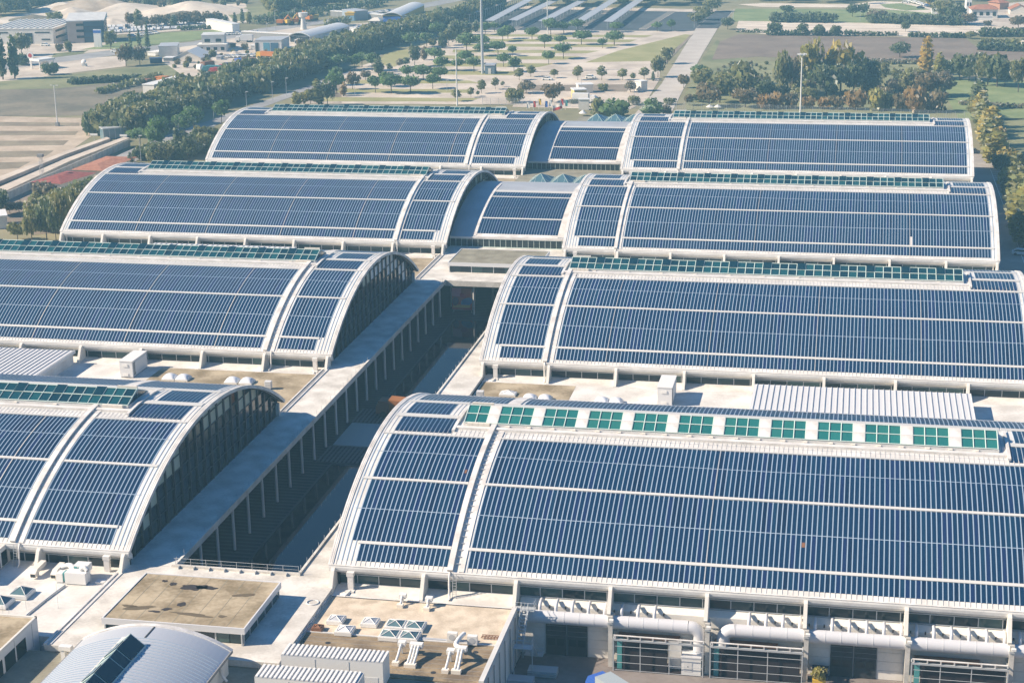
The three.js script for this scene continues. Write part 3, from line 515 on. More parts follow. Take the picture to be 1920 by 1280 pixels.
// ---------------------------------------------------------------- front of the nearest right hall: columns, ducts, gates
{
  const zc = [0.9, 2.3], colX = [49.2, 60.45, 71.73, 83.0, 94.3, 105.6];
  const ord = ['first', 'second', 'third', 'fourth', 'fifth', 'sixth'];
  colX.forEach((x, i) => { const C = thing('wall_column', ord[i] + ' concrete column from the left along the front wall with ducts', 'column', [x, 0, 0], 0); mb().slab(-0.26, 0.26, 0, 6.4, ...zc).build('shaft', M.concrete, C); mb().slab(-0.3, 0.3, 5.5, 5.75, 0.85, 2.4).build('bracket', M.steel, C); share('floodlight', boxGeo(0.5, 0.25, 0.4), M.white, C, 0.15, 6.05, 2.5); });
  const W = thing('panelled_wall', 'cream panelled wall with gates below the white ducts', 'wall', [0, 0, 0]);
  mb().prism([[-0.7, 6.78], [0.22, 6.3], [0.22, 0], [-0.7, 0]], 49.3, 115.6).build('wall_core', M.wall, W);
  const gate = (x0, x1, top) => {
    const g = new THREE.Group(); g.name = 'gate'; W.add(g); const w = (x1 - x0) / 2;
    for (const k of [0, 1]) { mb().slab(x0 + k * w + 0.05, x0 + (k + 1) * w - 0.05, 0.05, top, 0.28, 0.36).build('gate_leaf', M.dark, g); for (const q of [0.28, 0.72]) share('window', boxGeo(w * 0.36, 0.85, 0.04), M.glass[0], g, x0 + (k + q) * w, 1.75, 0.38); for (let y = 2.6; y < top - 0.2; y += 0.62) share('rail', boxGeo(w - 0.2, 0.04, 0.03), M.grey, g, x0 + (k + 0.5) * w, y, 0.375); }
  };
  const bays = colX.map((x, i) => [x, colX[i + 1] ?? 115.6]);
  bays.forEach(([a, b], i) => {
    const rows = [[0.05, 1.15], [1.2, 2.3], [2.35, 3.45], [3.5, 4.6]], door = i === 0 ? [a + 3.2, a + 8.3] : i === 3 ? [a + 2.7, a + 8.0] : null;
    for (const [y0, y1] of rows) for (const [p, q] of door ? [[a + 0.3, door[0] - 0.05], [door[1] + 0.05, b - 0.3]] : [[a + 0.3, (a + b) / 2 - 0.03], [(a + b) / 2 + 0.03, b - 0.3]]) mb().slab(p, q, y0, y1, 0.22, 0.27).build('wall_panel', M.wall, W);
    mb().slab(a + 0.3, b - 0.3, 4.9, 5.0, 0.22, 0.32).build('cable_rail', M.grey, W);
    if (door) gate(...door, 4.7);
  });
  // ducts
  const duct = (label, a, b, elbows, bend) => {
    const D = thing('ventilation_duct', label, 'duct', [0, 0, 0]), y = 5.38, z = 1.35, r = 0.78, n = Math.round((b - a) / 1.85), w = (b - a) / n;
    const sg = new THREE.CylinderGeometry(r, r, w - 0.03, 24); sg.rotateZ(Math.PI / 2); const g = metreUV(mb().add(sg).geo());
    for (let k = 0; k < n; k++) share('duct_segment', g, M.duct, D, a + (k + 0.5) * w, y, z);
    const rg = new THREE.CylinderGeometry(r + 0.025, r + 0.025, 0.07, 24); rg.rotateZ(Math.PI / 2); const rgg = metreUV(mb().add(rg).geo()); for (let k = 0; k <= n; k++) share('duct_collar', rgg, M.offwhite, D, a + k * w, y, z);
    const eg = mb().tube([[0, 5.9, 1.1], [0, 6.45, 1.05], [0, 6.72, 0.85], [0, 6.85, 0.5], [0, 6.86, -0.3]], 0.2, 10, 14).geo();
    for (const x of elbows) { share('inlet_elbow', eg, M.duct, D, x); mb().slab(x + 0.95, x + 1.1, 6.12, 6.4, 0.2, 0.5).build('hanger', M.dark, D); }
    if (bend) { const s = bend; const e = s > 0 ? b : a; mb().tube([[e, y, z], [e + s * 0.7, y - 0.1, z], [e + s * 1.25, y - 0.6, z], [e + s * 1.4, y - 1.4, z], [e + s * 1.4, 2.2, z]], r - 0.01, 22, 22).build('duct_bend', M.duct, D); }
  };
  const E6 = (a, n = 5) => Array.from({ length: n }, (_, k) => a + k * 1.93);
  duct('white ventilation duct nearest the steel stair, running full between two columns', 49.6, 60.2, E6(51.9), 0);
  duct('white duct bending down at its right end above the left wire enclosure', 60.75, 69.4, E6(61.6, 3), 1);
  duct('white duct bending down at its left end above the second wire enclosure', 74.9, 82.7, E6(76.4, 4), -1);
  duct('white ventilation duct above the gates beside the yellow planter', 83.3, 94.0, E6(83.9, 6), 0);
  duct('white ventilation duct above the right wire enclosure', 94.6, 105.3, E6(95.2, 6), 0);
  duct('white ventilation duct cut by the right edge of the photo', 105.9, 115.4, E6(106.5, 5), 0);
  // wire enclosures with a pipe rail on top
  const enclosure = (label, a, b, top, box) => {
    const Q = thing('wire_enclosure', label, 'enclosure', [a, 0, 0]), w = b - a, zf = 3.1;
    const f = mb().slab(0, w, top - 0.22, top, zf - 0.12, zf + 0.1).slab(0, 0.14, 0, top, zf - 0.1, zf + 0.06).slab(w - 0.14, w, 0, top, zf - 0.1, zf + 0.06).slab(0, 0.12, top - 0.2, top, 0.4, zf).slab(w - 0.12, w, top - 0.2, top, 0.4, zf).slab(w * 0.3, w * 0.3 + 0.1, 0, top, zf - 0.08, zf).slab(w * 0.62, w * 0.62 + 0.1, 0, top, zf - 0.08, zf); f.build('frame', M.steel, Q);
    const p = mb().bar([0.1, top + 0.42, zf], [w - 0.1, top + 0.42, zf], 0.1, 8); for (let x = 0.3; x < w; x += w / 7.2) p.slab(x - 0.07, x + 0.07, top, top + 0.4, zf - 0.1, zf + 0.1); p.build('top_rail', M.trim, Q);
    for (const y of [0.15, top * 0.27, top * 0.52, top * 0.77]) mb().bar([0, y, zf], [w, y, zf], 0.035, 5).build('wire', M.steel, Q);
    mb().slab(1.1, w * (box ? 0.6 : 0.97), 0.02, top - 0.5, 2.5, 2.56).build('dark_screen', M.screen, Q); mb().slab(0.1, w - 0.1, 0.02, 0.05, 0.4, 3.0).build('floor_mat', M.screen, Q);
    mb().slab(0.4, w * 0.72, top - 0.5, top - 0.35, 0.5, 1.6).build('cable_tray', M.rust, Q);
    mb().slab(w * 0.11, w * 0.11 + 0.3, 0, top - 0.7, 2.2, 2.5).build('post', M.cream, Q);
    mb().slab(0.45, 1.0, 0, top - 0.5, 1.2, 2.6).build('cabinet', M.teal, Q);
    if (box) { mb().slab(w - 2.55, w - 0.3, 0, 2.2, 1.0, 2.9).build('air_handler', M.white, Q); mb().slab(w - 2.6, w - 0.25, 2.2, 2.35, 0.95, 2.95).build('handler_lid', M.offwhite, Q); mb().slab(w - 4.2, w - 2.7, 0, top - 0.4, 0.8, 1.6).build('partition', M.fascia, Q); mb().slab(w - 2.3, w - 1.3, 0.5, 1.7, 2.9, 2.93).build('handler_door', M.fascia, Q); mb().slab(w - 1.86, w - 1.74, 1.05, 1.17, 2.93, 2.96).build('handle', M.black, Q); }
  };
  enclosure('wire enclosure under the first bent duct, with a white air handler', 60.85, 71.4, 4.1, true);
  enclosure('wire enclosure under the second bent duct, beside the yellow planter', 72.1, 82.7, 4.1, false);
  enclosure('wire enclosure in the right corner under a full duct', 94.7, 105.3, 3.9, false);
  // steel stair
  const S = thing('steel_stair', 'galvanised steel stair at the corner between the flat roof and the ducts', 'stair', [49.55, 0, 3.1]);
  const fl = (y0, y1, z0, z1, x) => { const m = mb(); for (const e of [-0.4, 0.4]) { m.bar([x + e, y0, z0], [x + e, y1, z1], 0.06, 5); m.bar([x + e, y0 + 1, z0], [x + e, y1 + 1, z1], 0.03, 5); for (let k = 0; k <= 4; k++) m.bar([x + e, y0 + (y1 - y0) * k / 4, z0 + (z1 - z0) * k / 4], [x + e, y0 + (y1 - y0) * k / 4 + 1, z0 + (z1 - z0) * k / 4], 0.025, 4); } m.build('flight_rail', M.steel, S);
    for (let k = 1; k < 9; k++) share('tread', boxGeo(0.8, 0.05, 0.26), M.steel, S, x, y0 + (y1 - y0) * k / 9, z0 + (z1 - z0) * k / 9); };
  fl(4.0, 6.7, 3.0, -0.2, 0.9); fl(1.4, 4.0, 0.2, 3.0, 2.0);
  for (const [y, z, x] of [[6.7, -0.8, 0.9], [4.0, 3.6, 1.4], [1.4, 0, 2]]) { mb().slab(x - 1.1, x + 1.1, y - 0.06, y, z - 0.6, z + 0.6).build('landing', M.steel, S); const m = mb(); for (const q of [0.5, 1]) m.bar([x - 1.1, y + q, z + 0.6], [x + 1.1, y + q, z + 0.6], 0.03, 4).bar([x + 1.1, y + q, z - 0.6], [x + 1.1, y + q, z + 0.6], 0.03, 4); for (const e of [-1.1, 0, 1.1]) m.bar([x + e, y, z + 0.6], [x + e, y + 1, z + 0.6], 0.03, 4); m.build('landing_rail', M.steel, S); }
  mb().slab(0.3, 0.4, 0, 6.7, -1.4, -1.3).slab(2.5, 2.6, 0, 4, 4.1, 4.2).slab(0.3, 0.4, 0, 4, 4.1, 4.2).build('stair_post', M.steel, S);
  // yard objects
  const P1 = thing('planter', 'yellow planter with a leafy bush beside the gates', 'planter', [84.6, 0, 3.2]); mb().slab(-0.75, 0.75, 0, 1.1, -0.5, 0.5).build('box', M.yellow, P1);
  const Bn = thing('waste_bin', 'dark blue lidded bin against the wall above the yellow planter', 'bin', [84.7, 0, 1.2]); mb().slab(-0.9, 0.9, 0.15, 1.2, -0.5, 0.5).build('body', std({ color: lin(0.02, 0.035, 0.07) }), Bn); mb().prism([[-0.55, 1.2], [0.55, 1.2], [0.3, 1.45], [-0.45, 1.5]], -0.95, 0.95).build('lid', std({ color: lin(0.015, 0.03, 0.06) }), Bn);
  const Tn = thing('box_truck', 'small blue truck with a grey load box at the bottom edge', 'truck', [62.4, 0, 11.6], -2.35);
  mb().slab(-1.1, 1.1, 0.9, 3.0, -2.4, 2.4).build('load_box', std({ color: lin(0.35, 0.40, 0.42), roughness: 0.5 }), Tn); mb().prism([[2.5, 0.6], [4.3, 0.6], [4.3, 1.6], [3.8, 2.5], [2.5, 2.5]], -1.05, 1.05).build('cab', M.blue, Tn); mb().prism([[4.24, 1.65], [4.32, 1.65], [3.88, 2.4], [3.8, 2.4]], -0.95, 0.95).build('windscreen', M.glass[0], Tn);
  const wg = new THREE.CylinderGeometry(0.45, 0.45, 0.3, 14); wg.rotateZ(Math.PI / 2); const wgg = mb().add(wg).geo(); for (const z of [-1.5, 3.2]) for (const x of [-0.95, 0.95]) share('wheel', wgg, M.black, Tn, x, 0.45, z);
  for (const [i, [x, z, w, c]] of [[53.0, 5.5, 3.4, M.steel], [50.9, 8.2, 3.0, M.greymetal]].entries()) { const Q = thing('pallet_stack', ['stack of metal shutter panels lying below the steel stair', 'pile of grey planks in the shade by the flat roof wall'][i], 'panel stack', [x, 0, z]); for (let k = 0; k < 5; k++) share('panel', boxGeo(w, 0.12, 1.6), c, Q, 0, 0.1 + k * 0.15, (k % 2) * 0.1); }
}

// ---------------------------------------------------------------- foreground roofs
{
  const F = thing('flat_roof', 'pale flat roof around the near end of the courtyard', 'flat roof', [0, 0, 0]);
  mb().slab(-1.1, 26.55, 6.5, 7.2, -1.35, 21.4).build('roof_slab', M.slab, F); mb().slab(-1.1, 26.5, 0, 6.5, -1.0, 21.2).build('wall', M.wall, F);
  mb().slab(4.9, 21.6, 6.5, 7.5, -1.6, -1.2).build('roof_edge', M.slab, F);
  const r = mb().bar([5.2, 8.35, -1.4], [21.4, 8.35, -1.4], 0.025, 5).bar([5.2, 7.9, -1.4], [21.4, 7.9, -1.4], 0.02, 5); for (let x = 5.4; x < 21.6; x += 2.0) r.bar([x, 7.4, -1.4], [x, 8.4, -1.4], 0.03, 5); r.build('edge_rail', M.steel, F);
  for (let x = 6; x < 21; x += 2) share('rail_stay', boxGeo(0.08, 0.3, 0.6), M.steel, F, x, 7.36, -1.0);
  struct(mb().slab(-16.2, 60, 6.0, 6.4, 21.4, 60).build('roof_terrace', M.olive)).userData.label = 'olive grey lower roof along the bottom edge';
  mb().slab(-16.4, -1.1, 6.2, 6.8, -0.8, 18.7).build('white_roof', M.deck, F); mb().slab(-16.3, -1.2, 0, 6.2, -0.7, 18.6).build('white_roof_wall', M.wall, F);
  for (const [z0, z1] of [[1.6, 10.3], [10.9, 21.0]]) mb().slab(-1.75, -1.2, 6.79, 6.82, z0, z1).build('gutter_slot', M.grey, F);
  mb().slab(-1.25, -0.95, 6.8, 7.34, -0.8, 21.3).slab(-0.6, -0.35, 7.2, 7.3, -0.8, 21.3).build('gutter_edge', M.trim, F);
  mb().tube([[-6.2, 6.95, 5.5], [-6.6, 6.95, 9], [-6.9, 6.95, 13], [-7.2, 6.95, 18]], 0.12, 6, 20).build('cable_duct', M.fascia, F);
  mb().slab(-9, -1.3, 6.8, 6.83, 9.9, 10.0).build('roof_seam', M.fascia, F);
  const mast = mb().cyl(0, 0, 0, 0.025, 0.015, 3.2, 5).geo(); for (const [x, z] of [[-4.2, 11.5], [-7.8, 12.5], [-8.6, 16.5], [-3.3, 4.2], [-7.2, 17.6]]) share('lightning_rod', mast, M.steel, F, x, 6.8, z);
  const B = pavilion('square brown roofed pavilion with dark stains at the near end of the courtyard', 4.4, 21.5, 18.0, 5.3, 9.2, M.brown, 5);
  // water stains on its roof, thin films with ragged outlines
  const stain = (u, w, x, z, ang = 0) => { const pts = []; for (let k = 0; k < 26; k++) { const a = k / 26 * 2 * Math.PI, q = 1 + 0.55 * noise.noise(Math.cos(a) * 1.6 + x, Math.sin(a) * 1.6 + z, 3.3); const px = Math.cos(a) * u * q, pz = Math.sin(a) * w * q; pts.push([x + px * Math.cos(ang) - pz * Math.sin(ang), z + px * Math.sin(ang) + pz * Math.cos(ang)]); } return pts; };
  const wet = std({ color: lin(0.05, 0.038, 0.03), roughness: 0.5 }), damp = std({ color: lin(0.13, 0.10, 0.06), roughness: 0.8 });
  for (const [u, w, x, z, a, mat] of [[1.5, 0.75, 11.6, 8.3, 0.1, wet], [1.1, 0.4, 13.6, 8.1, 0.1, wet], [0.8, 0.55, 12.6, 8.0, 0, wet], [0.4, 0.35, 7.6, 7.1, 0, wet], [0.45, 0.5, 8.9, 7.7, 0.4, wet], [0.5, 0.55, 12.0, 13.0, 0, wet], [0.6, 0.35, 10.8, 14.4, -0.5, wet], [0.7, 0.25, 9.7, 15.2, 0, wet], [1.6, 0.5, 7.6, 14.6, -0.3, damp], [2.4, 0.35, 14.2, 15.3, 0.1, damp], [1.2, 0.5, 18.4, 9.3, -0.3, damp], [0.5, 0.3, 17.8, 15.2, 0, damp], [1.0, 0.3, 6.2, 14.3, 0, damp]]) mb().poly(stain(u, w, x - 4.4, z - 18.0, a), 2.045, 0.02).build('water_stain', mat, B);
  // barrel roof with its own roof light
  const C = thing('barrel_roof_building', 'small barrel roofed building with a dark green roof light in the bottom left', 'barrel roofed building', [13.0, 0, 22.4]);
  const VB = vault(17.4, 2.35, 0), rib = []; const tw = (g) => { g.rotateY(Math.PI / 2); return g; };
  const ap = (...a) => { const g = arcPlate(VB, ...a); g.translate(0, 0, 8.7); g.rotateY(-Math.PI / 2); g.translate(0, 8.9, 0); return g; };
  mb().add(ap(0, 40, 0, VB.len, 0, 30, 0.3)).build('roof', std({ color: lin(0.54, 0.56, 0.59), roughness: 0.4, metalness: 0.25 }), C);
  const rbs = mb(); for (let t = 3.4; t < 40; t += 0.62) rbs.add(ap(t - 0.03, t + 0.03, 0.3, VB.len - 0.3, 0.06, 20, 0.06)); stuff(rbs.build('standing_seam', M.seam, C));
  mb().add(ap(0.02, 39.9, 0.02, VB.len - 0.02, -0.3, 24, 0, true)).build('roof_underside', M.grey, C);
  mb().add(ap(-0.08, 0.5, -0.03, VB.len + 0.03, 0.1, 30, 0.45)).build('gable_edge', M.trim, C); mb().add(ap(0.6, 3.2, VB.len * 0.5, VB.len * 0.5 + 0.16, 0.06, 1, 0.06)).build('roof_joint', M.dark, C); mb().add(ap(3.2, 40, VB.len * 0.36, VB.len * 0.36 + 0.7, 0.08, 3, 0.08)).build('roof_joint', M.trim, C);
  mb().slab(-8.4, 8.4, 0, 8.9, 0.8, 39).build('wall', M.wall, C); mb().slab(8.45, 8.75, 8.6, 8.95, 0, 40).slab(-8.75, -8.45, 8.6, 8.95, 0, 40).build('gutter', M.grey, C);
  mb().tube([[8.6, 8.7, 3.4], [8.7, 7.6, 3.4], [9.2, 6.9, 3.4]], 0.16, 6, 12).build('downpipe', M.trim, C);
  const Lt = new THREE.Group(); Lt.name = 'roof_light'; C.add(Lt); Lt.position.set(-0.6, 11.08, 5.2);
  mb().slab(-1.65, 1.65, -0.6, 0.25, 0, 30).build('kerb', M.fascia, Lt);
  const sa = Math.atan2(1.25, 1.55), slen = Math.hypot(1.25, 1.55);
  for (let k = 0; k < 16; k++) for (const s of [-1, 1]) { const m = share(k % 3 === 1 ? 'vent_flap' : 'pane', boxGeo(slen - 0.1, k % 3 === 1 ? 0.1 : 0.04, 1.7), s > 0 ? M.pane[3] : M.pane[k % 3], Lt, s * 0.78, 0.9 + (k % 3 === 1 ? 0.14 : 0), 0.95 + k * 1.82); m.rotation.z = -s * sa; }
  const lf = mb(); for (let k = 0; k <= 16; k++) for (const s of [-1, 1]) lf.bar([s * 1.58, 0.28, 0.05 + k * 1.82], [0, 1.56, 0.05 + k * 1.82], 0.05, 4); lf.bar([0, 1.56, 0], [0, 1.56, 30], 0.07, 4).bar([1.58, 0.28, 0], [1.58, 0.28, 30], 0.07, 4).bar([-1.58, 0.28, 0], [-1.58, 0.28, 30], 0.07, 4).bar([0, 0.28, 0.02], [0, 1.56, 0.02], 0.04, 4); lf.build('frame', M.paneframe, Lt);
  { const e = new THREE.Shape([[-1.55, 0.25], [1.55, 0.25], [0, 1.52]].map(q => new THREE.Vector2(...q))); mb().add(new THREE.ExtrudeGeometry(e, { depth: 0.06, bevelEnabled: false })).build('end_pane', M.pane[2], Lt); }
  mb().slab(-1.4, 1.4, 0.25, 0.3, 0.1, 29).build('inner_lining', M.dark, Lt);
  // little plant blocks at the left edge
  const block = (label, x0, x1, z0, z1, top, roofM, wz) => { const D = thing('plant_block', label, 'building', [x0, 0, z0]); const w = x1 - x0, d = z1 - z0; mb().slab(0, w, 0, top - 0.05, 0, d).build('wall', M.white, D); mb().slab(0.25, w - 0.25, top - 0.05, top, 0.25, d - 0.25).build('roof_deck', roofM, D); mb().slab(w - 0.25, w, top - 0.05, top + 0.22, 0, d).slab(0, w, top - 0.05, top + 0.22, 0, 0.25).build('parapet', M.wall, D);
    for (const [a, b, y0, y1] of wz) mb().slab(w, w + 0.05, y0, y1, a, b).build('window', M.glass[1], D); for (let k = 1.4; k < d; k += 4.2) mb().slab(w, w + 0.02, 6.2, top - 0.1, k, k + 0.04).build('wall_joint', M.grey, D); };
  block('white plant block with dark windows at the left edge, before the nearest left hall', -34, -16.6, -1.6, 7.5, 9.1, M.deck, [[1.6, 3.0, 6.9, 8.7], [3.5, 5.0, 6.9, 8.7], [5.6, 7.4, 6.9, 8.7]]);
  block('cream plant block with brown roof and two dark windows in the bottom left corner', -34, -3.1, 18.8, 40, 9.1, M.brown, [[3.1, 5.3, 5.6, 8.2], [5.7, 8.0, 5.6, 8.2], [8.6, 11, 5.6, 8.2]]);
  // bent white pipe beside the barrel roof
  const VP = thing('vent_pipe', 'bent white vent hood between the brown block and the barrel roof', 'vent', [2.2, 6.4, 23.4]); mb().slab(-0.25, 0.25, 0, 1.6, -0.25, 0.25).slab(-0.4, 1.0, 1.5, 1.95, -0.35, 0.35).build('hood', M.white, VP);

  // stained gravel roof in the middle foreground
  const A = thing('gravel_roof_building', 'flat roofed building with gravel, roof lights and bent vents at the bottom centre', 'flat roofed building', [0, 0, 0]);
  mb().slab(26.6, 49.4, 0, 6.4, 2.5, 21.3).build('wall', M.wall, A); mb().slab(26.7, 49.0, 6.4, 6.6, 2.6, 12.2).build('gravel_bed', M.gravel, A); mb().slab(26.7, 49.0, 6.4, 6.58, 12.2, 21.3).build('felt_roof', M.darkroof, A);
  for (let z = 13.2; z < 21; z += 1.05) mb().slab(26.9, 48.8, 6.58, 6.592, z, z + 0.05).build('felt_seam', M.grey, A);
  for (const [x, z] of [[30, 14.5], [43.5, 19.5], [47, 14]]) mb().cyl(x, 6.58, z, 0.3, 0.3, 0.03, 14).build('roof_drain', M.dark, A);
  mb().slab(48.95, 49.5, 6.35, 7.0, 2.4, 21.3).build('parapet', M.fascia, A); mb().slab(26.5, 26.8, 6.4, 6.75, 2.4, 21.3).build('parapet', M.concrete, A); mb().slab(26.8, 48.9, 6.6, 6.72, 12.1, 12.3).build('roof_kerb', M.fascia, A); mb().slab(38.5, 46.5, 6.6, 6.78, 11.7, 12.05).build('flashing', M.greymetal, A);
  mb().slab(26.8, 49, 6.3, 6.6, 2.38, 2.62).build('roof_kerb', M.dark, A);
  for (let k = 0; k < 6; k++) mb().slab(49.5, 49.56, 0, 6.3, 4 + k * 3, 4.2 + k * 3).build('wall_rib', M.grey, A);
  for (let k = 0; k < 7; k++) share('gutter_block', boxGeo(0.5, 0.35, 1.5), M.fascia, A, 26.4, 6.75, 5 + k * 2.3);
  const glassy = std({ color: lin(0.10, 0.17, 0.19), roughness: 0.1 }), pale = std({ color: lin(0.62, 0.62, 0.63), roughness: 0.3 });
  for (const [l, u, v, s, mat] of [['back left glass pyramid of the group of four on the stained roof', 1050, 850, 1.95, glassy], ['back right glass pyramid of the group of four on the stained roof', 1192, 862, 1.95, glassy], ['front left glass pyramid of the group of four on the stained roof', 1005, 925, 1.95, glassy], ['front right glass pyramid of the group of four on the stained roof', 1150, 938, 1.95, glassy], ['single white pyramid roof light on the stained roof', 665, 890, 1.7, pale], ['grey tilted roof light nearest the white walkway, on the gravel', 600, 812, 1.6, M.greymetal], ['second grey roof light on the gravel, left of the group of four', 860, 832, 1.6, M.greymetal], ['small brown pyramid cap by the left edge of the stained roof', 465, 872, 0.9, M.rust]]) { const p = POS[u + '_' + v]; pyramid(l, p[0], 7.05, p[1], s, s, s * 0.2, mat, mat === M.rust ? M.rust : M.white, 1); }
  // vents: a box head, a sloping pipe and a foot
  const vent = (label, u, v, len, n = 1, h = 1.5) => { const p = POS[u + '_' + v], Q = thing('roof_vent', label, 'vent', [p[0], 6.6, p[1]]); mb().slab(-0.5 * n ** 0.5, 0.5 * n ** 0.5, h - 0.35, h + 0.25, -0.45, 0.45).build('hood', M.white, Q); for (let k = 0; k < n; k++) { const x = (k - (n - 1) / 2) * 0.42; mb().tube([[x, h, 0.2], [x, h - 0.05, 0.7], [x, h * 0.55, len * 0.6], [x, 0.35, len], [x, 0.05, len + 0.05]], 0.17, 8, 18).build('pipe', M.white, Q); } mb().slab(-0.45 * n ** 0.5, 0.45 * n ** 0.5, 0, 0.5, len - 0.35, len + 0.4).build('foot', M.cream, Q); mb().slab(-0.08, 0.08, 0, h - 0.3, -0.1, 0.1).build('leg', M.steel, Q); Q.scale.setScalar(0.84); };
  vent('white vent with one bent pipe beside the white containers', 1100, 1045, 3.4, 1); vent('white vent with three parallel pipes on the stained roof', 1205, 1060, 3.4, 3); vent('white vent with one long pipe at the front right of the stained roof', 1460, 1105, 3.2, 1); vent('bulky white vent with pipes by the front edge of the stained roof', 1545, 1110, 3.2, 2, 1.9);
  vent('left stubby vent on the gravel just below the ledge', 1105, 665, 1.6, 1, 1.1); vent('right stubby vent on the gravel just below the ledge', 1300, 690, 1.5, 1, 1.1);
  const zz = thing('bent_duct', 'zigzag white duct running over the stained roof to the bulky vent', 'duct', [0, 0, 0]); mb().tube([POS3('1560_960', 7.6), POS3('1520_1000', 7.6), POS3('1500_1040', 7.5), POS3('1560_1075', 7.6), POS3('1575_1110', 7.7)], 0.27, 10, 40).build('pipe', M.white, zz);
  for (const [l, u, v] of [['white fan unit left of the zigzag duct', 1475, 962], ['white fan unit right of the zigzag duct', 1622, 985]]) { const p = POS[u + '_' + v], U = thing('fan_unit', l, 'air unit', [p[0], 6.6, p[1]]); mb().slab(-0.55, 0.55, 0.15, 1.2, -0.3, 0.3).build('casing', M.white, U); const dg = new THREE.CylinderGeometry(0.36, 0.36, 0.04, 18); dg.rotateX(Math.PI / 2); const dgg = mb().add(dg).geo(); share('fan_grille', dgg, M.greymetal, U, 0, 0.7, 0.31); mb().slab(-0.45, 0.45, 0, 0.15, -0.25, 0.25).build('feet', M.dark, U); }
  const RB = thing('ladder_frame', 'rusty lattice frame lying on the gravel near the right parapet', 'frame', [...P3('1755_935', 6.75)]); { const m = mb(); for (let k = 0; k < 6; k++) m.bar([-0.9 + k * 0.36, 0, -0.4], [-0.9 + k * 0.36, 0.1, 0.4], 0.05, 5); for (const z of [-0.4, 0, 0.4]) m.bar([-1, 0.05, z], [1, 0.05, z], 0.05, 5); m.build('lattice', M.rust, RB); }
  const SR = thing('cable_coil', 'round coil of cable on the pale roof beside the gravel roof', 'cable coil', [...P3('425_680', 7.25)]); { const g = new THREE.TorusGeometry(0.7, 0.08, 6, 24); g.rotateX(Math.PI / 2); mb().add(g).build('coil', M.fascia, SR); }
  // white ribbed containers
  const container = (label, x0, x1, z0, z1, y0, y1) => { const Q = thing('white_container', label, 'container', [x0, y0, z0]); const w = x1 - x0, d = z1 - z0, h = y1 - y0; mb().slab(0, w, 0, h - 0.06, 0, d).build('body', M.white, Q); mb().slab(0, w, h - 0.06, h, 0, d).build('roof_sheet', M.greymetal, Q); const g = boxGeo(0.26, 0.14, d); for (let x = 0.2; x < w; x += 0.5) share('roof_rib', g, M.white, Q, x, h + 0.07, d / 2); for (const x of [w / 3, 2 * w / 3]) mb().slab(x, x + 0.05, 0.1, h - 0.2, d, d + 0.03).build('door_joint', M.greymetal, Q); for (let k = 0; k < 3; k++) mb().slab(w * (k + 0.45) / 3, w * (k + 0.85) / 3, 0.3, 1.1, d, d + 0.03).build('vent_grille', M.offwhite, Q); };
  container('rear white ribbed container at the bottom edge, against the stained roof', 28.0, 39.3, 21.9, 24.5, 7.0, 9.9); container('front white ribbed container cut by the bottom edge', 26.9, 38.0, 27.0, 29.8, 7.0, 9.9);
  // plant on the white roof
  const hv = thing('air_handling_unit', 'white air handling unit with ducts on the white roof at left', 'air unit', [-5.0, 6.8, 4.3]);
  mb().slab(-1.4, 1.3, 0.15, 1.55, -0.7, 0.7).build('casing', M.white, hv); mb().slab(-2.6, -1.75, 0.2, 1.3, -0.6, 0.6).build('fan_box', M.white, hv); mb().tube([[-1.2, 0.9, -0.6], [-1.3, 1.2, -1.4], [-2.0, 1.3, -2.0], [-3.2, 0.9, -1.9]], 0.35, 10, 20).build('duct', M.white, hv); mb().slab(-0.9, 0.9, 1.0, 1.9, -2.2, -0.8).build('louvre_box', M.white, hv); for (const x of [-0.6, 0, 0.6]) share('louvre', boxGeo(0.4, 0.7, 0.05), M.teal, hv, x, 1.42, -0.78); mb().tube([[0.4, 1.5, -0.2], [0.5, 1.9, -0.2], [0.9, 2.0, -0.2], [1.3, 1.7, -0.1]], 0.28, 8, 14).build('outlet', M.white, hv); mb().slab(-1.75, -1.4, 0.3, 1.4, -0.5, 0.5).build('coupling', M.teal, hv); mb().slab(-2.6, 1.3, 0, 0.15, -0.6, -0.4).slab(-2.6, 1.3, 0, 0.15, 0.4, 0.6).build('skid', M.steel, hv);
  for (const [i, [x, z, l]] of [[-11.0, 3.4, 2.6], [-8.4, 3.2, 2.2]].entries()) { const Q = thing('intake_hood', ['left sloping white intake hood on the white roof', 'right sloping white intake hood beside the air handling unit'][i], 'vent', [x, 6.8, z], 0.0); mb().prism([[0.9, 0.25], [0.9, 0.75], [0.2, 1.15], [-l + 0.4, 1.25], [-l + 0.4, 0.75], [0.2, 0.55]], -0.35, 0.35).build('hood', M.cream, Q); mb().slab(-0.25, 0.25, 0, 0.6, -0.3, 0.2).build('foot', M.cream, Q); mb().slab(-0.3, 0.3, 0.3, 0.68, 0.9, 0.93).build('grille', M.dark, Q); }
  for (const [i, [x, z]] of [[-10.2, 8.9], [-11.4, 11.8]].entries()) pyramid(['rear square roof light with white kerb on the white roof', 'front square roof light with white kerb on the white roof'][i], x, 7.3, z, 2.2, 2.2, 0.75, glassy, M.white, 1);
  const ht = thing('roof_hatch', 'small brown topped hatch beside the gutter on the white roof', 'hatch', [-2.2, 6.8, 3.9]); mb().slab(-0.55, 0.55, 0, 0.25, -0.45, 0.45).build('kerb', M.white, ht); mb().slab(-0.6, 0.6, 0.25, 0.33, -0.5, 0.5).build('lid', M.fascia, ht);
}

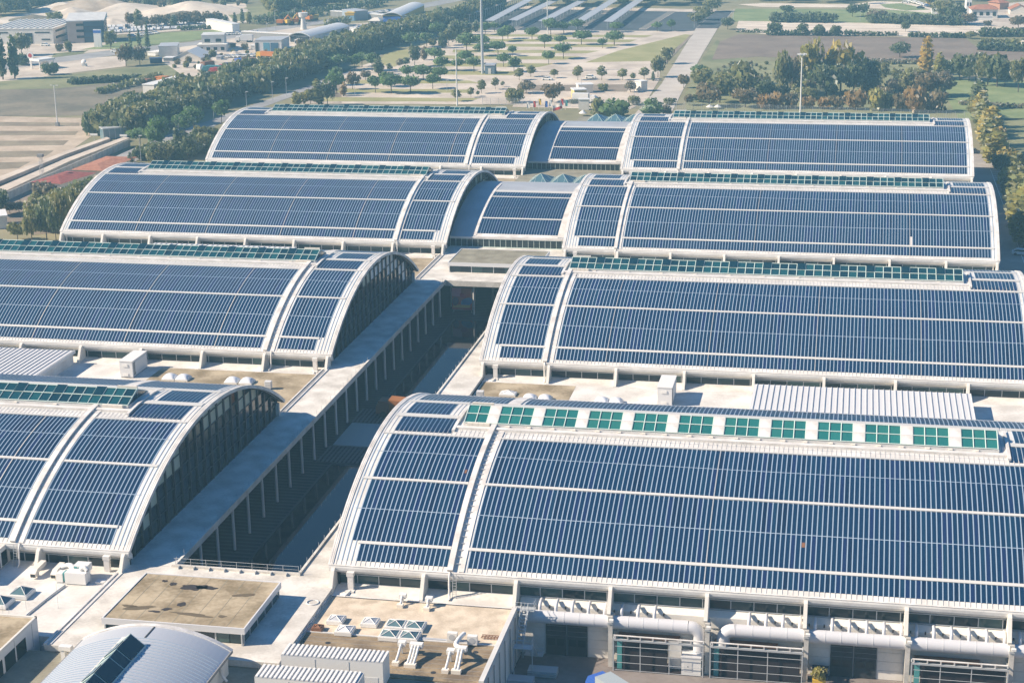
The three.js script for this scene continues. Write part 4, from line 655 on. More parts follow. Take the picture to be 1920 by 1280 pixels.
// surveyed lines used by the fields and yards below
const STRIPS = { 228: [[-219, -372.2], [-181.5, -373.5], [-178.4, -366.9], [-214.3, -363.3]], 246: [[-209.2, -353.6], [-173.8, -356.1], [-171.5, -348.7], [-204.2, -344.2]], 266: [[-198.8, -334.1], [-168.9, -338.3], [-166.5, -329.4], [-193.7, -324.5]], 287: [[-188.7, -315.1], [-165.2, -319.6], [-163.1, -309.3], [-183, -304.3]], 306: [[-178.8, -296.5], [-163.5, -300], [-162.1, -289.5], [-172.2, -284]] };
const STRIPR = (k) => ({ 45: [[24, -712.7], [147.2, -702], [147, -699.5], [24.2, -710.1]], 50: [[24.4, -699.9], [146.5, -691], [146.3, -688.6], [24.5, -697.4]], 55: [[25, -687.4], [140.9, -681.2], [140.8, -678.8], [25.2, -685]], 60: [[28.5, -675.4], [132.8, -670.3], [132.7, -668], [28.6, -673]] })[k];
const MEDIANS = [[[-114.6, -441.2], [-52.8, -444], [-55.1, -435.7], [-113.2, -430.4]], [[-113.1, -464.4], [-61.9, -465.9], [-61, -457.3], [-112.2, -454.2]], [[-117.1, -488.7], [-67.6, -491.2], [-61.6, -483.9], [-115.4, -477.9]], [[-94.9, -520.3], [-52.4, -520.1], [-53.5, -508.4], [-94.2, -508.5]], [[-95.2, -545.1], [-42.5, -547.1], [-47.1, -534.3], [-93.7, -534.4]], [[-97.9, -571.4], [-34.8, -571.9], [-40, -560.1], [-95.7, -560]], [[-98.2, -593.5], [-29.7, -593.9], [-34.3, -583.6], [-96.3, -583.5]], [[-98.4, -616.9], [-23.4, -619.2], [-26.9, -608.4], [-96.5, -606.2]], [[-100.3, -636.8], [-18.5, -639.2], [-20.8, -628], [-98.8, -627.9]], [[-102.3, -657.8], [-13, -657.8], [-15.8, -648.5], [-100.8, -648.4]]];
const RA = [[-155.2, -252], [-150.8, -243.7]], RB = [[-154, -337.9], [-150.7, -341.3]];
const CARS = [
  [[[-294.3, -652.5], [-244.5, -693.9]], 'pale parked car in the front rank of the crowded car lot', 'cars in the front rank of the far left lot', 0.3, 34, 0.6],
  [[[-299.9, -664.9], [-246.5, -699.2]], 'pale parked car in the second rank of the crowded car lot', 'cars in the second rank of the far left lot', 0.3, 34, 0.6],
  [[[-305.5, -677.7], [-251.5, -704.4]], 'pale parked car in the back rank of the crowded car lot', 'cars in the back rank of the far left lot', 0.3, 30, 0.6],
  [[[-275.3, -636.4], [-269.2, -651.4]], 'white car on the lot edge beside the green verge', 'cars along the verge of the far left lot', 1.4, 5, 0.4],
  [[[-195.1, -557], [-183.3, -561.7]], 'white car in the rank across the machine yard', 'cars across the machine yard', 1.2, 7, 0.5],
  [[[-229.7, -646.1], [-217, -656.6]], 'dark or pale car on the road by the glazed building', 'cars by the glazed building', 1.5, 8, 0.4],
  [[[-171.9, -668.8], [-164.3, -700.2]], 'car parked near the white house at the top', 'cars near the white house', 0.5, 9, 0.8],
  [[[-184.6, -753], [-176.5, -768.4]], 'car behind the long barrel shed', 'cars behind the long barrel shed', 0.9, 7, 0.6],
  [[[-166.8, -574.8], [-172, -603.7]], 'car on the yard edge beside the tree belt', 'cars on the yard edge', 0.6, 5, 0.6],
  [[[113.1, -837.1], [123.5, -802.6]], 'car parked by the roundabout at the top right', 'cars by the roundabout', 0.4, 9, 0.6]
];

// ---------------------------------------------------------------- trees
// a crown is many leaf-clump faces spread over a few lobes; a trunk tapers and forks
function crownGeo(lobes, n, size, hue) {
  const pos = [], nor = [], col = []; const v = new THREE.Vector3(), q = new THREE.Quaternion(), e = new THREE.Euler();
  const vol = lobes.map(l => Math.cbrt(l[3] * l[4] * l[5]) ** 2), tot = vol.reduce((a, b) => a + b, 0);
  for (let i = 0; i < n; i++) {
    let k = rnd() * tot, li = 0; while (k > vol[li] && li < lobes.length - 1) k -= vol[li++];
    const [cx, cy, cz, rx, ry, rz] = lobes[li], u = rr(-1, 1), a = rnd() * 6.283, s = Math.sqrt(1 - u * u), rad = Math.pow(rnd(), 0.28) * (0.93 + 0.14 * rnd());
    const d = [Math.cos(a) * s, u, Math.sin(a) * s], p = [cx + d[0] * rx * rad, cy + d[1] * ry * rad, cz + d[2] * rz * rad];
    e.set(rnd() * 6.3, rnd() * 6.3, rnd() * 6.3); q.setFromEuler(e);
    const w = size * rr(0.6, 1.35), t = (0.72 + 0.4 * rnd()) * (0.8 + 0.35 * (noise.noise(p[0] * 0.22 + li, p[1] * 0.3, p[2] * 0.22) + 0.5)), h = rnd() * hue;
    const c = [t * (1 + h * 0.5), t * (1 + h * 0.1), t * (1 - h * 0.3)];
    const corners = [[-0.5, -0.3], [0.5, -0.5], [0.35, 0.5], [-0.4, 0.4]].map(([x, y]) => { v.set(x * w, y * w, 0).applyQuaternion(q); return [p[0] + v.x, p[1] + v.y, p[2] + v.z]; });
    const out = new THREE.Vector3(d[0] / rx, d[1] / ry + 0.05, d[2] / rz).normalize(), fn = new THREE.Vector3(0, 0, 1).applyQuaternion(q), flip = fn.dot(out) < 0; if (flip) fn.negate();
    const nn = out.multiplyScalar(0.9).add(fn).normalize().toArray();
    for (const m of flip ? [0, 2, 1, 0, 3, 2] : [0, 1, 2, 0, 2, 3]) { pos.push(...corners[m]); nor.push(...nn); col.push(...c); }
  }
  const g = new THREE.BufferGeometry(); g.setAttribute('position', new THREE.Float32BufferAttribute(pos, 3)); g.setAttribute('normal', new THREE.Float32BufferAttribute(nor, 3)); g.setAttribute('color', new THREE.Float32BufferAttribute(col, 3)); return g;
}
const randLobes = (n, R, H, y0, flat) => Array.from({ length: n }, (_, i) => { const a = i / n * 6.283 + rr(-0.4, 0.4), q = i ? rr(0.35, 0.6) : 0, s = i ? rr(0.5, 0.68) : 0.72; return [Math.cos(a) * R * q, y0 + H * rr(0.35, 0.65) * (i ? 1 : 1.05), Math.sin(a) * R * q, R * s, H * s * 0.5 * flat, R * s]; });
const trunkGeo = (h, r, spread, n = 4) => { const m = mb().cyl(0, 0, 0, r, r * 0.62, h * 0.72, 7); for (let k = 0; k < n; k++) { const a = k / n * 6.283 + 0.5; m.bar([0, h * 0.6, 0], [Math.cos(a) * spread, h, Math.sin(a) * spread], r * 0.4, 5); } return m.geo(); };
// unit trees: height 1, crown width 1 (scaled per tree)
const KIND = {
  pine: { crowns: [0, 1, 2].map(() => crownGeo([[0, 6.6, 0, 4.6, 2.7, 4.6], ...randLobes(5, 4.8, 5.6, 3.9, 1.1)], 620, 0.95, 0.3)), trunk: trunkGeo(6.0, 0.24, 2.0), H: 9.3, W: 10 },
  round: { crowns: [0, 1, 2].map(() => crownGeo(randLobes(6, 4.8, 7.6, 1.8, 1.1), 640, 1.0, 0.8)), trunk: trunkGeo(5.2, 0.26, 1.6), H: 9.6, W: 9.6 },
  poplar: { crowns: [0, 1].map(() => crownGeo([[0, 4.2, 0, 1.35, 3.4, 1.35], [0.2, 6.6, 0.1, 1.1, 3.2, 1.1], [0, 2.4, 0, 1.15, 1.9, 1.15]], 420, 0.62, 0.6)), trunk: trunkGeo(3.2, 0.2, 0.3), H: 10, W: 2.9 },
  cypress: { crowns: [crownGeo([[0, 2.6, 0, 0.9, 2.6, 0.9], [0, 5.4, 0, 0.72, 2.8, 0.72], [0, 8.0, 0, 0.4, 2.2, 0.4]], 460, 0.4, 0.2)], trunk: trunkGeo(1.6, 0.14, 0.2), H: 10, W: 1.9 },
  young: { crowns: [0, 1].map(() => crownGeo([[0, 4.1, 0, 1.7, 2.2, 1.7], [0.3, 5.2, 0.2, 1.2, 1.5, 1.2], [-0.4, 3.4, -0.2, 1.5, 1.3, 1.5]], 240, 0.6, 0.4)), trunk: trunkGeo(3.0, 0.1, 0.5), H: 6.7, W: 3.6 },
  bush: { crowns: [0, 1].map(() => crownGeo(randLobes(5, 2.6, 3.4, 0.1, 1.3), 320, 0.7, 0.6)), trunk: trunkGeo(1.0, 0.1, 0.5), H: 3.6, W: 5.2 },
};
for (const K of Object.values(KIND)) { const b = new THREE.Box3(); for (const g of K.crowns) { g.computeBoundingBox(); b.union(g.boundingBox); } K.H = b.max.y * 0.97; K.W = (b.max.x - b.min.x + b.max.z - b.min.z) / 2 * 0.93; }
const leaf = (r, g, b) => new THREE.MeshPhysicalMaterial({ color: lin(1.15 * r, 1.15 * g, 1.15 * b), vertexColors: true, roughness: 0.95, side: THREE.DoubleSide, transmission: 0.5, thickness: 0 });
const LEAF = { pine: leaf(0.105, 0.20, 0.05), dark: leaf(0.095, 0.14, 0.05), mid: leaf(0.16, 0.185, 0.055), olive: leaf(0.19, 0.215, 0.065), yellow: leaf(0.40, 0.31, 0.055), orange: leaf(0.28, 0.20, 0.065), grey: leaf(0.17, 0.165, 0.11), brown: leaf(0.17, 0.145, 0.065), gold: leaf(0.27, 0.275, 0.06), lime: leaf(0.36, 0.33, 0.07), red: leaf(0.24, 0.07, 0.07) };
function plant(kind, mat, x, z, h, w, name, label, category, group) {
  const K = KIND[kind], o = thing(name, label, category, [x, 0, z], rnd() * 6.28, group);
  share('crown', pick(K.crowns), LEAF[mat], o); share('trunk', K.trunk, M.trunk, o);
  const f = kind === 'poplar' ? 1.35 : 1.2; o.scale.set(f * w / K.W, 1.05 * h / K.H, f * w / K.W); return o;
}
const NTH = ['first', 'second', 'third', 'fourth', 'fifth', 'sixth', 'seventh', 'eighth', 'ninth', 'tenth', 'eleventh', 'twelfth', 'thirteenth', 'fourteenth', 'fifteenth', 'sixteenth', 'seventeenth', 'eighteenth', 'nineteenth', 'twentieth'];
// rows: [where, kind, default leaf, name, category, adjective, list of [x, z, h, w, leaf?]] sorted from left to right
function row(where, kind, mat, name, cat, adj, list) {
  list.forEach((t, i) => plant(t[5] ?? kind, t[4] ?? mat, t[0], t[1], Math.max(1.2, t[2]), t[3], name, `${adj}, ${NTH[i]} from the left ${where}`, cat));
}
const c = (a, m, k) => [...a, m, k];
row("in the car park's front row", 'pine', 'pine', 'umbrella_pine', 'pine tree', 'umbrella pine', [[-110.6, -449.7, 8.2, 6.4], [-96.5, -454.5, 6.4, 5.1], [-89.8, -453.3, 7.2, 8.2], [-82.3, -454, 7.1, 7.7], [-76.8, -467.1, 5.5, 5.7]]);
row("in the car park's second row", 'pine', 'pine', 'umbrella_pine', 'pine tree', 'umbrella pine', [[-117.9, -473.1, 7.4, 5.3], [-96, -471.1, 5.8, 6.3], [-93.5, -490.7, 5.9, 5.9], [-86.5, -490.4, 6, 7.8], [-79.1, -489.9, 5.6, 5.6]]);
row("in the car park's third row", 'pine', 'pine', 'umbrella_pine', 'pine tree', 'umbrella pine', [[-130.1, -516.7, 7, 7.9], [-124.4, -521.5, 5.9, 6.2], [-123.8, -530.4, 6, 5.7], [-115.7, -517.8, 7.3, 6.8], [-86.1, -520.1, 5.9, 5.6], [-79.4, -520.6, 5, 5.9], [-71.4, -517, 6.6, 6.7], [-62.5, -534.9, 5.6, 5.4], [-54.6, -518.3, 6.1, 5]]);
row("in the car park's fourth row", 'pine', 'pine', 'umbrella_pine', 'pine tree', 'umbrella pine', [[-95.4, -546, 6.3, 7.8], [-80.9, -542.5, 5.7, 6.3], [-79.3, -570.8, 5.6, 7.2], [-73.4, -576, 6.2, 6.6], [-65.8, -571.7, 4.4, 4.2], [-44.7, -545.1, 5.7, 5.2], [-41.5, -563.8, 7, 7]]);
row("in the car park's fifth row", 'pine', 'pine', 'umbrella_pine', 'pine tree', 'umbrella pine', [[-118.5, -593.3, 8, 7.7], [-113.5, -604.1, 6.5, 6.9], [-90.5, -587.4, 8.2, 7.9], [-86.4, -600.5, 5.8, 6.8], [-56.9, -602.4, 6.1, 6.8], [-51.5, -613.2, 4.6, 5.6], [-41.9, -616.5, 6.8, 7.8], [-30, -604.1, 4.6, 4.3], [-26.1, -614.8, 6.5, 7.5]]);
row("in the row before the solar canopies", 'pine', 'pine', 'umbrella_pine', 'pine tree', 'umbrella pine', [[-116.1, -637.1, 7.7, 8.1], [-96.4, -655.7, 5.9, 5.3], [-94.3, -667.9, 5, 6], [-81.9, -627.8, 6, 6.4], [-81.6, -639, 6.4, 6.2], [-69.3, -636.9, 5.7, 6.4], [-63.8, -657.5, 7.8, 7.2], [-58.3, -663.7, 5.6, 7.3], [-52.2, -670.1, 6.2, 7.7], [-32.9, -671.1, 4.9, 6.6], [-13, -675.1, 4.6, 5], [-6.1, -675.5, 5.6, 4]]);
row("at the car park's left end", 'round', 'dark', 'dark_tree', 'tree', 'dark leafy tree', [c([-110.5, -489.3, 3.8, 4.3], 'grey'), c([-109.4, -505.6, 6.6, 4.2], 'dark', 'poplar'), c([-107.2, -514.2, 3.6, 2.5], 'dark', 'young'), c([-106, -527.3, 4, 2.8], 'grey', 'young'), c([-104.6, -531.8, 4, 3.7], 'dark', 'young'), [-100.8, -532.1, 9.1, 4.9], c([-102.4, -554.8, 5.8, 2.9], 'brown', 'poplar'), c([-109.4, -599.1, 4.3, 3.7], 'mid'), c([-104.7, -599.4, 7.1, 4], 'dark', 'poplar'), c([-104.3, -610, 8.1, 5.7], 'mid'), [-103.3, -621, 10.7, 7.6], c([-105.2, -655.2, 6.9, 4], 'dark', 'poplar'), c([-104.1, -667.4, 5.6, 3.7], 'dark', 'poplar')]);
row("behind the farthest left hall", 'round', 'mid', 'leafy_tree', 'tree', 'leafy tree', [c([-116.9, -420, 4.9, 3.4], 'gold', 'poplar'), c([-114.2, -420.3, 4.9, 3.9], 'gold'), c([-111.7, -420.5, 5.9, 3.9], 'olive'), c([-108.7, -420.8, 9.3, 4.4], 'mid', 'poplar'), c([-105.4, -421.1, 9.8, 5.4], 'dark'), c([-106.4, -444.8, 5.1, 2.5], 'orange', 'poplar'), c([-108, -462.6, 7.3, 4.7], 'brown')]);
row("along the car park road", 'young', 'mid', 'young_tree', 'tree', 'small round young tree', [[-60, -435.2, 4.5, 3.2], [-56.7, -445.7, 3.8, 2.3], c([-54.8, -449.3, 2, 1.4], 'dark'), [-55, -456.4, 5.1, 3.2], [-51.9, -467.4, 4.6, 2.8], c([-50.5, -475, 2.1, 1.5], 'dark'), [-47.7, -494.4, 4.8, 3.5], [-44.9, -504.6, 4.6, 3.5], c([-34.7, -501.4, 3.5, 3.2], 'olive'), [-24.1, -496.3, 5.6, 3.5], [-14.6, -497.1, 5.6, 3.7], c([-6.2, -497.8, 4.5, 3.5], 'olive'), [-1.8, -496.2, 3.2, 2.1], [2.1, -500.4, 4.8, 3.8], c([6.1, -496.8, 3.7, 1.6], 'dark', 'cypress')]);
row("on the forecourt behind the halls", 'bush', 'dark', 'garden_tree', 'tree', 'rounded garden tree', [c([-43.1, -450.4, 2.3, 2.5], 'olive'), c([-37.6, -433.9, 5.4, 5.9], 'olive'), c([-37.9, -457.9, 5.1, 6.4], 'grey', 'round'), c([-23.9, -436.9, 7.1, 6.9], 'brown', 'round'), c([-15.8, -434.3, 1.7, 3.4], 'dark'), c([-2.1, -408.9, 5.8, 5.4], 'mid'), c([-9.6, -467.5, 2.8, 3.6], 'olive'), c([3.3, -403.5, 6.2, 8.8], 'pine'), c([1.3, -464.8, 4.3, 4.3], 'grey', 'round'), c([6.7, -433.1, 3.4, 4.4], 'mid'), c([15.8, -407.7, 3.9, 7.6], 'pine'), c([15, -424.4, 3.6, 6.7], 'pine'), c([20.6, -411.1, 3.5, 4.2], 'grey'), c([19.4, -434.3, 2.4, 4.3], 'mid')]);
row("beside the straight road", 'round', 'mid', 'roadside_tree', 'tree', 'leafy roadside tree', [[6.9, -506.7, 9.1, 5.6], [6, -548.8, 7.3, 5.1], c([20.3, -477.3, 5.1, 4.1], 'brown'), c([22.6, -516, 4.3, 6], 'pine'), c([3.8, -710.5, 6.1, 8.9], 'olive'), c([5.1, -730.5, 7.6, 8.4], 'olive'), c([5.7, -773.1, 7.2, 8.8], 'olive'), c([21.1, -686, 5.9, 6], 'dark')]);
row("behind the farthest right hall", 'round', 'mid', 'wood_tree', 'tree', 'woodland tree', [c([26.7, -433.4, 4.3, 3.4], 'brown'), c([27, -477.8, 7.4, 8], 'olive'), c([34.1, -430.9, 8.6, 8.1], 'brown'), c([37.1, -440.8, 10.1, 9.2], 'mid'), c([34.9, -493.4, 5.2, 6.3], 'mid'), c([44.6, -451.4, 13.9, 11.3], 'mid'), c([47, -430.5, 6.9, 8.1], 'brown'), c([52.2, -445.4, 8.2, 6.8], 'dark'), c([58.8, -459.4, 17.2, 6.9], 'mid'), c([62.4, -466.6, 13.4, 4.5], 'grey'), c([68.9, -463.8, 20.2, 8.9], 'gold'), c([75, -454.1, 13.1, 12.2], 'dark'), c([79.8, -468.2, 20.2, 13], 'lime'), c([84.5, -458.3, 12.7, 8.3], 'dark'), c([90.3, -472.6, 12.2, 7.5], 'dark'), c([95.4, -498.4, 7.7, 4.1], 'olive')]);
row("around the yellow poplars", 'round', 'olive', 'wood_tree', 'tree', 'autumn woodland tree', [c([91.3, -469.2, 6.4, 6.5], 'olive'), c([99.1, -469.9, 5.9, 5.5], 'grey'), c([104.7, -463.5, 10.7, 7.4], 'olive'), c([109.9, -460.6, 9.2, 7.3], 'brown'), c([111.9, -511.2, 15.9, 5], 'yellow', 'poplar'), c([117.1, -507.8, 10.4, 3.9], 'gold', 'poplar'), c([116.2, -464.5, 9.3, 8.8], 'grey'), c([120.1, -523.7, 5.8, 3.2], 'dark', 'poplar')]);
row("along the mesh fence", 'bush', 'orange', 'autumn_shrub', 'shrub', 'orange brown shrub', [[54.2, -428, 5.4, 5.7], [57.4, -429.3, 5.8, 5.7], c([63.4, -429.9, 5.5, 5.2], 'brown'), [69, -430.4, 4.3, 4.7], c([75.1, -430, 4.2, 5.4], 'orange'), c([79.7, -430.4, 4.7, 5.2], 'brown'), [85.7, -428.9, 7.3, 6.6], c([93.5, -427.8, 7.8, 6.1], 'gold'), c([96.7, -429, 6.3, 4.7], 'dark'), c([101.2, -427.3, 6.6, 5.1], 'brown'), [106.1, -424.7, 9.3, 6.9], c([112.1, -426.5, 7.3, 6.9], 'brown')]);
row("above the green field", 'round', 'dark', 'grove_tree', 'tree', 'dark grove tree', [[125, -508.4, 10.1, 7.8], [128.3, -504.9, 7.2, 5.7], [130.9, -505.1, 11, 8.3], c([134.7, -494.3, 12.4, 8.7], 'mid'), [137.9, -490.9, 12.6, 9.6], c([141.1, -494.8, 6.1, 6.1], 'dark'), c([144.6, -477.3, 12.5, 6.4], 'mid'), c([103.3, -578.5, 6.3, 7.5], 'dark')]);
row("beside the access road", 'poplar', 'gold', 'poplar', 'poplar tree', 'yellowing poplar', [c([127.2, -433.4, 10, 5.1], 'dark'), c([126.7, -409.8, 9.4, 5.4], 'lime'), c([126.8, -385.3, 9.5, 5.6], 'olive'), c([126.1, -357.8, 11.9, 6.6], 'lime'), c([126, -324.3, 10.9, 6.2], 'gold'), c([126.2, -393.2, 9.6, 5.2], 'olive'), c([126.6, -372.5, 8.9, 5.5], 'gold'), c([126, -343.9, 11.2, 6], 'olive'), c([127.6, -339.6, 8.8, 4.8], 'yellow'), c([127.8, -273.4, 12.6, 5.9], 'mid'), c([127.1, -256.8, 12.2, 6.4], 'olive'), c([126.2, -241.2, 12.8, 6.2], 'mid'), c([125.5, -226.7, 13.4, 6], 'gold'), c([125.8, -221.3, 12.6, 5.9], 'olive'), c([127.9, -235.6, 14.9, 6.1], 'mid')]);
row("beside the left road", 'pine', 'pine', 'umbrella_pine', 'pine tree', 'umbrella pine', [[-140.8, -331.6, 5.4, 7.1], [-129.9, -318.2, 8, 5], [-130.1, -322.9, 10.6, 7.2], [-133, -350.5, 7.1, 6.7], [-131.9, -356, 9, 6.5], [-129.6, -375.8, 8.1, 5.2]]);
row("left of the third left hall", 'round', 'dark', 'thicket_tree', 'tree', 'dark thicket tree', [c([-130.4, -299.7, 3.5, 1.8], 'dark', 'cypress'), c([-124.5, -303.7, 3.9, 3.9], 'mid', 'bush'), c([-121.7, -306.3, 4.1, 4.1], 'mid', 'bush'), c([-119.3, -310, 9.5, 3.7], 'dark', 'cypress'), c([-115.7, -310.4, 7.7, 4.9], 'dark'), c([-114.8, -319.8, 6.3, 5], 'mid'), c([-120, -341.5, 4.8, 3.5], 'mid', 'bush')]);
row("below the red roofed houses", 'round', 'dark', 'garden_tree', 'tree', 'dark garden tree', [[-134.6, -224, 7, 4.9], c([-143.6, -243.8, 3, 2.2], 'dark', 'bush'), c([-133.3, -227.5, 2.9, 2.8], 'grey'), c([-130.8, -227.9, 3.2, 3.4], 'grey'), c([-116.2, -198.2, 4.4, 4.3], 'mid'), c([-111.2, -195.9, 8.4, 4.3], 'mid'), c([-125.3, -225.2, 3.2, 3.2], 'olive'), c([-130.2, -238.3, 4.4, 4.3], 'olive'), c([-128.8, -240.2, 6.1, 6.2], 'grey'), [-108.2, -197.8, 10.7, 4.9], c([-104.2, -198.3, 12.7, 4.9], 'mid'), c([-105.2, -196.7, 9.7, 3.9], 'dark'), c([-107.2, -211.4, 10.7, 5.1], 'mid'), c([-115.1, -233.2, 7.2, 3.9], 'mid')]);
row("left of the petrol station", 'poplar', 'dark', 'tall_poplar', 'poplar tree', 'tall dark poplar', [[-264.6, -478.4, 19.6, 3.6], [-261.1, -482, 17.5, 3.8]]);
row("near the petrol station", 'round', 'dark', 'leafy_tree', 'tree', 'dark leafy tree', [c([-296.2, -558, 10.8, 7.9], 'mid'), c([-278.3, -524.4, 5.2, 6.6], 'dark', 'bush'), c([-251, -494.5, 5.2, 6.4], 'dark', 'bush'), c([-350.5, -705.6, 5.8, 7.7], 'olive', 'bush'), c([-285.8, -575.2, 3.5, 3.5], 'brown', 'bush'), c([-280.1, -573.5, 5.2, 3.5], 'olive', 'bush'), c([-264, -585.1, 9.1, 5.1], 'mid'), c([-229.7, -524.3, 10.2, 6.1], 'brown'), c([-224.9, -528.3, 9.3, 6.1], 'grey')]);
row("left of the white tent", 'cypress', 'dark', 'cypress', 'cypress tree', 'dark slender cypress', [[-236.7, -546.3, 12.4, 2.2], [-257.2, -602.9, 7.2, 2.1], [-239.5, -572, 13.3, 2.5]]);
row("behind the crowded car lot", 'round', 'grey', 'bare_tree', 'tree', 'greyish bare tree', [c([-294.6, -678.2, 7.8, 5.1], 'brown'), c([-290.1, -678.4, 9.2, 4.5], 'olive', 'poplar'), [-286, -678.6, 6.1, 6.8], [-280.1, -678.9, 7, 7.3], [-276.3, -684.3, 6.7, 7.4], c([-270.1, -679.4, 6.7, 3.9], 'dark', 'poplar'), [-266.6, -684.8, 7.8, 7.9], [-260.4, -685.1, 8.4, 7.4], [-254.9, -688, 8.1, 6.8], [-250.6, -690.9, 7.9, 6.8], c([-247.3, -696.4, 5.1, 2.9], 'dark', 'poplar'), c([-243.5, -699.3, 5.9, 2.3], 'dark', 'cypress'), c([-241.3, -704.9, 7.4, 2.6], 'dark', 'cypress'), c([-236.5, -702.3, 6.2, 2.9], 'gold', 'poplar')]);
row("beyond the ploughed field", 'round', 'dark', 'field_tree', 'tree', 'dark field tree', [[45.6, -662.2, 6.2, 6.2], [58.8, -661.2, 5.7, 4.9], [66.6, -659.9, 5.6, 5.4], [74.4, -659.1, 5.1, 4.3], [107.7, -679.5, 4.7, 3.9], c([137.1, -651.4, 3.7, 5], 'mid'), c([139.3, -710.3, 5.9, 7.3], 'brown')]);
row("behind the sandy strip", 'round', 'dark', 'dark_tree', 'tree', 'dark far tree', [c([46.3, -778.2, 3.4, 6.9], 'dark', 'bush'), [81.7, -750.8, 6.6, 6.3], [87.2, -754.5, 6.6, 5.7], c([93.7, -724.3, 6.1, 8.9], 'grey'), c([101.1, -727.9, 4.4, 6.2], 'dark'), [111.6, -718.6, 5, 8.1], [118.1, -715.7, 4.7, 6.7], c([128.4, -729.1, 10.7, 11.6], 'mid'), c([133.8, -716.4, 10.6, 8.7], 'dark'), c([148.4, -710.7, 2.6, 4], 'grey', 'bush'), c([162.2, -699, 6.5, 6.5], 'grey')]);
{ const b = plant('bush', 'gold', 84.6, 3.2, 1.4, 1.7, 'planter_bush', 'yellow green bush growing in the yellow planter', 'bush'); b.position.y = 1.0; }

// hedges: low clipped or wild rows
function hedge(name, label, a, b, h, w, mat, n, cat = 'hedge', kind = 'bush') {
  const o = thing(name, label, cat, [(a[0] + b[0]) / 2, 0, (a[1] + b[1]) / 2]), L = Math.hypot(b[0] - a[0], b[1] - a[1]), lobes = []; const k = Math.max(3, Math.round(L / (w * 1.1)));
  for (let i = 0; i < k; i++) { const t = (i + 0.5) / k - 0.5; lobes.push([(b[0] - a[0]) * t, h * 0.5, (b[1] - a[1]) * t, w * rr(0.75, 1.05), h * rr(0.45, 0.62), w * rr(0.75, 1.05)]); }
  share('foliage', crownGeo(lobes, n, Math.min(1.2, h * 0.4), 0.5), LEAF[mat], o); return o;
}
hedge('hedge', 'dark hedge left of the first gap, beyond the ploughed field', [42.3, -660.8], [85.3, -660.9], 2.6, 2, 'dark', 900);
hedge('hedge', 'dark clipped hedge right of the first gap, beyond the ploughed field', [86.3, -660.9], [103.8, -661.9], 2, 1.6, 'dark', 400);
hedge('hedge', 'dark hedge between two gaps, right of the lone field tree', [109.2, -657.6], [121.9, -656.1], 2.2, 1.7, 'dark', 400);
hedge('hedge', 'dark hedge ending at the cottage garden, beyond the ploughed field', [123.4, -656.2], [135, -654.6], 2.4, 1.7, 'dark', 400);
hedge('hedge', 'tall dark clipped hedge below the cottage garden at the right edge', [137.6, -606.7], [160.2, -602.3], 3.4, 2.0, 'dark', 800);
hedge('hedge', 'long wild hedge behind the sandy strip, left of the green lawn', [40.6, -722.6], [73.7, -721.4], 5, 5, 'dark', 1300);
hedge('hedge', 'long wild hedge behind the sandy strip, right of the green lawn', [90.3, -719.6], [137.4, -711.5], 5, 5, 'dark', 1600);
hedge('hedge', 'wild garden hedge along the top of the cottage garden', [141.7, -661.7], [164.2, -662.9], 4, 4, 'dark', 900);
hedge('hedge', 'mixed garden shrubs below the cottage garden hedge', [140.4, -631.2], [160.1, -628.3], 2.5, 3, 'olive', 600);
hedge('hedge', 'scrubby hedge line crossing the green field on the right', [121.9, -444.1], [145.9, -436.4], 1.6, 1.8, 'grey', 700);
hedge('hedge', 'grey brush along the edge of the ploughed field', [83.7, -558], [115.4, -556.8], 2, 3, 'grey', 700);
hedge('hedge', 'low dark hedge beside the solar canopies road, near the white sign', [26.2, -674.1], [41.8, -670.2], 1.6, 1.4, 'dark', 300);
hedge('hedge', 'dark bramble strip across the scrub by the left road', [-229.2, -466.9], [-204.9, -481.6], 2.6, 3.5, 'dark', 900);
hedge('hedge', 'second dark bramble strip nearer the railway trees', [-205, -441.8], [-199.6, -490.2], 2.4, 3, 'olive', 900);
hedge('hedge', 'trimmed hedge before the white car lot on the far left', [-262.4, -666.8], [-236.8, -681], 2.4, 2, 'dark', 500);
hedge('hedge', 'dark hedge above the machine yard, along the far road', [-230.8, -697.2], [-190, -806.2], 5, 4, 'dark', 1600);
hedge('hedge', 'blue green hedge between the sheds, right of the barrel roofed shed', [-184.5, -678.3], [-180.5, -699.5], 5, 4, 'mid', 400);

// woods that read as one mass
function wood(name, label, polyA, polyB, n, hs, mats, kinds = ['round']) {
  const G = new THREE.Group(); G.name = numbered(name); scene.add(G); G.userData = { label, kind: 'stuff' };
  const at = (P, t) => { const q = t * (P.length - 1), i = Math.min(P.length - 2, Math.floor(q)), f = q - i; return [P[i][0] + (P[i + 1][0] - P[i][0]) * f, P[i][1] + (P[i + 1][1] - P[i][1]) * f]; };
  const groups = {}; const D = new THREE.Object3D();
  for (let i = 0; i < n; i++) { const t = rnd(), a = at(polyA, t), b = at(polyB, t), s = rnd(), kind = pick(kinds), mat = pick(mats), K = KIND[kind], ci = Math.floor(rnd() * K.crowns.length), h = rr(...hs);
    D.position.set(a[0] + (b[0] - a[0]) * s, -0.3, a[1] + (b[1] - a[1]) * s); D.rotation.y = rnd() * 6.28; const w = h * rr(0.75, 1.15) * (kind === 'poplar' ? 0.35 : 1); D.scale.set(w / K.W, h / K.H, w / K.W); D.updateMatrix(); (groups[kind + '/' + mat + '/' + ci] ??= []).push(D.matrix.clone()); }
  for (const [k, l] of Object.entries(groups)) { const [kind, mat, ci] = k.split('/'), m = shadow(new THREE.InstancedMesh(KIND[kind].crowns[+ci], LEAF[mat], l.length)); m.name = 'canopy'; m.userData.kind = 'stuff'; l.forEach((x, i) => m.setMatrixAt(i, x)); G.add(m); }
}
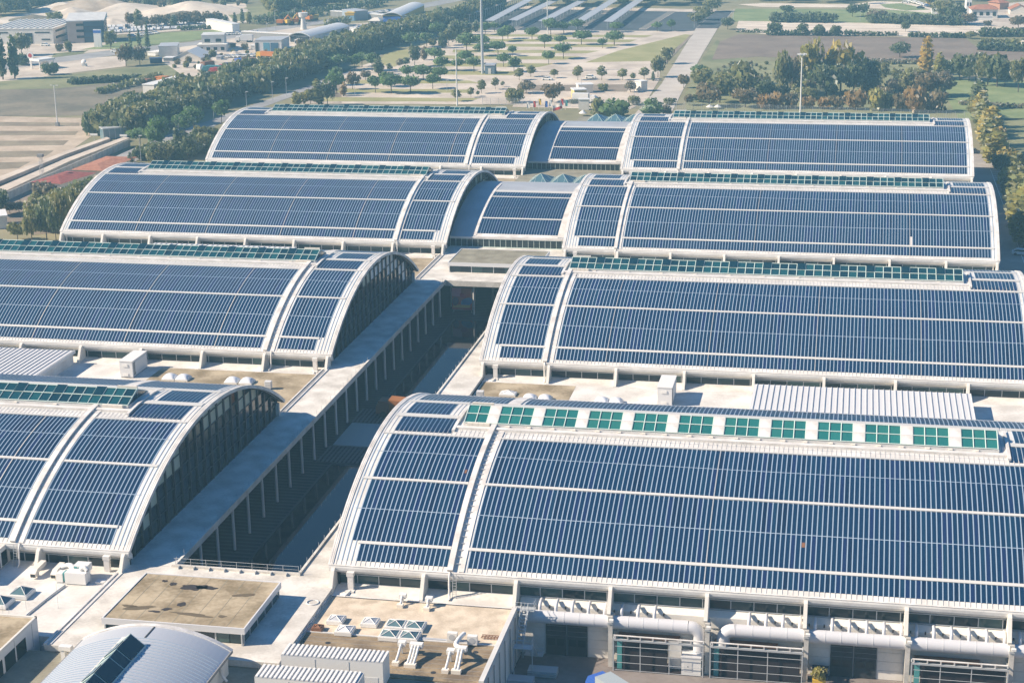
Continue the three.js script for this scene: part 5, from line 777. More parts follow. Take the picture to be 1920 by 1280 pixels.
wood('tree_belt', 'dense dark belt of trees along the railway on the left', [[-167.4, -350.2], [-168.8, -384.3], [-169.4, -417.2], [-165.7, -462.9], [-161.5, -501.5], [-155.7, -540.8], [-151.7, -592.2], [-140.8, -627.7], [-131.5, -675.9], [-121.6, -758.2]], [[-150.4, -345.5], [-144.1, -370.3], [-145, -419.4], [-140.1, -453.3], [-138.1, -487], [-136.3, -510.3], [-139.9, -553.1], [-131.4, -593.5], [-125.5, -651.8], [-112.5, -795.4]], 620, [6, 10.5], ['dark', 'dark', 'mid', 'mid', 'olive'], ['round', 'round', 'bush']);
wood('undergrowth', 'mixed shrubs filling the autumn wood behind the mesh fence', [[28, -435.4], [56.2, -443.2], [84.6, -448.4], [117.7, -454]], [[23.8, -500.2], [53.1, -502.6], [84.1, -511.3], [118.9, -507.9]], 130, [2.5, 5.5], ['mid', 'olive', 'brown', 'dark'], ['bush', 'round']);
wood('tall_hedge', 'dense green and golden growth filling the poplar row beside the access road', [[125.9, -424.8], [126.9, -377.6], [126.3, -310.1], [125.3, -241.1]], [[128, -429.8], [129.5, -377.9], [129.7, -310.5], [130.3, -241.8]], 80, [4, 7.5], ['mid', 'olive', 'lime', 'mid'], ['round', 'poplar']);
wood('thicket', 'dark thicket of young trees left of the third left hall', [[-118.2, -210], [-120.1, -229.2], [-120.7, -248.8]], [[-108.2, -201.6], [-108.5, -211.3], [-113.8, -235.4]], 40, [5, 9], ['dark', 'mid'], ['round']);
wood('thicket', 'dark thicket of shrubs left of the farthest left hall', [[-131.3, -306.4], [-126, -321], [-123.3, -344.2]], [[-122.7, -304.6], [-113.8, -308.3], [-113.1, -322.4]], 40, [3.5, 6.5], ['dark', 'mid'], ['round', 'bush']);
wood('field_tufts', 'grey green tufts along the edges of the fields on the right', [[27.9, -554], [61.8, -549.4], [118.8, -560.6]], [[31.2, -500.8], [62.9, -519.2], [123.7, -524]], 120, [0.8, 2.0], ['grey', 'olive', 'mid'], ['bush']);
wood('yard_bushes', 'bushes scattered around the sheds and the machine yard', [[-218.6, -536.2], [-202.2, -572.4], [-193.3, -638.6], [-165.1, -694.9]], [[-199.3, -507.1], [-174.5, -517.7], [-159.9, -585.4], [-145.5, -670.2]], 60, [1.5, 4.0], ['mid', 'olive', 'grey', 'brown'], ['bush']);
wood('wood', 'hazy autumn wood along the top edge, left of centre', [[-238.3, -736.2], [-219, -773.1], [-202.1, -826.1], [-195.5, -876.5]], [[-261.9, -804.1], [-251.2, -875.6], [-220.6, -891.4], [-202.7, -931.6]], 150, [7, 13], ['mid', 'olive', 'gold', 'dark'], ['round']);
wood('wood', 'hazy bluish wood in the top left corner', [[-396.3, -718.1], [-391.6, -761], [-390.2, -800.5]], [[-465, -849], [-446.9, -872.4], [-420.8, -880.7]], 120, [7, 12], ['dark', 'mid'], ['round']);
wood('wood', 'dark wood beyond the far road along the top right', [[17.6, -831.5], [69.5, -826.2], [93.3, -820.4]], [[11.1, -925.2], [67.5, -925.7], [93.6, -918.3]], 90, [7, 11], ['dark', 'mid'], ['round']);
wood('wood', 'row of bluish trees behind the solar canopies', [[-93.9, -796], [-38.4, -807.2], [5.1, -814.8]], [[-98.6, -821.9], [-41.3, -830], [3.2, -837.8]], 40, [8, 11], ['dark', 'mid', 'pine'], ['round', 'pine']);
wood('wood', 'trees and scrub along the top edge behind the halls road', [[-149.7, -827.4], [-128.1, -848.7], [-103.2, -856.3]], [[-170.2, -915.6], [-145.3, -932], [-117, -932.2]], 50, [7, 11], ['dark', 'mid', 'olive'], ['round']);
wood('wood', 'scattered garden trees between the houses in the top right corner', [[122.5, -814.9], [150, -841.3], [178.8, -835.5]], [[125.5, -911], [154.8, -926.5], [185.9, -919.2]], 50, [6, 10], ['dark', 'mid', 'olive'], ['round']);
wood('quarry_scrub', 'bluish scrub on the quarry edge along the top left', [[-351.3, -794.9], [-310.7, -782.9], [-275.2, -803.8]], [[-389.2, -881.1], [-341.4, -858.9], [-293.6, -874.9]], 70, [3, 6], ['dark', 'grey'], ['bush']);

// ---------------------------------------------------------------- far ground: fields, yards, roads
const soil = (a, b, m, f, s) => mottled(a, b, m, f, { s, m: { roughness: 1 } });
const G_ = { stubble: soil([0.36, 0.28, 0.20], [0.56, 0.46, 0.35], 40, 0.08, 111), strip: soil([0.20, 0.16, 0.11], [0.30, 0.25, 0.17], 40, 0.1, 113), bare: soil([0.20, 0.155, 0.115], [0.30, 0.24, 0.18], 50, 0.07, 115), scrub: soil([0.13, 0.115, 0.08], [0.24, 0.20, 0.14], 60, 0.06, 117), grass: soil([0.15, 0.16, 0.07], [0.27, 0.26, 0.13], 60, 0.05, 119), lawn: soil([0.15, 0.195, 0.07], [0.25, 0.285, 0.12], 60, 0.06, 121), yellowgrass: soil([0.26, 0.25, 0.09], [0.36, 0.33, 0.15], 50, 0.06, 123), sand: soil([0.56, 0.47, 0.37], [0.76, 0.66, 0.54], 60, 0.05, 125), plough: soil([0.17, 0.125, 0.095], [0.25, 0.19, 0.145], 60, 0.06, 127), tan: soil([0.44, 0.37, 0.30], [0.66, 0.57, 0.47], 50, 0.07, 129), greyroad: soil([0.26, 0.25, 0.25], [0.35, 0.34, 0.33], 40, 0.08, 131), lot: soil([0.035, 0.045, 0.055], [0.075, 0.085, 0.10], 50, 0.08, 133) };
patch('scrubland', [[-266.1, -460.6], [-237.3, -479], [-211.8, -525.6], [-169.3, -484.5], [-169.9, -418.5], [-186.7, -389.9], [-225.2, -383.7]], -0.03, G_.scrub);
patch('rough_grass', [[-272.5, -472.8], [-252.6, -481], [-228, -517.2], [-210.8, -529.4], [-189.6, -513.1], [-205.4, -481.6], [-230.2, -454.4], [-259.8, -448.9]], -0.02, G_.grass);
patch('dry_field', [[-225.8, -384.8], [-185.9, -383.8], [-165, -347.2], [-158.2, -312.7], [-159, -259.3]], -0.02, G_.stubble);
for (const k of [228, 246, 266, 287, 306]) patch('field_strip', STRIPS[k], 0.0, G_.strip);
patch('station_forecourt', [[-269.3, -466.7], [-287.1, -500.3], [-272.1, -543.8], [-246.1, -561.4], [-229.9, -524.3], [-246.5, -498.3], [-253.4, -482.6]], -0.005, G_.tan);
patch('main_road', [[-286.3, -498.7], [-297.2, -519.3], [-277, -551.3], [-260.9, -583.1], [-235.6, -617.6], [-223.4, -676.4], [-195.6, -737.8], [-175.4, -800], [-157.8, -862.4], [-144.4, -862.6], [-164.1, -781.2], [-187.5, -721.1], [-214.4, -659.2], [-227.8, -604.7], [-250.3, -565.2], [-268, -532.6]], 0.005, G_.greyroad);
patch('warehouse_yard', [[-308.9, -541.2], [-341.3, -602.3], [-295.2, -618.8], [-279.2, -624.3], [-259.2, -585.4], [-278.8, -555.2]], -0.01, G_.tan);
patch('verge_lawn', [[-278.3, -551.2], [-270.2, -567.9], [-273.2, -580.2], [-284.5, -567]], 0.01, G_.grass);
patch('verge_lawn', [[-278.1, -582], [-273.2, -610.9], [-267.4, -653.9], [-234.9, -675.9], [-229.4, -660.9], [-237.4, -622.1], [-260.1, -587.4]], 0.01, G_.lawn);
patch('car_lot', [[-292.3, -642.8], [-312.9, -693.4], [-286.5, -700.1], [-246.5, -707.4], [-234.9, -675.9], [-262.8, -664.2]], 0.0, G_.tan);
patch('machine_yard', [[-193.7, -499], [-223.2, -547.3], [-233.3, -591.3], [-224.1, -646.4], [-203.8, -687.8], [-184, -699.3], [-165.3, -716.4], [-146.9, -670.1], [-155.4, -604.7], [-154.4, -552.1], [-165.2, -525.5], [-168.2, -487.8], [-181.7, -483.5]], 0.0, G_.tan);
patch('quarry_floor', [[-390.8, -695.4], [-395.1, -754.5], [-383.9, -787.2], [-280, -817.2], [-237.5, -707.8], [-311.4, -693.5]], 0.0, G_.sand);
patch('quarry_lawn', [[-268, -752.9], [-270.5, -790.7], [-262.2, -824.6], [-230.2, -730.7], [-248.5, -712.9]], 0.02, G_.grass);
patch('lane', [[-140.9, -294.5], [-140.8, -326.2], [-139.5, -355.2], [-135.7, -397.3], [-133.8, -423.1], [-128.6, -475.2], [-128.2, -514.3], [-123.7, -511.2], [-123.5, -469.6], [-127.9, -418.4], [-130.6, -391.6], [-130.8, -357.2], [-132.1, -327.1], [-129.7, -290.6]], 0.01, G_.greyroad);
patch('verge', [[-117.6, -424.6], [-122.1, -465.1], [-119.4, -485.4], [-101.6, -426.1]], 0.0, G_.tan);
patch('pine_car_park', [[-120.6, -424.3], [-126.6, -524.8], [-119.9, -570], [-116.4, -615.8], [-108.8, -662.3], [-95, -687.8], [9.9, -678.1], [-0.5, -562.9], [-5.7, -490.1], [-0.8, -432.8]], 0.0, G_.tan);
patch('park_lawn', [[-120.1, -539.7], [-126.4, -577.5], [-120, -594.2], [-111, -562.8], [-109.5, -531.4]], 0.03, G_.yellowgrass);
for (const s of MEDIANS) patch('parking_median', s, 0.03, G_.yellowgrass);
patch('straight_road', [[9.5, -392.5], [10.2, -441.6], [10.5, -486.8], [4.8, -690.1], [7.1, -780.7], [17, -781], [15.7, -690.7], [17.6, -587], [20.6, -470.1], [22.9, -393.8]], 0.04, lightRoad);
patch('dark_road_end', [[5, -690.1], [7.2, -779.2], [16.5, -779.5], [15.7, -690.7]], 0.07, G_.lot);
patch('forecourt', [[-36.6, -424.3], [-40.1, -467.7], [-49.7, -548.4], [4.4, -680.2], [6.6, -673.1], [-30.7, -560.8], [2.6, -555.8], [8.3, -498.9], [10.2, -441.6], [6.5, -422]], 0.02, G_.tan);
patch('planted_strip', [[-39.5, -464.9], [-41.3, -479.5], [-0.9, -485.9], [-0.3, -465.4]], 0.05, G_.bare);
patch('wedge_lawn', [[-29.7, -551.7], [-21.3, -594.4], [2.1, -663.3], [5.9, -658.9], [1.3, -559.4]], 0.05, G_.yellowgrass);
patch('road_verge', [[3.1, -555.8], [4.9, -658.8], [6.2, -663.6], [5.2, -548.8]], 0.06, G_.bare);
patch('solar_car_park', [[-102.5, -677.3], [-110.9, -795.5], [6.4, -774.6], [4.6, -677.8]], 0.02, G_.lot);
patch('light_track', [[-109.6, -789.2], [-112.8, -805.1], [7.4, -786.7], [7.2, -771.7]], 0.05, G_.tan);
patch('field_margin', [[19, -571.8], [19.5, -641.4], [38.4, -565.7], [61.5, -556.4], [128.1, -572], [119.4, -392.5], [31.2, -383.6], [22.3, -463.1]], -0.01, G_.grass);
patch('ploughed_field', [[23.6, -564.6], [21.5, -632.7], [27.9, -664.7], [134.9, -652.4], [138.3, -610.7], [161.1, -600.4], [158.8, -574.1], [123.7, -571.7], [74.7, -564.6], [56.3, -574.3], [42.3, -577.1]], 0.01, G_.plough);
patch('sandy_strip', [[25.6, -678.9], [23.5, -727.2], [142.8, -714.2], [159.4, -695.2], [167.4, -686.1], [141.4, -668.5], [122.5, -658.4], [42.1, -665.5]], 0.01, G_.sand);
for (const k of [45, 50, 55, 60]) patch('strip_path', STRIPR(k), 0.04, G_.tan);
patch('lawn', [[19.5, -724.4], [17.3, -793.2], [70.1, -791.8], [146.5, -779.5], [142.9, -716.8]], 0.0, G_.lawn);
patch('track', [[17, -818.4], [30.2, -825.2], [81.5, -820.1], [93.4, -839.9], [111.2, -833.8], [130, -784.7], [121.2, -772.8], [96.1, -795.6], [81.6, -801.3], [31.5, -802.9]], 0.03, G_.sand);
patch('roundabout_lawn', [[96.3, -820.5], [108.2, -827.2], [123.1, -790.5], [110.2, -784.1], [99, -801.8]], 0.06, G_.lawn);
patch('green_field', [[119.2, -514.1], [153, -507.7], [144.6, -411.5], [120.2, -409.1], [118.5, -451.5]], 0.0, G_.lawn);
patch('shaded_field', [[125.6, -413.1], [146.6, -415.2], [135.4, -248.4], [122.5, -246.8]], 0.0, G_.grass);
patch('village_ground', [[119.8, -728.7], [127.2, -784.7], [179.4, -842], [193.9, -842.3], [178.1, -681.9], [142.8, -714.2]], 0.005, G_.tan);
patch('garden_ground', [[-135.1, -214.2], [-156, -253.5], [-151.8, -277.9], [-133.8, -271.8], [-101.7, -212.1], [-115.3, -204.3]], 0.0, G_.bare);

// quarry heaps: rounded mounds with gullies
const mound = (name, label, [x, z, h], r, mat, s) => { const g = new THREE.ConeGeometry(r, h, 40, 14); const p = g.attributes.position; for (let i = 0; i < p.count; i++) { const X = p.getX(i), Y = p.getY(i), Z = p.getZ(i), a = Math.atan2(Z, X), q = 1 + 0.28 * noise.noise(Math.cos(a) * 1.7, Math.sin(a) * 1.7, s) + 0.10 * noise.noise(Math.cos(a) * 7, Math.sin(a) * 7, s + 5), t = (Y + h / 2) / h; p.setXYZ(i, X * q, Y + h * 0.10 * noise.noise(X / r * 3, Z / r * 3, s) - (t > 0.9 ? h * 0.08 : 0), Z * q * 0.8); } g.computeVertexNormals(); g.translate(x, h / 2 - 0.3, z); const m = shadow(new THREE.Mesh(metreUV(mb().add(g).geo()), mat)); m.name = numbered(name); scene.add(m); return tag(m, label, 'heap'); };
mound('sand_heap', 'bright pale sand heap with ridges in the middle of the quarry', [-350.6, -728.8, 6.8], 19, G_.sand, 1);
mound('sand_heap', 'pale broad sand heap left of the bright one', [-381.5, -780.7, 4.7], 22, G_.sand, 2); mound('sand_heap', 'large grey hazy spoil heap behind the bright sand heap', [-364.2, -787.8, 6.9], 34, G_.stubble, 3);
mound('sand_heap', 'dark grey heap beside the bright sand heap', [-369.2, -777.8, 3.1], 10, G_.scrub, 4); mound('sand_heap', 'pale bank right of the bright sand heap', [-342.2, -781.9, 4.1], 26, G_.sand, 5); mound('sand_heap', 'long pale slope near the quarry lawn', [-293.4, -764.4, 6.7], 34, G_.sand, 6);
mound('sand_heap', 'dark blue grey heap behind the bare trees', [-289.3, -740.1, 3.6], 13, G_.scrub, 7); mound('sand_heap', 'flat dark gravel heap behind the warehouse roof', [-368.8, -716.3, 3.5], 17, G_.scrub, 8); mound('sand_heap', 'pale sloping heap behind the dark glass office', [-313.2, -698.9, 3.4], 15, G_.sand, 9);
mound('gravel_heap', 'small grey gravel heap in the machine yard', [-192.8, -561.1, 3.1], 5.5, G_.tan, 11); mound('gravel_heap', 'low pale gravel heap beside the red truck', [-178.5, -493.5, 2.2], 6.5, G_.tan, 12);

// ---------------------------------------------------------------- far buildings
function facing([x0, z0, x1, z1, h], name, label, cat) { const w = Math.hypot(x1 - x0, z1 - z0), o = thing(name, label, cat, [x0, 0, z0], -Math.atan2(z1 - z0, x1 - x0)); return [o, w, h]; }
{ // long cream warehouse and brick office with dark glass
  const [A, w, h] = facing([-334.6, -600.4, -302.7, -604.6, 7.3], 'warehouse', 'long cream warehouse with ribbed roof at the left edge', 'warehouse'); mb().slab(0, w, 0, h, -45, 0).build('wall', M.wall, A); const g = boxGeo(0.8, 0.5, 44); mb().slab(-0.2, w + 0.2, h, h + 0.25, -45.2, 0.2).build('roof', M.wall, A); for (let x = 1; x < w; x += 3.2) share('roof_rib', g, M.trim, A, x, h + 0.4, -22.5);
  for (const [a, b, y0, y1] of [[w * 0.02, w * 0.3, h * 0.72, h * 0.8], [w * 0.48, w * 0.68, 0.2, h * 0.72], [w * 0.72, w * 0.95, h * 0.72, h * 0.8], [w * 0.82, w * 0.95, h * 0.25, h * 0.34]]) mb().slab(a, b, y0, y1, 0, 0.12).build('window', M.winglass[1], A);
  for (const y of [h * 0.3, h * 0.72]) mb().slab(w, w + 0.15, y, y + 1.1, -38, -4).build('window', M.winglass[1], A);
  const [B, bw, bh] = facing([-296.3, -607.2, -288.8, -609.9, 10.4], 'office_building', 'pinkish office building with a dark glass wing and slanted roof', 'office building'); mb().slab(0, bw, 0, bh, -18, 0).build('wall', soil([0.44, 0.36, 0.31], [0.52, 0.44, 0.38], 10, 0.4, 151), B); for (const k of [0.78, 0.5, 0.22]) mb().slab(bw * 0.56, bw + 0.1, bh * k, bh * k + bh * 0.12, -0.5, 0.15).build('window', M.winglass[3], B);
  const gw = bw * 1.25; for (let k = 0; k < 4; k++) mb().prism([[0.1, bh * (k * 0.25 + 0.02)], [-17, bh * (k * 0.25 + 0.02)], [-17, bh * (k * 0.25 + 0.23)], [0.1, bh * (k * 0.25 + 0.23)]], bw + 0.2, bw + gw).build('glass_storey', k % 2 ? std({ color: lin(0.05, 0.10, 0.16), roughness: 0.15 }) : std({ color: lin(0.03, 0.06, 0.11), roughness: 0.15 }), B); mb().slab(bw, bw + gw, 0, bh, -17.2, -0.1).build('wing_core', M.dark, B);
  mb().prism([[0.6, bh], [-19, bh], [-19, bh + 2.6], [0.6, bh + 0.5]], -0.3, bw + gw + 0.3).build('roof', M.fascia, B);
}
const poleSet = (name, label, cat, p, r, mat, headFn) => { const o = thing(name, label, cat, [p[0], 0, p[1]]); mb().cyl(0, 0, 0, r, r * 0.6, p[2], 10).build('pole', mat, o); headFn?.(o, p[2]); return o; };
const twinHead = (o, h) => { mb().slab(-1.1, 1.1, h - 0.1, h, -0.06, 0.06).build('arm', M.steel, o); for (const s of [-1, 1]) share('lamp_head', boxGeo(0.7, 0.16, 0.34), M.white, o, s * 1.1, h + 0.02, 0); };
const oneHead = (o, h) => { share('lamp_head', boxGeo(1.0, 0.14, 0.3), M.white, o, 0.4, h, 0); };
const crownHead = (o, h) => { mb().cyl(0, h - 0.5, 0, 1.2, 1.2, 0.25, 12).build('lamp_ring', M.steel, o); for (let k = 0; k < 6; k++) share('lamp_head', boxGeo(0.5, 0.5, 0.5), M.white, o, Math.cos(k * 1.047) * 1.3, h - 0.2, Math.sin(k * 1.047) * 1.3); };
poleSet('radio_mast', 'very tall grey antenna mast beside the small grey hut in the car park', 'mast', [-66.7, -512.3, 46], 0.62, M.steel, (o, h) => { for (const [y, w] of [[0.86, 0.9], [0.79, 0.7], [0.66, 0.6], [0.6, 0.5]]) { mb().slab(-w * 0.6, -w * 0.6 + 0.7, h * y, h * y + 3.2, -0.3, 0.3).build('antenna', M.offwhite, o); } mb().slab(-2, 2, h * 0.72, h * 0.725, -0.4, 0.4).build('bracket', M.steel, o); });
poleSet('flood_mast', 'tall white floodlight mast before the autumn wood, right of centre', 'light mast', [67.8, -389.4, 24.2], 0.32, M.white, crownHead);
poleSet('flood_mast', 'white floodlight mast behind the farthest left hall, by the car park', 'light mast', [-57.2, -424.9, 20.5], 0.3, M.white, (o, h) => twinHead(o, h));
poleSet('flood_mast', 'thin white mast cut by the top edge, among the pines before the solar canopies', 'light mast', [-65.7, -659.7, 24.4], 0.3, M.white, null);
poleSet('flood_mast', 'white twin headed lamp mast standing in the dry striped field at left', 'light mast', [-186.2, -366.1, 14.1], 0.22, M.white, (o, h) => { twinHead(o, h); mb().slab(-0.6, 0.6, 0, 1.3, -0.5, 0.5).build('cabinet', M.grey, o); });
const LN = ['first', 'second', 'third', 'fourth', 'fifth', 'sixth', 'seventh', 'eighth', 'ninth'];
[[-128, -302.2, 8.4], [-134.7, -349.3, 6.1], [-132.9, -377.2, 6.7], [-134.2, -413.9, 5.7], [-130.7, -432.9, 6.8], [-128.5, -442.8, 6.9]].forEach((p, i) => poleSet('street_lamp', `${LN[i]} pale street lamp, counted from the near end of the road at left`, 'street lamp', p, 0.1, M.steel, oneHead));
[[-158.2, -385.3, 6.1], [-152.1, -393.2, 5.9], [-151.4, -412.3, 3], [-149.7, -449.5, 5], [-156.3, -579.5, 4.4], [-146.2, -578.2, 4.9], [-146.7, -685.3, 5.5], [-151.1, -631.7, 4.4]].forEach((p, i) => poleSet('catenary_mast', `${LN[i]} grey railway mast from the left along the tree belt`, 'railway mast', p, 0.14, M.steel, (o, h) => { mb().bar([0, h * 0.82, 0], [3.2, h * 0.86, 0.6], 0.05, 4).bar([0, h * 0.95, 0], [3.2, h * 0.86, 0.6], 0.03, 4).build('cantilever', M.steel, o); }));
[[-102.8, -447.9, 5.1], [-69.9, -462.2, 4.1], [-53.9, -478.4, 2.5], [-15.3, -450.1, 7.2], [6.4, -436, 8.1], [-2.1, -437.9, 2.7], [31.3, -468.1, 5.2], [12.1, -435.2, 2.7]].forEach((p, i) => poleSet('street_lamp', `${LN[i]} thin lamp post from the left around the car park forecourt`, 'street lamp', p, 0.09, M.steel, oneHead));
[[-212.2, -674.4, 9.6], [-211.1, -703.5, 8.2], [-199.8, -737.7, 6.4], [-192.1, -698.9, 6.4], [-186.2, -749.9, 4.7], [-204.2, -638, 6.8], [85.8, -727.2, 5.4], [129.7, -713.6, 6.9], [3.7, -692.6, 8], [21.7, -713.9, 7]].forEach((p, i) => poleSet('street_lamp', ['lamp post above the orange machines, leftmost on the far road', 'second lamp post on the far road behind the orange machines', 'lamp post on the far road above the blue fronted cube', 'thin pole beside the barrel roofed shed', 'lamp post behind the blue fronted cube on the far road', 'lamp post before the far road, left of the orange machines', 'lamp post on the green lawn beside the sandy strip', 'pale pole at the right end of the sandy strip hedge', 'lamp at the end of the wedge lawn by the straight road', 'lamp beside the dark road end'][i], 'street lamp', p, 0.12, M.steel, oneHead));
poleSet('pylon_sign', 'white and blue pylon sign in front of the dark glass office', 'sign', [-273.9, -593, 8.4], 0.5, M.offwhite, (o, h) => { mb().slab(-1.9, 1.9, 0, h, -0.4, 0.4).build('panel', M.offwhite, o); mb().slab(-2, 2, h * 0.8, h * 0.95, 0.4, 0.5).build('sign_face', M.blue, o); });
poleSet('price_sign', 'white price pillar with a round red head by the petrol station', 'sign', [-269.6, -514.1, 5.6], 0.35, M.white, (o, h) => { const g = new THREE.CylinderGeometry(1.5, 1.5, 0.4, 20); g.rotateX(Math.PI / 2); g.translate(0, h, 0); mb().add(g).build('sign_disc', M.white, o); const r = new THREE.CylinderGeometry(0.9, 0.9, 0.44, 16); r.rotateX(Math.PI / 2); r.translate(0, h, 0.04); mb().add(r).build('sign_mark', M.red, o); });
{ const [o, w, h] = facing([-263.2, -509.2, -259.3, -516.7, 4.4], 'station_canopy', 'petrol station canopy with pale roof on posts', 'canopy'); mb().slab(0, w, h - 0.8, h, -7, 0).build('roof', M.white, o); for (const x of [0.6, w - 0.6]) for (const z of [-0.6, -6.4]) mb().slab(x - 0.15, x + 0.15, 0, h - 0.8, z - 0.15, z + 0.15).build('post', M.white, o); mb().slab(w * 0.5, w * 0.85, 0, h * 0.6, -5, -3).build('kiosk', M.cream, o); }
{ const o = thing('satellite_dish', 'small white dish trailer on the petrol station forecourt', 'dish', [...[-248.6, -522.9, 3.3].slice(0, 1), 0, [-248.6, -522.9, 3.3][1]]); mb().slab(-1, 1, 0, 1.2, -0.6, 0.6).build('base', M.steel, o); const g = new THREE.SphereGeometry(1.5, 14, 6, 0, 6.3, 0, 0.9); g.rotateX(0.9); g.translate(0, 1.6, 0); mb().add(g).build('dish', M.white, o); }
function shed(b, depth, name, label, cat, wallM, roofM, style, extra) { const [o, w, h] = facing(b, name, label, cat);
  if (style === 'flat') { mb().slab(0, w, 0, h, -depth, 0).build('wall', wallM, o); mb().slab(-0.2, w + 0.2, h, h + 0.35, -depth - 0.2, 0.2).build('roof', roofM, o); }
  if (style === 'gable') { const r = w * 0.24; const s = new THREE.Shape([[0, 0], [w, 0], [w, h - r], [w / 2, h], [0, h - r]].map(q => new THREE.Vector2(...q))); const g = new THREE.ExtrudeGeometry(s, { depth, bevelEnabled: false }); g.translate(0, 0, -depth); mb().add(g).build('wall', wallM, o); for (const q of [0, 1]) { const x0 = q ? w : 0, L = Math.hypot(w / 2, r) + 0.4, m = share('roof_slope', boxGeo(L, 0.2, depth + 0.6), roofM, o, (x0 + w / 2) / 2 + (q ? 0.15 : -0.15), h - r / 2 + 0.12, -depth / 2); m.rotation.z = (q ? -1 : 1) * Math.atan2(r, w / 2); } }
  if (style === 'hip') { mb().slab(0, w, 0, h * 0.7, -depth, 0).build('wall', wallM, o); const e = 0.7, g = new THREE.BufferGeometry(), y = h * 0.7, p = [[-e, y, e], [w + e, y, e], [w + e, y, -depth - e], [-e, y, -depth - e], [w * 0.3, h, -depth / 2], [w * 0.7, h, -depth / 2]], f = [[0, 1, 5], [0, 5, 4], [1, 2, 5], [2, 3, 4], [2, 4, 5], [3, 0, 4]]; g.setAttribute('position', new THREE.Float32BufferAttribute(f.flat().flatMap(i => p[i]), 3)); g.computeVertexNormals(); mb().add(g).build('roof', roofM, o); }
  if (style === 'barrel') { const r = w * 0.16, V = vault(w + 0.8, r, 0), n = 14, pts = Array.from({ length: n + 1 }, (_, i) => V.at(V.len * i / n)); const s = new THREE.Shape([[0, 0], [w, 0], [w, h - r], [0, h - r]].map(q => new THREE.Vector2(...q))), g = new THREE.ExtrudeGeometry(s, { depth: depth - 1, bevelEnabled: false }); g.translate(0, 0, -depth); mb().add(g).build('wall', wallM, o); const a = arcPlate(V, 0, depth, 0, V.len, 0, 16, 0.35); a.rotateY(Math.PI / 2); a.translate(w + 0.4, h - r, 0); mb().add(a).build('roof', roofM, o); mb().slab(0.4, w - 0.4, 0.4, h - r - 0.3, -1.02, -0.9).build('front_opening', M.dark, o); }
  extra?.(o, w, h, depth); return o; }
const wins = (n, y0, y1, m = M.winglass[1]) => (o, w) => { for (let k = 0; k < n; k++) mb().slab(w * (k + 0.25) / n, w * (k + 0.75) / n, y0, y1, 0, 0.1).build('window', m, o); };
shed([-216, -545.9, -203.7, -546.7, 4], 16, 'white_tent', 'bright white gabled tent shed in front of the white building', 'tent', M.cream, M.white, 'gable'); shed([-228.4, -558.6, -220.6, -561.1, 4.4], 14, 'shed', 'low grey blue roofed shed left of the white tent', 'shed', M.fascia, M.greymetal, 'flat'); shed([-235.6, -562.1, -231, -560.4, 1.5], 8, 'white_kiosk', 'small white flat kiosk beside the cypress group', 'kiosk', M.white, M.white, 'flat');
shed([-222.5, -534.1, -217.7, -536.3, 1.9], 4, 'blue_trailer', 'dark blue covered trailer below the white kiosk', 'trailer', std({ color: lin(0.03, 0.06, 0.13) }), std({ color: lin(0.04, 0.08, 0.16) }), 'flat'); shed([-219.4, -541.8, -215.2, -542.1, 1.4], 5, 'tilted_cover', 'small white sheet roof between the trailer and the tent', 'shelter', M.grey, M.white, 'flat');
shed([-215.7, -579.7, -205.7, -582.5, 7.2], 12, 'white_building', 'plain white two storey building with two small windows, behind the tent', 'building', M.wall, M.fascia, 'flat', wins(2, 4.2, 5.6)); shed([-216.4, -575.6, -203.4, -578.5, 3.2], 8, 'white_annex', 'low white annex in front of the plain white building', 'building', M.wall, M.wall, 'flat', wins(4, 0.8, 2.2));
shed([-227.9, -653.5, -225.1, -656.2, 4.6], 34, 'glazed_building', 'white building with long blue glass side near the top left road', 'building', M.white, M.white, 'flat', (o, w, h, d) => { for (let k = 0; k < 8; k++) mb().slab(w, w + 0.1, h * 0.2, h * 0.8, -d + 2 + k * 4, -d + 5.4 + k * 4).build('window', std({ color: lin(0.06, 0.14, 0.30), roughness: 0.15 }), o); });
shed([-189.6, -579.4, -176.9, -580.2, 5.2], 14, 'workshop', 'grey flat workshop with blue doors behind the yellow dump truck', 'workshop', M.fascia, M.greymetal, 'flat', (o, w) => { for (const [a, b, m] of [[0.02, 0.14, M.dark], [0.32, 0.56, std({ color: lin(0.10, 0.28, 0.38) })], [0.6, 0.88, std({ color: lin(0.05, 0.12, 0.2) })]]) mb().slab(w * a, w * b, 0.1, 4.2, 0, 0.15).build('door', m, o); });
shed([-185.5, -616.1, -174.5, -614.5, 5.1], 46, 'barrel_shed', 'barrel roofed shed in the middle of the machine yard', 'shed', M.fascia, M.offwhite, 'barrel'); shed([-175.3, -618.9, -174.4, -621.2, 3.1], 44, 'lean_to', 'white lean to roof along the middle barrel shed', 'shed', M.grey, M.white, 'flat'); shed([-179.7, -607.6, -177.6, -607.7, 2], 6, 'site_office', 'small white site office with dark windows before the barrel shed', 'cabin', M.white, M.fascia, 'flat', wins(2, 0.8, 2));
shed([-164.9, -711, -154.5, -711.4, 5.3], 60, 'barrel_shed', 'long barrel roofed shed with yellow front at the top, left of centre', 'shed', M.yellow, M.offwhite, 'barrel', (o, w) => mb().slab(0.3, w - 0.3, 0.2, 3, -0.95, -0.7).build('door', M.blue, o)); shed([-154.6, -714.2, -153, -717, 2.8], 56, 'lean_to', 'white lean to roof along the long top barrel shed', 'shed', M.grey, M.white, 'flat');
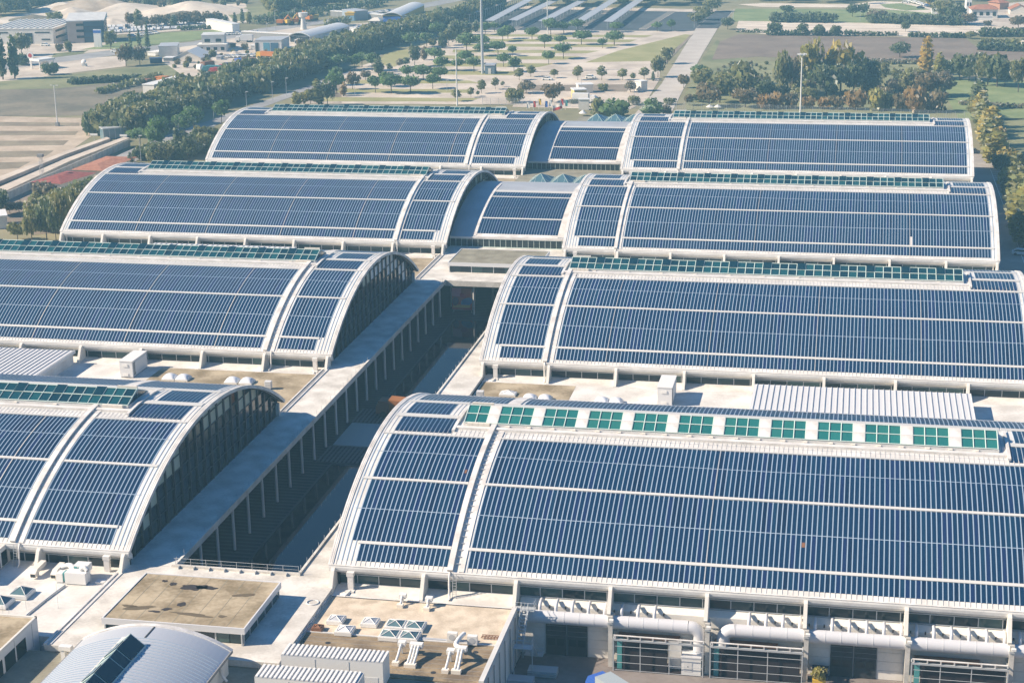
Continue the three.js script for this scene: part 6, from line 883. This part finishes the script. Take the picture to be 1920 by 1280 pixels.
shed([-187.6, -718.3, -182.5, -718.5, 4], 10, 'cube_building', 'cube building with yellow top band and pale blue front', 'building', std({ color: lin(0.25, 0.42, 0.55) }), M.yellow, 'flat', (o, w, h) => mb().slab(0, w, h * 0.72, h, 0, 0.1).build('yellow_band', M.yellow, o)); shed([-183.1, -721.2, -177.2, -727.1, 4.6], 14, 'grey_hall', 'grey blue hall right of the blue fronted cube', 'building', std({ color: lin(0.30, 0.36, 0.42) }), M.greymetal, 'flat');
shed([-165.9, -689.6, -160.5, -689.8, 4.4], 9, 'white_house', 'white house with pale hipped roof in front of the long barrel shed', 'house', M.wall, M.cream, 'hip', wins(2, 1, 2.6)); poleSet('silo', 'pale silo tower with mushroom head beside the orange machines', 'silo', [-197.1, -675.2, 7.9], 1.6, M.fascia, (o, h) => mb().cyl(0, h - 1.5, 0, 2.2, 2.6, 2.2, 12).build('head', M.fascia, o));
shed([-157.5, -340.6, -151.3, -345.4, 3.4], 5, 'platform_shelter', 'glazed grey shelter on the railway platform beside the trees', 'shelter', std({ color: lin(0.16, 0.24, 0.28), roughness: 0.2 }), M.steel, 'flat', (o, w, h) => { for (let k = 0; k < 5; k++) mb().slab(w * k / 4 - 0.06, w * k / 4 + 0.06, 0, h, 0, 0.12).build('post', M.steel, o); });
shed([-175.7, -427.4, -171.7, -453.5, 5.7], 5, 'flat_box', 'long white flat roofed box by the left road, behind the farthest left hall', 'building', M.wall, M.white, 'flat'); shed([-65.4, -510.8, -61.4, -511.1, 3.5], 6, 'mast_hut', 'small blue grey hut with a pale door at the foot of the antenna mast', 'hut', std({ color: lin(0.16, 0.22, 0.27) }), M.greymetal, 'flat', (o, w) => mb().slab(w * 0.35, w * 0.65, 0.1, 2.4, 0, 0.1).build('door', M.wall, o));
shed([-17, -444.5, -12.7, -446.2, 3.2], 6, 'gate_house', 'yellow gatehouse with white flat roof on the forecourt', 'gatehouse', std({ color: lin(0.60, 0.46, 0.20) }), M.white, 'flat', wins(3, 0.9, 1.9)); shed([-17.9, -459.6, -12.6, -461.5, 3], 5, 'gate_house', 'rear cream block of the gatehouse with a larger white roof', 'gatehouse', M.cream, M.white, 'flat'); shed([-11.3, -419.1, -7.7, -419.4, 3.6], 2, 'hoarding', 'blank white hoarding behind the farthest linking hall', 'hoarding', M.wall, M.white, 'flat'); shed([2.6, -468.5, 5.2, -465.9, 3.7], 3, 'ticket_booth', 'white ticket booth with flat roof beside the straight road', 'booth', M.wall, M.white, 'flat');
shed([142.4, -745.6, 155.5, -746.2, 6.5], 13, 'villa', 'white villa with red tiled roof in the top right corner', 'house', M.wall, M.tile, 'hip', wins(4, 1.2, 3.2)); shed([141.5, -779.3, 144.3, -779.4, 7.9], 10, 'apartment_house', 'white apartment house with small balconies left of the red roofed villa', 'house', M.white, M.white, 'flat', wins(2, 3, 5)); shed([163.4, -765.8, 172.9, -766.1, 4.7], 11, 'cream_house', 'cream house with low gable at the right edge, top corner', 'house', M.cream, M.tile, 'gable'); shed([159.8, -791.6, 164.7, -794.8, 5.1], 10, 'brick_house', 'terracotta house behind the villa', 'house', std({ color: lin(0.42, 0.22, 0.14) }), M.tile, 'hip'); shed([142.9, -735, 152.4, -735.4, 1.9], 1, 'garden_wall', 'white garden wall below the red roofed villa', 'wall', M.white, M.white, 'flat'); shed([157.6, -626, 162.1, -624.3, 1.7], 6, 'garden_shed', 'pale shed at the right edge, in the cottage garden', 'shed', M.wall, M.cream, 'flat'); shed([122.1, -821.2, 124.5, -821.3, 3.5], 6, 'yellow_house', 'small yellow house by the roundabout at the top', 'house', M.yellow, M.cream, 'flat'); shed([123.2, -767.1, 126.5, -767.3, 2], 4, 'white_hut', 'little white hut by the roundabout parking', 'hut', M.white, M.white, 'flat');
{ shed([-131, -280.3, -130, -302, 2.4], 9, 'red_roof_house', 'house with orange red tiled roof beside the third left hall', 'house', M.cream, M.tile, 'hip'); shed([-133.1, -257.7, -130.4, -273.8, 3.1], 9, 'dark_roof_house', 'house with dark red tiled roof at the left, below the orange roofed house', 'house', M.cream, M.darktile, 'hip'); }
shed([-127.8, -208.8, -125.1, -210.4, 3.1], 8, 'white_van_shelter', 'white shelter roof at the left edge above the dark trees', 'shelter', M.fascia, M.white, 'flat');
shed([163.3, -771.4, 168.5, -771.6, 2], 4, 'terracotta_annex', 'terracotta annex beside the cream house', 'house', std({ color: lin(0.45, 0.22, 0.13) }), M.tile, 'flat');

// railway platforms, track and fence wall on the left
{ const q = (name, pts, h, mat, label, cat) => { const o = thing(name, label, cat, [0, 0, 0]); mb().poly(pts, h, h).build('slab', mat, o); return o; };
  q('railway_platform', [[-155.2, -252], [-159, -259.3], [-158.2, -312.7], [-156.4, -340.7], [-154, -337.9], [-155.7, -307.3]], 1.0, G_.tan, 'pale railway platform nearest the dry striped field', 'platform');
  q('railway_platform', [[-145.8, -234.3], [-150.8, -243.7], [-152.4, -300.4], [-150.7, -341.3], [-147.8, -339.5], [-149.1, -297.1]], 1.0, G_.tan, 'pale railway platform with grey wall nearest the red roofed houses', 'platform');
  patch('track_bed', [[-150.8, -243.7], [-155.2, -252], [-155.7, -307.3], [-154, -337.9], [-150.7, -341.3], [-152.4, -300.4]], 0.02, G_.scrub);
  const rl = mb(); for (const k of [0.3, 0.45, 0.6, 0.75]) rl.bar([RA[0][0] + (RA[1][0] - RA[0][0]) * k, 0.12, RA[0][1] + (RA[1][1] - RA[0][1]) * k], [RB[0][0] + (RB[1][0] - RB[0][0]) * k, 0.12, RB[0][1] + (RB[1][1] - RB[0][1]) * k], 0.06, 4); const R = thing('railway_track', 'steel rails between the two platforms', 'railway track'); rl.build('rails', M.rust, R);
  const w = thing('platform_wall', 'grey concrete wall along the near platform', 'wall', [0, 0, 0]), a = [-142.3, -227.8], b = [-144, -330.8]; const L = Math.hypot(b[0] - a[0], b[1] - a[1]), an = -Math.atan2(b[1] - a[1], b[0] - a[0]); const g = boxGeo(L / 24 - 0.08, 2.2, 0.25); for (let k = 0; k < 24; k++) { const t = (k + 0.5) / 24; share('wall_panel', g, M.concrete, w, a[0] + (b[0] - a[0]) * t, 1.1, a[1] + (b[1] - a[1]) * t, an); }
  for (const [i, p] of [[-158.9, -336.3, 2.8], [-150.8, -341.3, 1.8]].entries()) { const s = poleSet('platform_sign', ['white platform name board left of the shelter', 'white platform name board right of the shelter'][i], 'sign', p, 0.08, M.steel, (o, h) => mb().slab(-1.3, 1.3, h - 0.7, h, -0.05, 0.05).build('board', M.white, o)); void s; }
  { const p = [-143, -266.7, 8.2], o = thing('lattice_pylon', 'grey lattice pylon beside the near platform wall', 'pylon', [p[0], 0, p[1]]), h = p[2], m = mb(); for (const [x, z] of [[-0.5, -0.5], [0.5, -0.5], [0.5, 0.5], [-0.5, 0.5]]) m.bar([x, 0, z], [x * 0.6, h, z * 0.6], 0.06, 4); for (let k = 0; k < 9; k++) { const y0 = h * k / 9, y1 = h * (k + 1) / 9, s = k % 2 ? 1 : -1; m.bar([-0.5 * s, y0, 0.5], [0.5 * s, y1, 0.5], 0.04, 4).bar([0.5, y0, -0.5 * s], [0.5, y1, 0.5 * s], 0.04, 4); } m.build('lattice', M.steel, o); mb().slab(-0.8, 0.8, h - 0.3, h + 0.5, -0.6, 0.6).build('head', M.grey, o); }
}
// solar canopies over the far car park
{ const A0 = [[-101.1, -687.5], [-89.4, -690.6], [-73.2, -686.3], [-54.4, -682.2], [-39.3, -685.5]], A1 = [[-103.3, -838.7], [-86.6, -839.1], [-70, -836.1], [-52.9, -836.5], [-38.4, -836.8]];
  const nth = ['first', 'second', 'third', 'fourth', 'fifth'];
  A0.forEach((a, i) => { const b = A1[i], o = thing('solar_canopy', `${nth[i]} long grey solar canopy from the left over the far car park`, 'solar canopy', [a[0], 0, a[1]], -Math.atan2(b[1] - a[1], b[0] - a[0])), L = Math.hypot(b[0] - a[0], b[1] - a[1]);
    const n = Math.round(L / 5); for (let k = 0; k < n; k++) share('roof_panel', boxGeo(L / n - 0.06, 0.12, 4.6), M.greymetal, o, (k + 0.5) * L / n, 3.6, 0).rotation.x = 0.06; for (let k = 0; k <= n; k += 2) share('post', boxGeo(0.2, 3.5, 0.2), M.steel, o, k * L / n, 1.75, -0.4); });
  const K0 = [[-86.5, -680.6], [-69.9, -715.1], [-53.1, -700.1], [-52, -760.8], [-21.5, -683.9]], K1 = [[-81.7, -799.5], [-65.5, -790.6], [-52, -729.5], [-49.4, -791.1], [-16.4, -773.9]];
  K0.forEach((a, i) => { const b = K1[i], o = thing('bay_kerb', `${nth[i]} pale kerbed bay strip from the left between the solar canopies`, 'kerb strip', [a[0], 0, a[1]], -Math.atan2(b[1] - a[1], b[0] - a[0])), L = Math.hypot(b[0] - a[0], b[1] - a[1]); mb().slab(0, L, 0, 0.12, -1.9, 1.9).build('strip', G_.tan, o); const n = Math.round(L / 2.6); for (let k = 0; k < n; k++) share('bay_post', boxGeo(0.25, 0.5, 3.6), M.grey, o, (k + 0.5) * L / n, 0.2, 0); });
  const a = [-119.8, -713], b = [-111.3, -821.6], o = thing('solar_canopy', 'wide pale ramp like canopy on posts left of the far car park', 'canopy', [a[0], 0, a[1]], -Math.atan2(b[1] - a[1], b[0] - a[0])), L = Math.hypot(b[0] - a[0], b[1] - a[1]); mb().slab(0, L, 4.0, 4.3, -8, 3).build('roof', G_.tan, o); for (let k = 0; k <= 26; k++) share('post', boxGeo(0.25, 4, 0.25), M.cream, o, k * L / 26, 2, 2.6);
}
// mesh fence behind the farthest right hall
{ const a = [-48.4, -428.4], m0 = [29.2, -422.9], b = [124.8, -410.7]; const F = thing('mesh_fence', 'grey mesh fence running behind the farthest right hall', 'fence', [0, 0, 0]);
  const seg = (p, q) => { const L = Math.hypot(q[0] - p[0], q[1] - p[1]), n = Math.round(L / 3), an = -Math.atan2(q[1] - p[1], q[0] - p[0]); for (let k = 0; k <= n; k++) share('fence_post', boxGeo(0.12, 2.6, 0.12), M.steel, F, p[0] + (q[0] - p[0]) * k / n, 1.3, p[1] + (q[1] - p[1]) * k / n); const r = mb(); for (let y = 0.2; y < 2.6; y += 0.4) r.bar([p[0], y, p[1]], [q[0], y, q[1]], 0.025, 4); for (let k = 0; k < n * 4; k++) { const t = k / n / 4; r.bar([p[0] + (q[0] - p[0]) * t, 0, p[1] + (q[1] - p[1]) * t], [p[0] + (q[0] - p[0]) * t, 2.5, p[1] + (q[1] - p[1]) * t], 0.018, 3); } stuff(r.build('mesh_wires', M.steel, F)); };
  seg(a, m0); seg(m0, b); }
// flags before the entrance
{ const fl = [[-30, -418.5, 2.9], [-27.5, -417.5, 3.4], [-25.8, -418.9, 4], [-23.3, -417.9, 3.4], [-21.8, -418.1, 3.8], [-17.4, -417.2, 4.4], [-16.1, -418.6, 3.8]]; const cs = [M.offwhite, M.red, M.yellow, M.blue, M.offwhite, M.red, M.teal]; const nm = ['white', 'red', 'yellow', 'blue', 'second white', 'second red', 'teal'];
  fl.forEach((p, i) => poleSet('flagpole', `${nm[i]} flag on a pole in the row behind the farthest linking hall`, 'flag', p, 0.06, M.white, (o, h) => { const g = new THREE.PlaneGeometry(0.9, 2.2, 6, 6), q = g.attributes.position; for (let k = 0; k < q.count; k++) q.setZ(k, 0.12 * Math.sin(q.getX(k) * 6 + q.getY(k) * 2)); g.computeVertexNormals(); g.translate(0.5, h - 1.3, 0); const m = cs[i].clone(); m.side = THREE.DoubleSide; mb().add(g).build('flag_cloth', m, o); }));
  const p = [-18.9, -408.5, 3.4]; poleSet('flagpole', 'big red and white flag flying at the right end of the farthest left hall', 'flag', p, 0.08, M.white, (o, h) => { for (const [k, m] of [[0, M.white], [1, M.red]]) { const g = new THREE.PlaneGeometry(3.4, 0.9, 10, 3), q = g.attributes.position; for (let j = 0; j < q.count; j++) q.setZ(j, 0.25 * Math.sin(q.getX(j) * 2.2)); g.computeVertexNormals(); g.rotateZ(0.35); g.translate(1.8, h - 0.4 - k * 0.95, 0); const mm = m.clone(); mm.side = THREE.DoubleSide; mb().add(g).build('flag_stripe', mm, o); } }); }
for (const [l, p] of [['small white garden parasol behind the farthest linking hall', [-7.7, -406, 2.2]], ['left white parasol by the mesh fence', [34.8, -425.9, 1.7]], ['right white parasol by the mesh fence', [37.6, -426.2, 1.7]]]) { const o = thing('parasol', l, 'parasol', [p[0], 0, p[1]]); mb().cyl(0, 0, 0, 0.06, 0.06, p[2] * 0.5, 6).build('pole', M.white, o); mb().add(new THREE.ConeGeometry(1.5, p[2] * 0.55, 8).translate(0, p[2] * 0.7, 0)).build('canopy', M.white, o); }
// machines and lorries in the yard
function lorry(name, label, [x, z], turn, bodyM, cabM, kind = 'box') { const o = thing(name, label, 'truck', [x, 0, z], turn); if (kind === 'box') mb().slab(-1.25, 1.25, 0.9, 3.6, -4, 2).build('load_body', bodyM, o); else if (kind === 'dump') mb().prism([[2.4, 1.2], [-4, 1.0], [-4.4, 2.8], [2.6, 3.2]], -1.3, 1.3).build('load_body', bodyM, o); else { const g = new THREE.CylinderGeometry(1.2, 1.2, 6, 14); g.rotateX(Math.PI / 2); g.translate(0, 2.1, -1); mb().add(g).build('load_body', bodyM, o); } mb().prism([[2.6, 0.7], [4.8, 0.7], [4.8, 1.8], [4.3, 2.9], [2.6, 2.9]], -1.2, 1.2).build('cab', cabM, o); mb().slab(-0.5, 0.5, 0.6, 0.9, -4, 4.4).build('chassis', M.dark, o); const wg = new THREE.CylinderGeometry(0.55, 0.55, 0.4, 12); wg.rotateZ(Math.PI / 2); const g2 = mb().add(wg).geo(); for (const zz of [-3, -1.6, 3.5]) for (const xx of [-1.05, 1.05]) share('wheel', g2, M.black, o, xx, 0.55, zz); return o; }
lorry('dump_truck', 'yellow dump truck in front of the grey workshop', [-175.9, -556.4], -1.7, M.orange, M.yellow, 'dump'); lorry('tank_truck', 'white truck with red stripe partly behind the tree belt', [-160.9, -540.4], 1.7, M.white, M.red, 'box'); lorry('tank_truck', 'white tank trailer beside the red striped truck', [-164.6, -543.8], 1.9, M.white, M.white, 'tank'); lorry('box_truck', 'red lorry beside the teal machine in the yard', [-176.9, -500.3], -1.4, M.red, M.red, 'dump'); lorry('box_truck', 'teal lorry left of the red lorry in the yard', [-182.4, -506.7], -1.2, M.teal, M.teal, 'dump'); lorry('box_truck', 'dark blue lorry behind the red lorry', [-177.3, -512.3], -1.2, std({ color: lin(0.03, 0.05, 0.12) }), M.red, 'box'); lorry('box_truck', 'brown red lorry at the right end of the lorry rank', [-175.4, -528.3], -1.2, M.rust, M.rust, 'box');
lorry('semi_trailer', 'white lorry by the road above the machine yard', [-208.1, -617], -1.5, M.offwhite, M.white, 'box'); lorry('red_container_truck', 'red container lorry standing alone at the left of the yard', [-188.9, -514.9], -0.4, M.rust, M.white, 'box');
lorry('yellow_truck', 'orange yellow dump truck standing in the shaded courtyard beside the platform', [13.4, -82.0], -1.57, std({ color: lin(0.34, 0.13, 0.03), roughness: 0.6 }), M.rust, 'dump'); lorry('white_truck', 'white lorry parked behind the gatehouse', [-12.2, -435.6], 1.5, M.white, M.white, 'box');
function digger(label, [x, z], turn, m) { const o = thing('excavator', label, 'excavator', [x, 0, z], turn); mb().slab(-1.6, 1.6, 0.2, 1.1, -2.2, -1).slab(-1.6, 1.6, 0.2, 1.1, 1, 2.2).build('tracks', M.dark, o); mb().slab(-1.9, 1.6, 1.2, 3, -1.5, 1.5).build('house', m, o); mb().slab(0.2, 1.6, 3, 4.1, -1.4, -0.1).build('cab', M.glass[1], o); mb().bar([1.5, 2.2, 0.4], [4.6, 5.4, 0.4], 0.35, 6).bar([4.6, 5.4, 0.4], [6.6, 2.2, 0.4], 0.28, 6).build('boom', m, o); mb().prism([[-0.5, 1.1], [0.6, 1.1], [0.9, 2.2], [-0.3, 2.4]], 5.9, 7.2).build('bucket', M.dark, o); return o; }
['leftmost orange excavator in the rank behind the silo', 'second orange excavator from the left, behind the silo', 'orange excavator just left of the silo', 'orange excavator just right of the silo', 'rightmost orange excavator in the rank by the far road'].forEach((l, i) => digger(l, [[-216.3, -695.2], [-211.9, -695.4], [-209.6, -700.8], [-206.9, -714.7], [-205.4, -720.3]][i], i * 0.9, i % 3 === 1 ? M.yellow : M.orange));
// cars: one shape, many copies
{ const body = mb().prism([[-2.1, 0.3], [2.1, 0.3], [2.15, 0.8], [1.2, 0.95], [0.6, 1.45], [-1.2, 1.48], [-1.9, 0.98], [-2.15, 0.9]], -0.85, 0.85).geo(); const cm = [M.white, M.offwhite, M.greymetal, std({ color: lin(0.03, 0.04, 0.06), roughness: 0.3 }), std({ color: lin(0.05, 0.10, 0.22), roughness: 0.3 }), std({ color: lin(0.30, 0.04, 0.03), roughness: 0.3 })];
  const glass = mb().prism([[1.05, 0.96], [0.62, 1.38], [-1.15, 1.4], [-1.7, 1.0]], -0.87, 0.87).geo(); const wheels = mb(); for (const z of [-1.3, 1.35]) { const g = new THREE.CylinderGeometry(0.33, 0.33, 1.74, 10); g.rotateZ(Math.PI / 2); g.translate(0, 0.33, z); wheels.add(g); } const wg = wheels.geo();
  const car = (x, z, turn, label, group, k) => { const o = thing('parked_car', label, 'car', [x, 0, z], turn, group); share('body', body, cm[k ?? Math.floor(rnd() * rnd() * 6)], o); share('windows', glass, M.glass[0], o); share('wheels', wg, M.black, o); };
  CARS.forEach(([list, label, group, turn, n, jitter]) => { for (let i = 0; i < n; i++) { const t = n > 1 ? i / (n - 1) : 0, a = list[0], b = list[1]; car(a[0] + (b[0] - a[0]) * t + rr(-jitter, jitter), a[1] + (b[1] - a[1]) * t + rr(-jitter, jitter), turn + rr(-0.1, 0.1), n > 10 ? label : `${NTH[i]} from the left: ${label}`, n > 10 ? group : null); } });
  [[[-36.4, -495.3], 'pale car under the young trees on the car park road', 0], [[-19.8, -501.4], 'white car left of the round young tree on the car park road', 0], [[110.5, -827.3], 'white car on the track by the roundabout', 0], [[118.2, -796.3], 'dark car on the track beside the roundabout lawn', 3], [[124.5, -214.2], 'pale car half hidden at the right edge beside the tall hedge', 1], [[-292.6, -612], 'dark car before the pinkish office', 3], [[-302.8, -595.6], 'white car before the cream warehouse', 0], [[-256.2, -573], 'white van like car beside the road, left of the brown tree', 0], [[121, -346.1], 'dark car parked on the access road behind the farthest right hall', 3]].forEach(([p, l, k]) => car(p[0], p[1], 1.4, l, null, k)); }

// loose containers and cabins in the yards on the left
[[[-206.3, -564.1, -203.8, -564.3, 1.5], 4, 'white box container at the left of the machine yard', M.white], [[-197.2, -549.1, -195, -549.2, 1.2], 4, 'grey box container beside the gravel heap', M.greymetal], [[-182.9, -538.8, -181.4, -540.8, 1.4], 3, 'blue box container in the middle of the yard', M.blue], [[-207.4, -595, -205.6, -597.3, 1.5], 4, 'dark box behind the white annex', M.dark], [[-195.3, -589.4, -193.7, -589.5, 1.5], 3, 'white cabin left of the grey workshop', M.white], [[-173.2, -582.5, -171.9, -584.7, 1.5], 3, 'teal container before the barrel shed', M.teal], [[-167.1, -599.7, -165.9, -601.9, 1.8], 3, 'white container right of the barrel shed', M.white], [[-171.4, -630.5, -169.4, -632.9, 1.8], 4, 'cream container behind the lean to roof', M.cream], [[-171.1, -649.3, -169.6, -651.8, 1.6], 4, 'rusty container near the hedge between the sheds', M.rust], [[-165.5, -664.2, -164, -666.8, 1.6], 4, 'white container in front of the white house', M.white], [[-156, -684.9, -154.4, -687.5, 1.6], 4, 'blue container at the corner of the long shed', M.blue], [[-197.8, -472.6, -196.7, -474.3, 1.3], 4, 'red brown container at the edge of the railway trees', M.rust], [[-194.1, -479.3, -192.7, -482.6, 1.3], 4, 'orange roofed hut at the edge of the railway trees', M.orange]].forEach(([b, d, l, m]) => shed(b, d, 'box_container', l, 'container', m, m, 'flat'));

renderer.render(scene, camera);
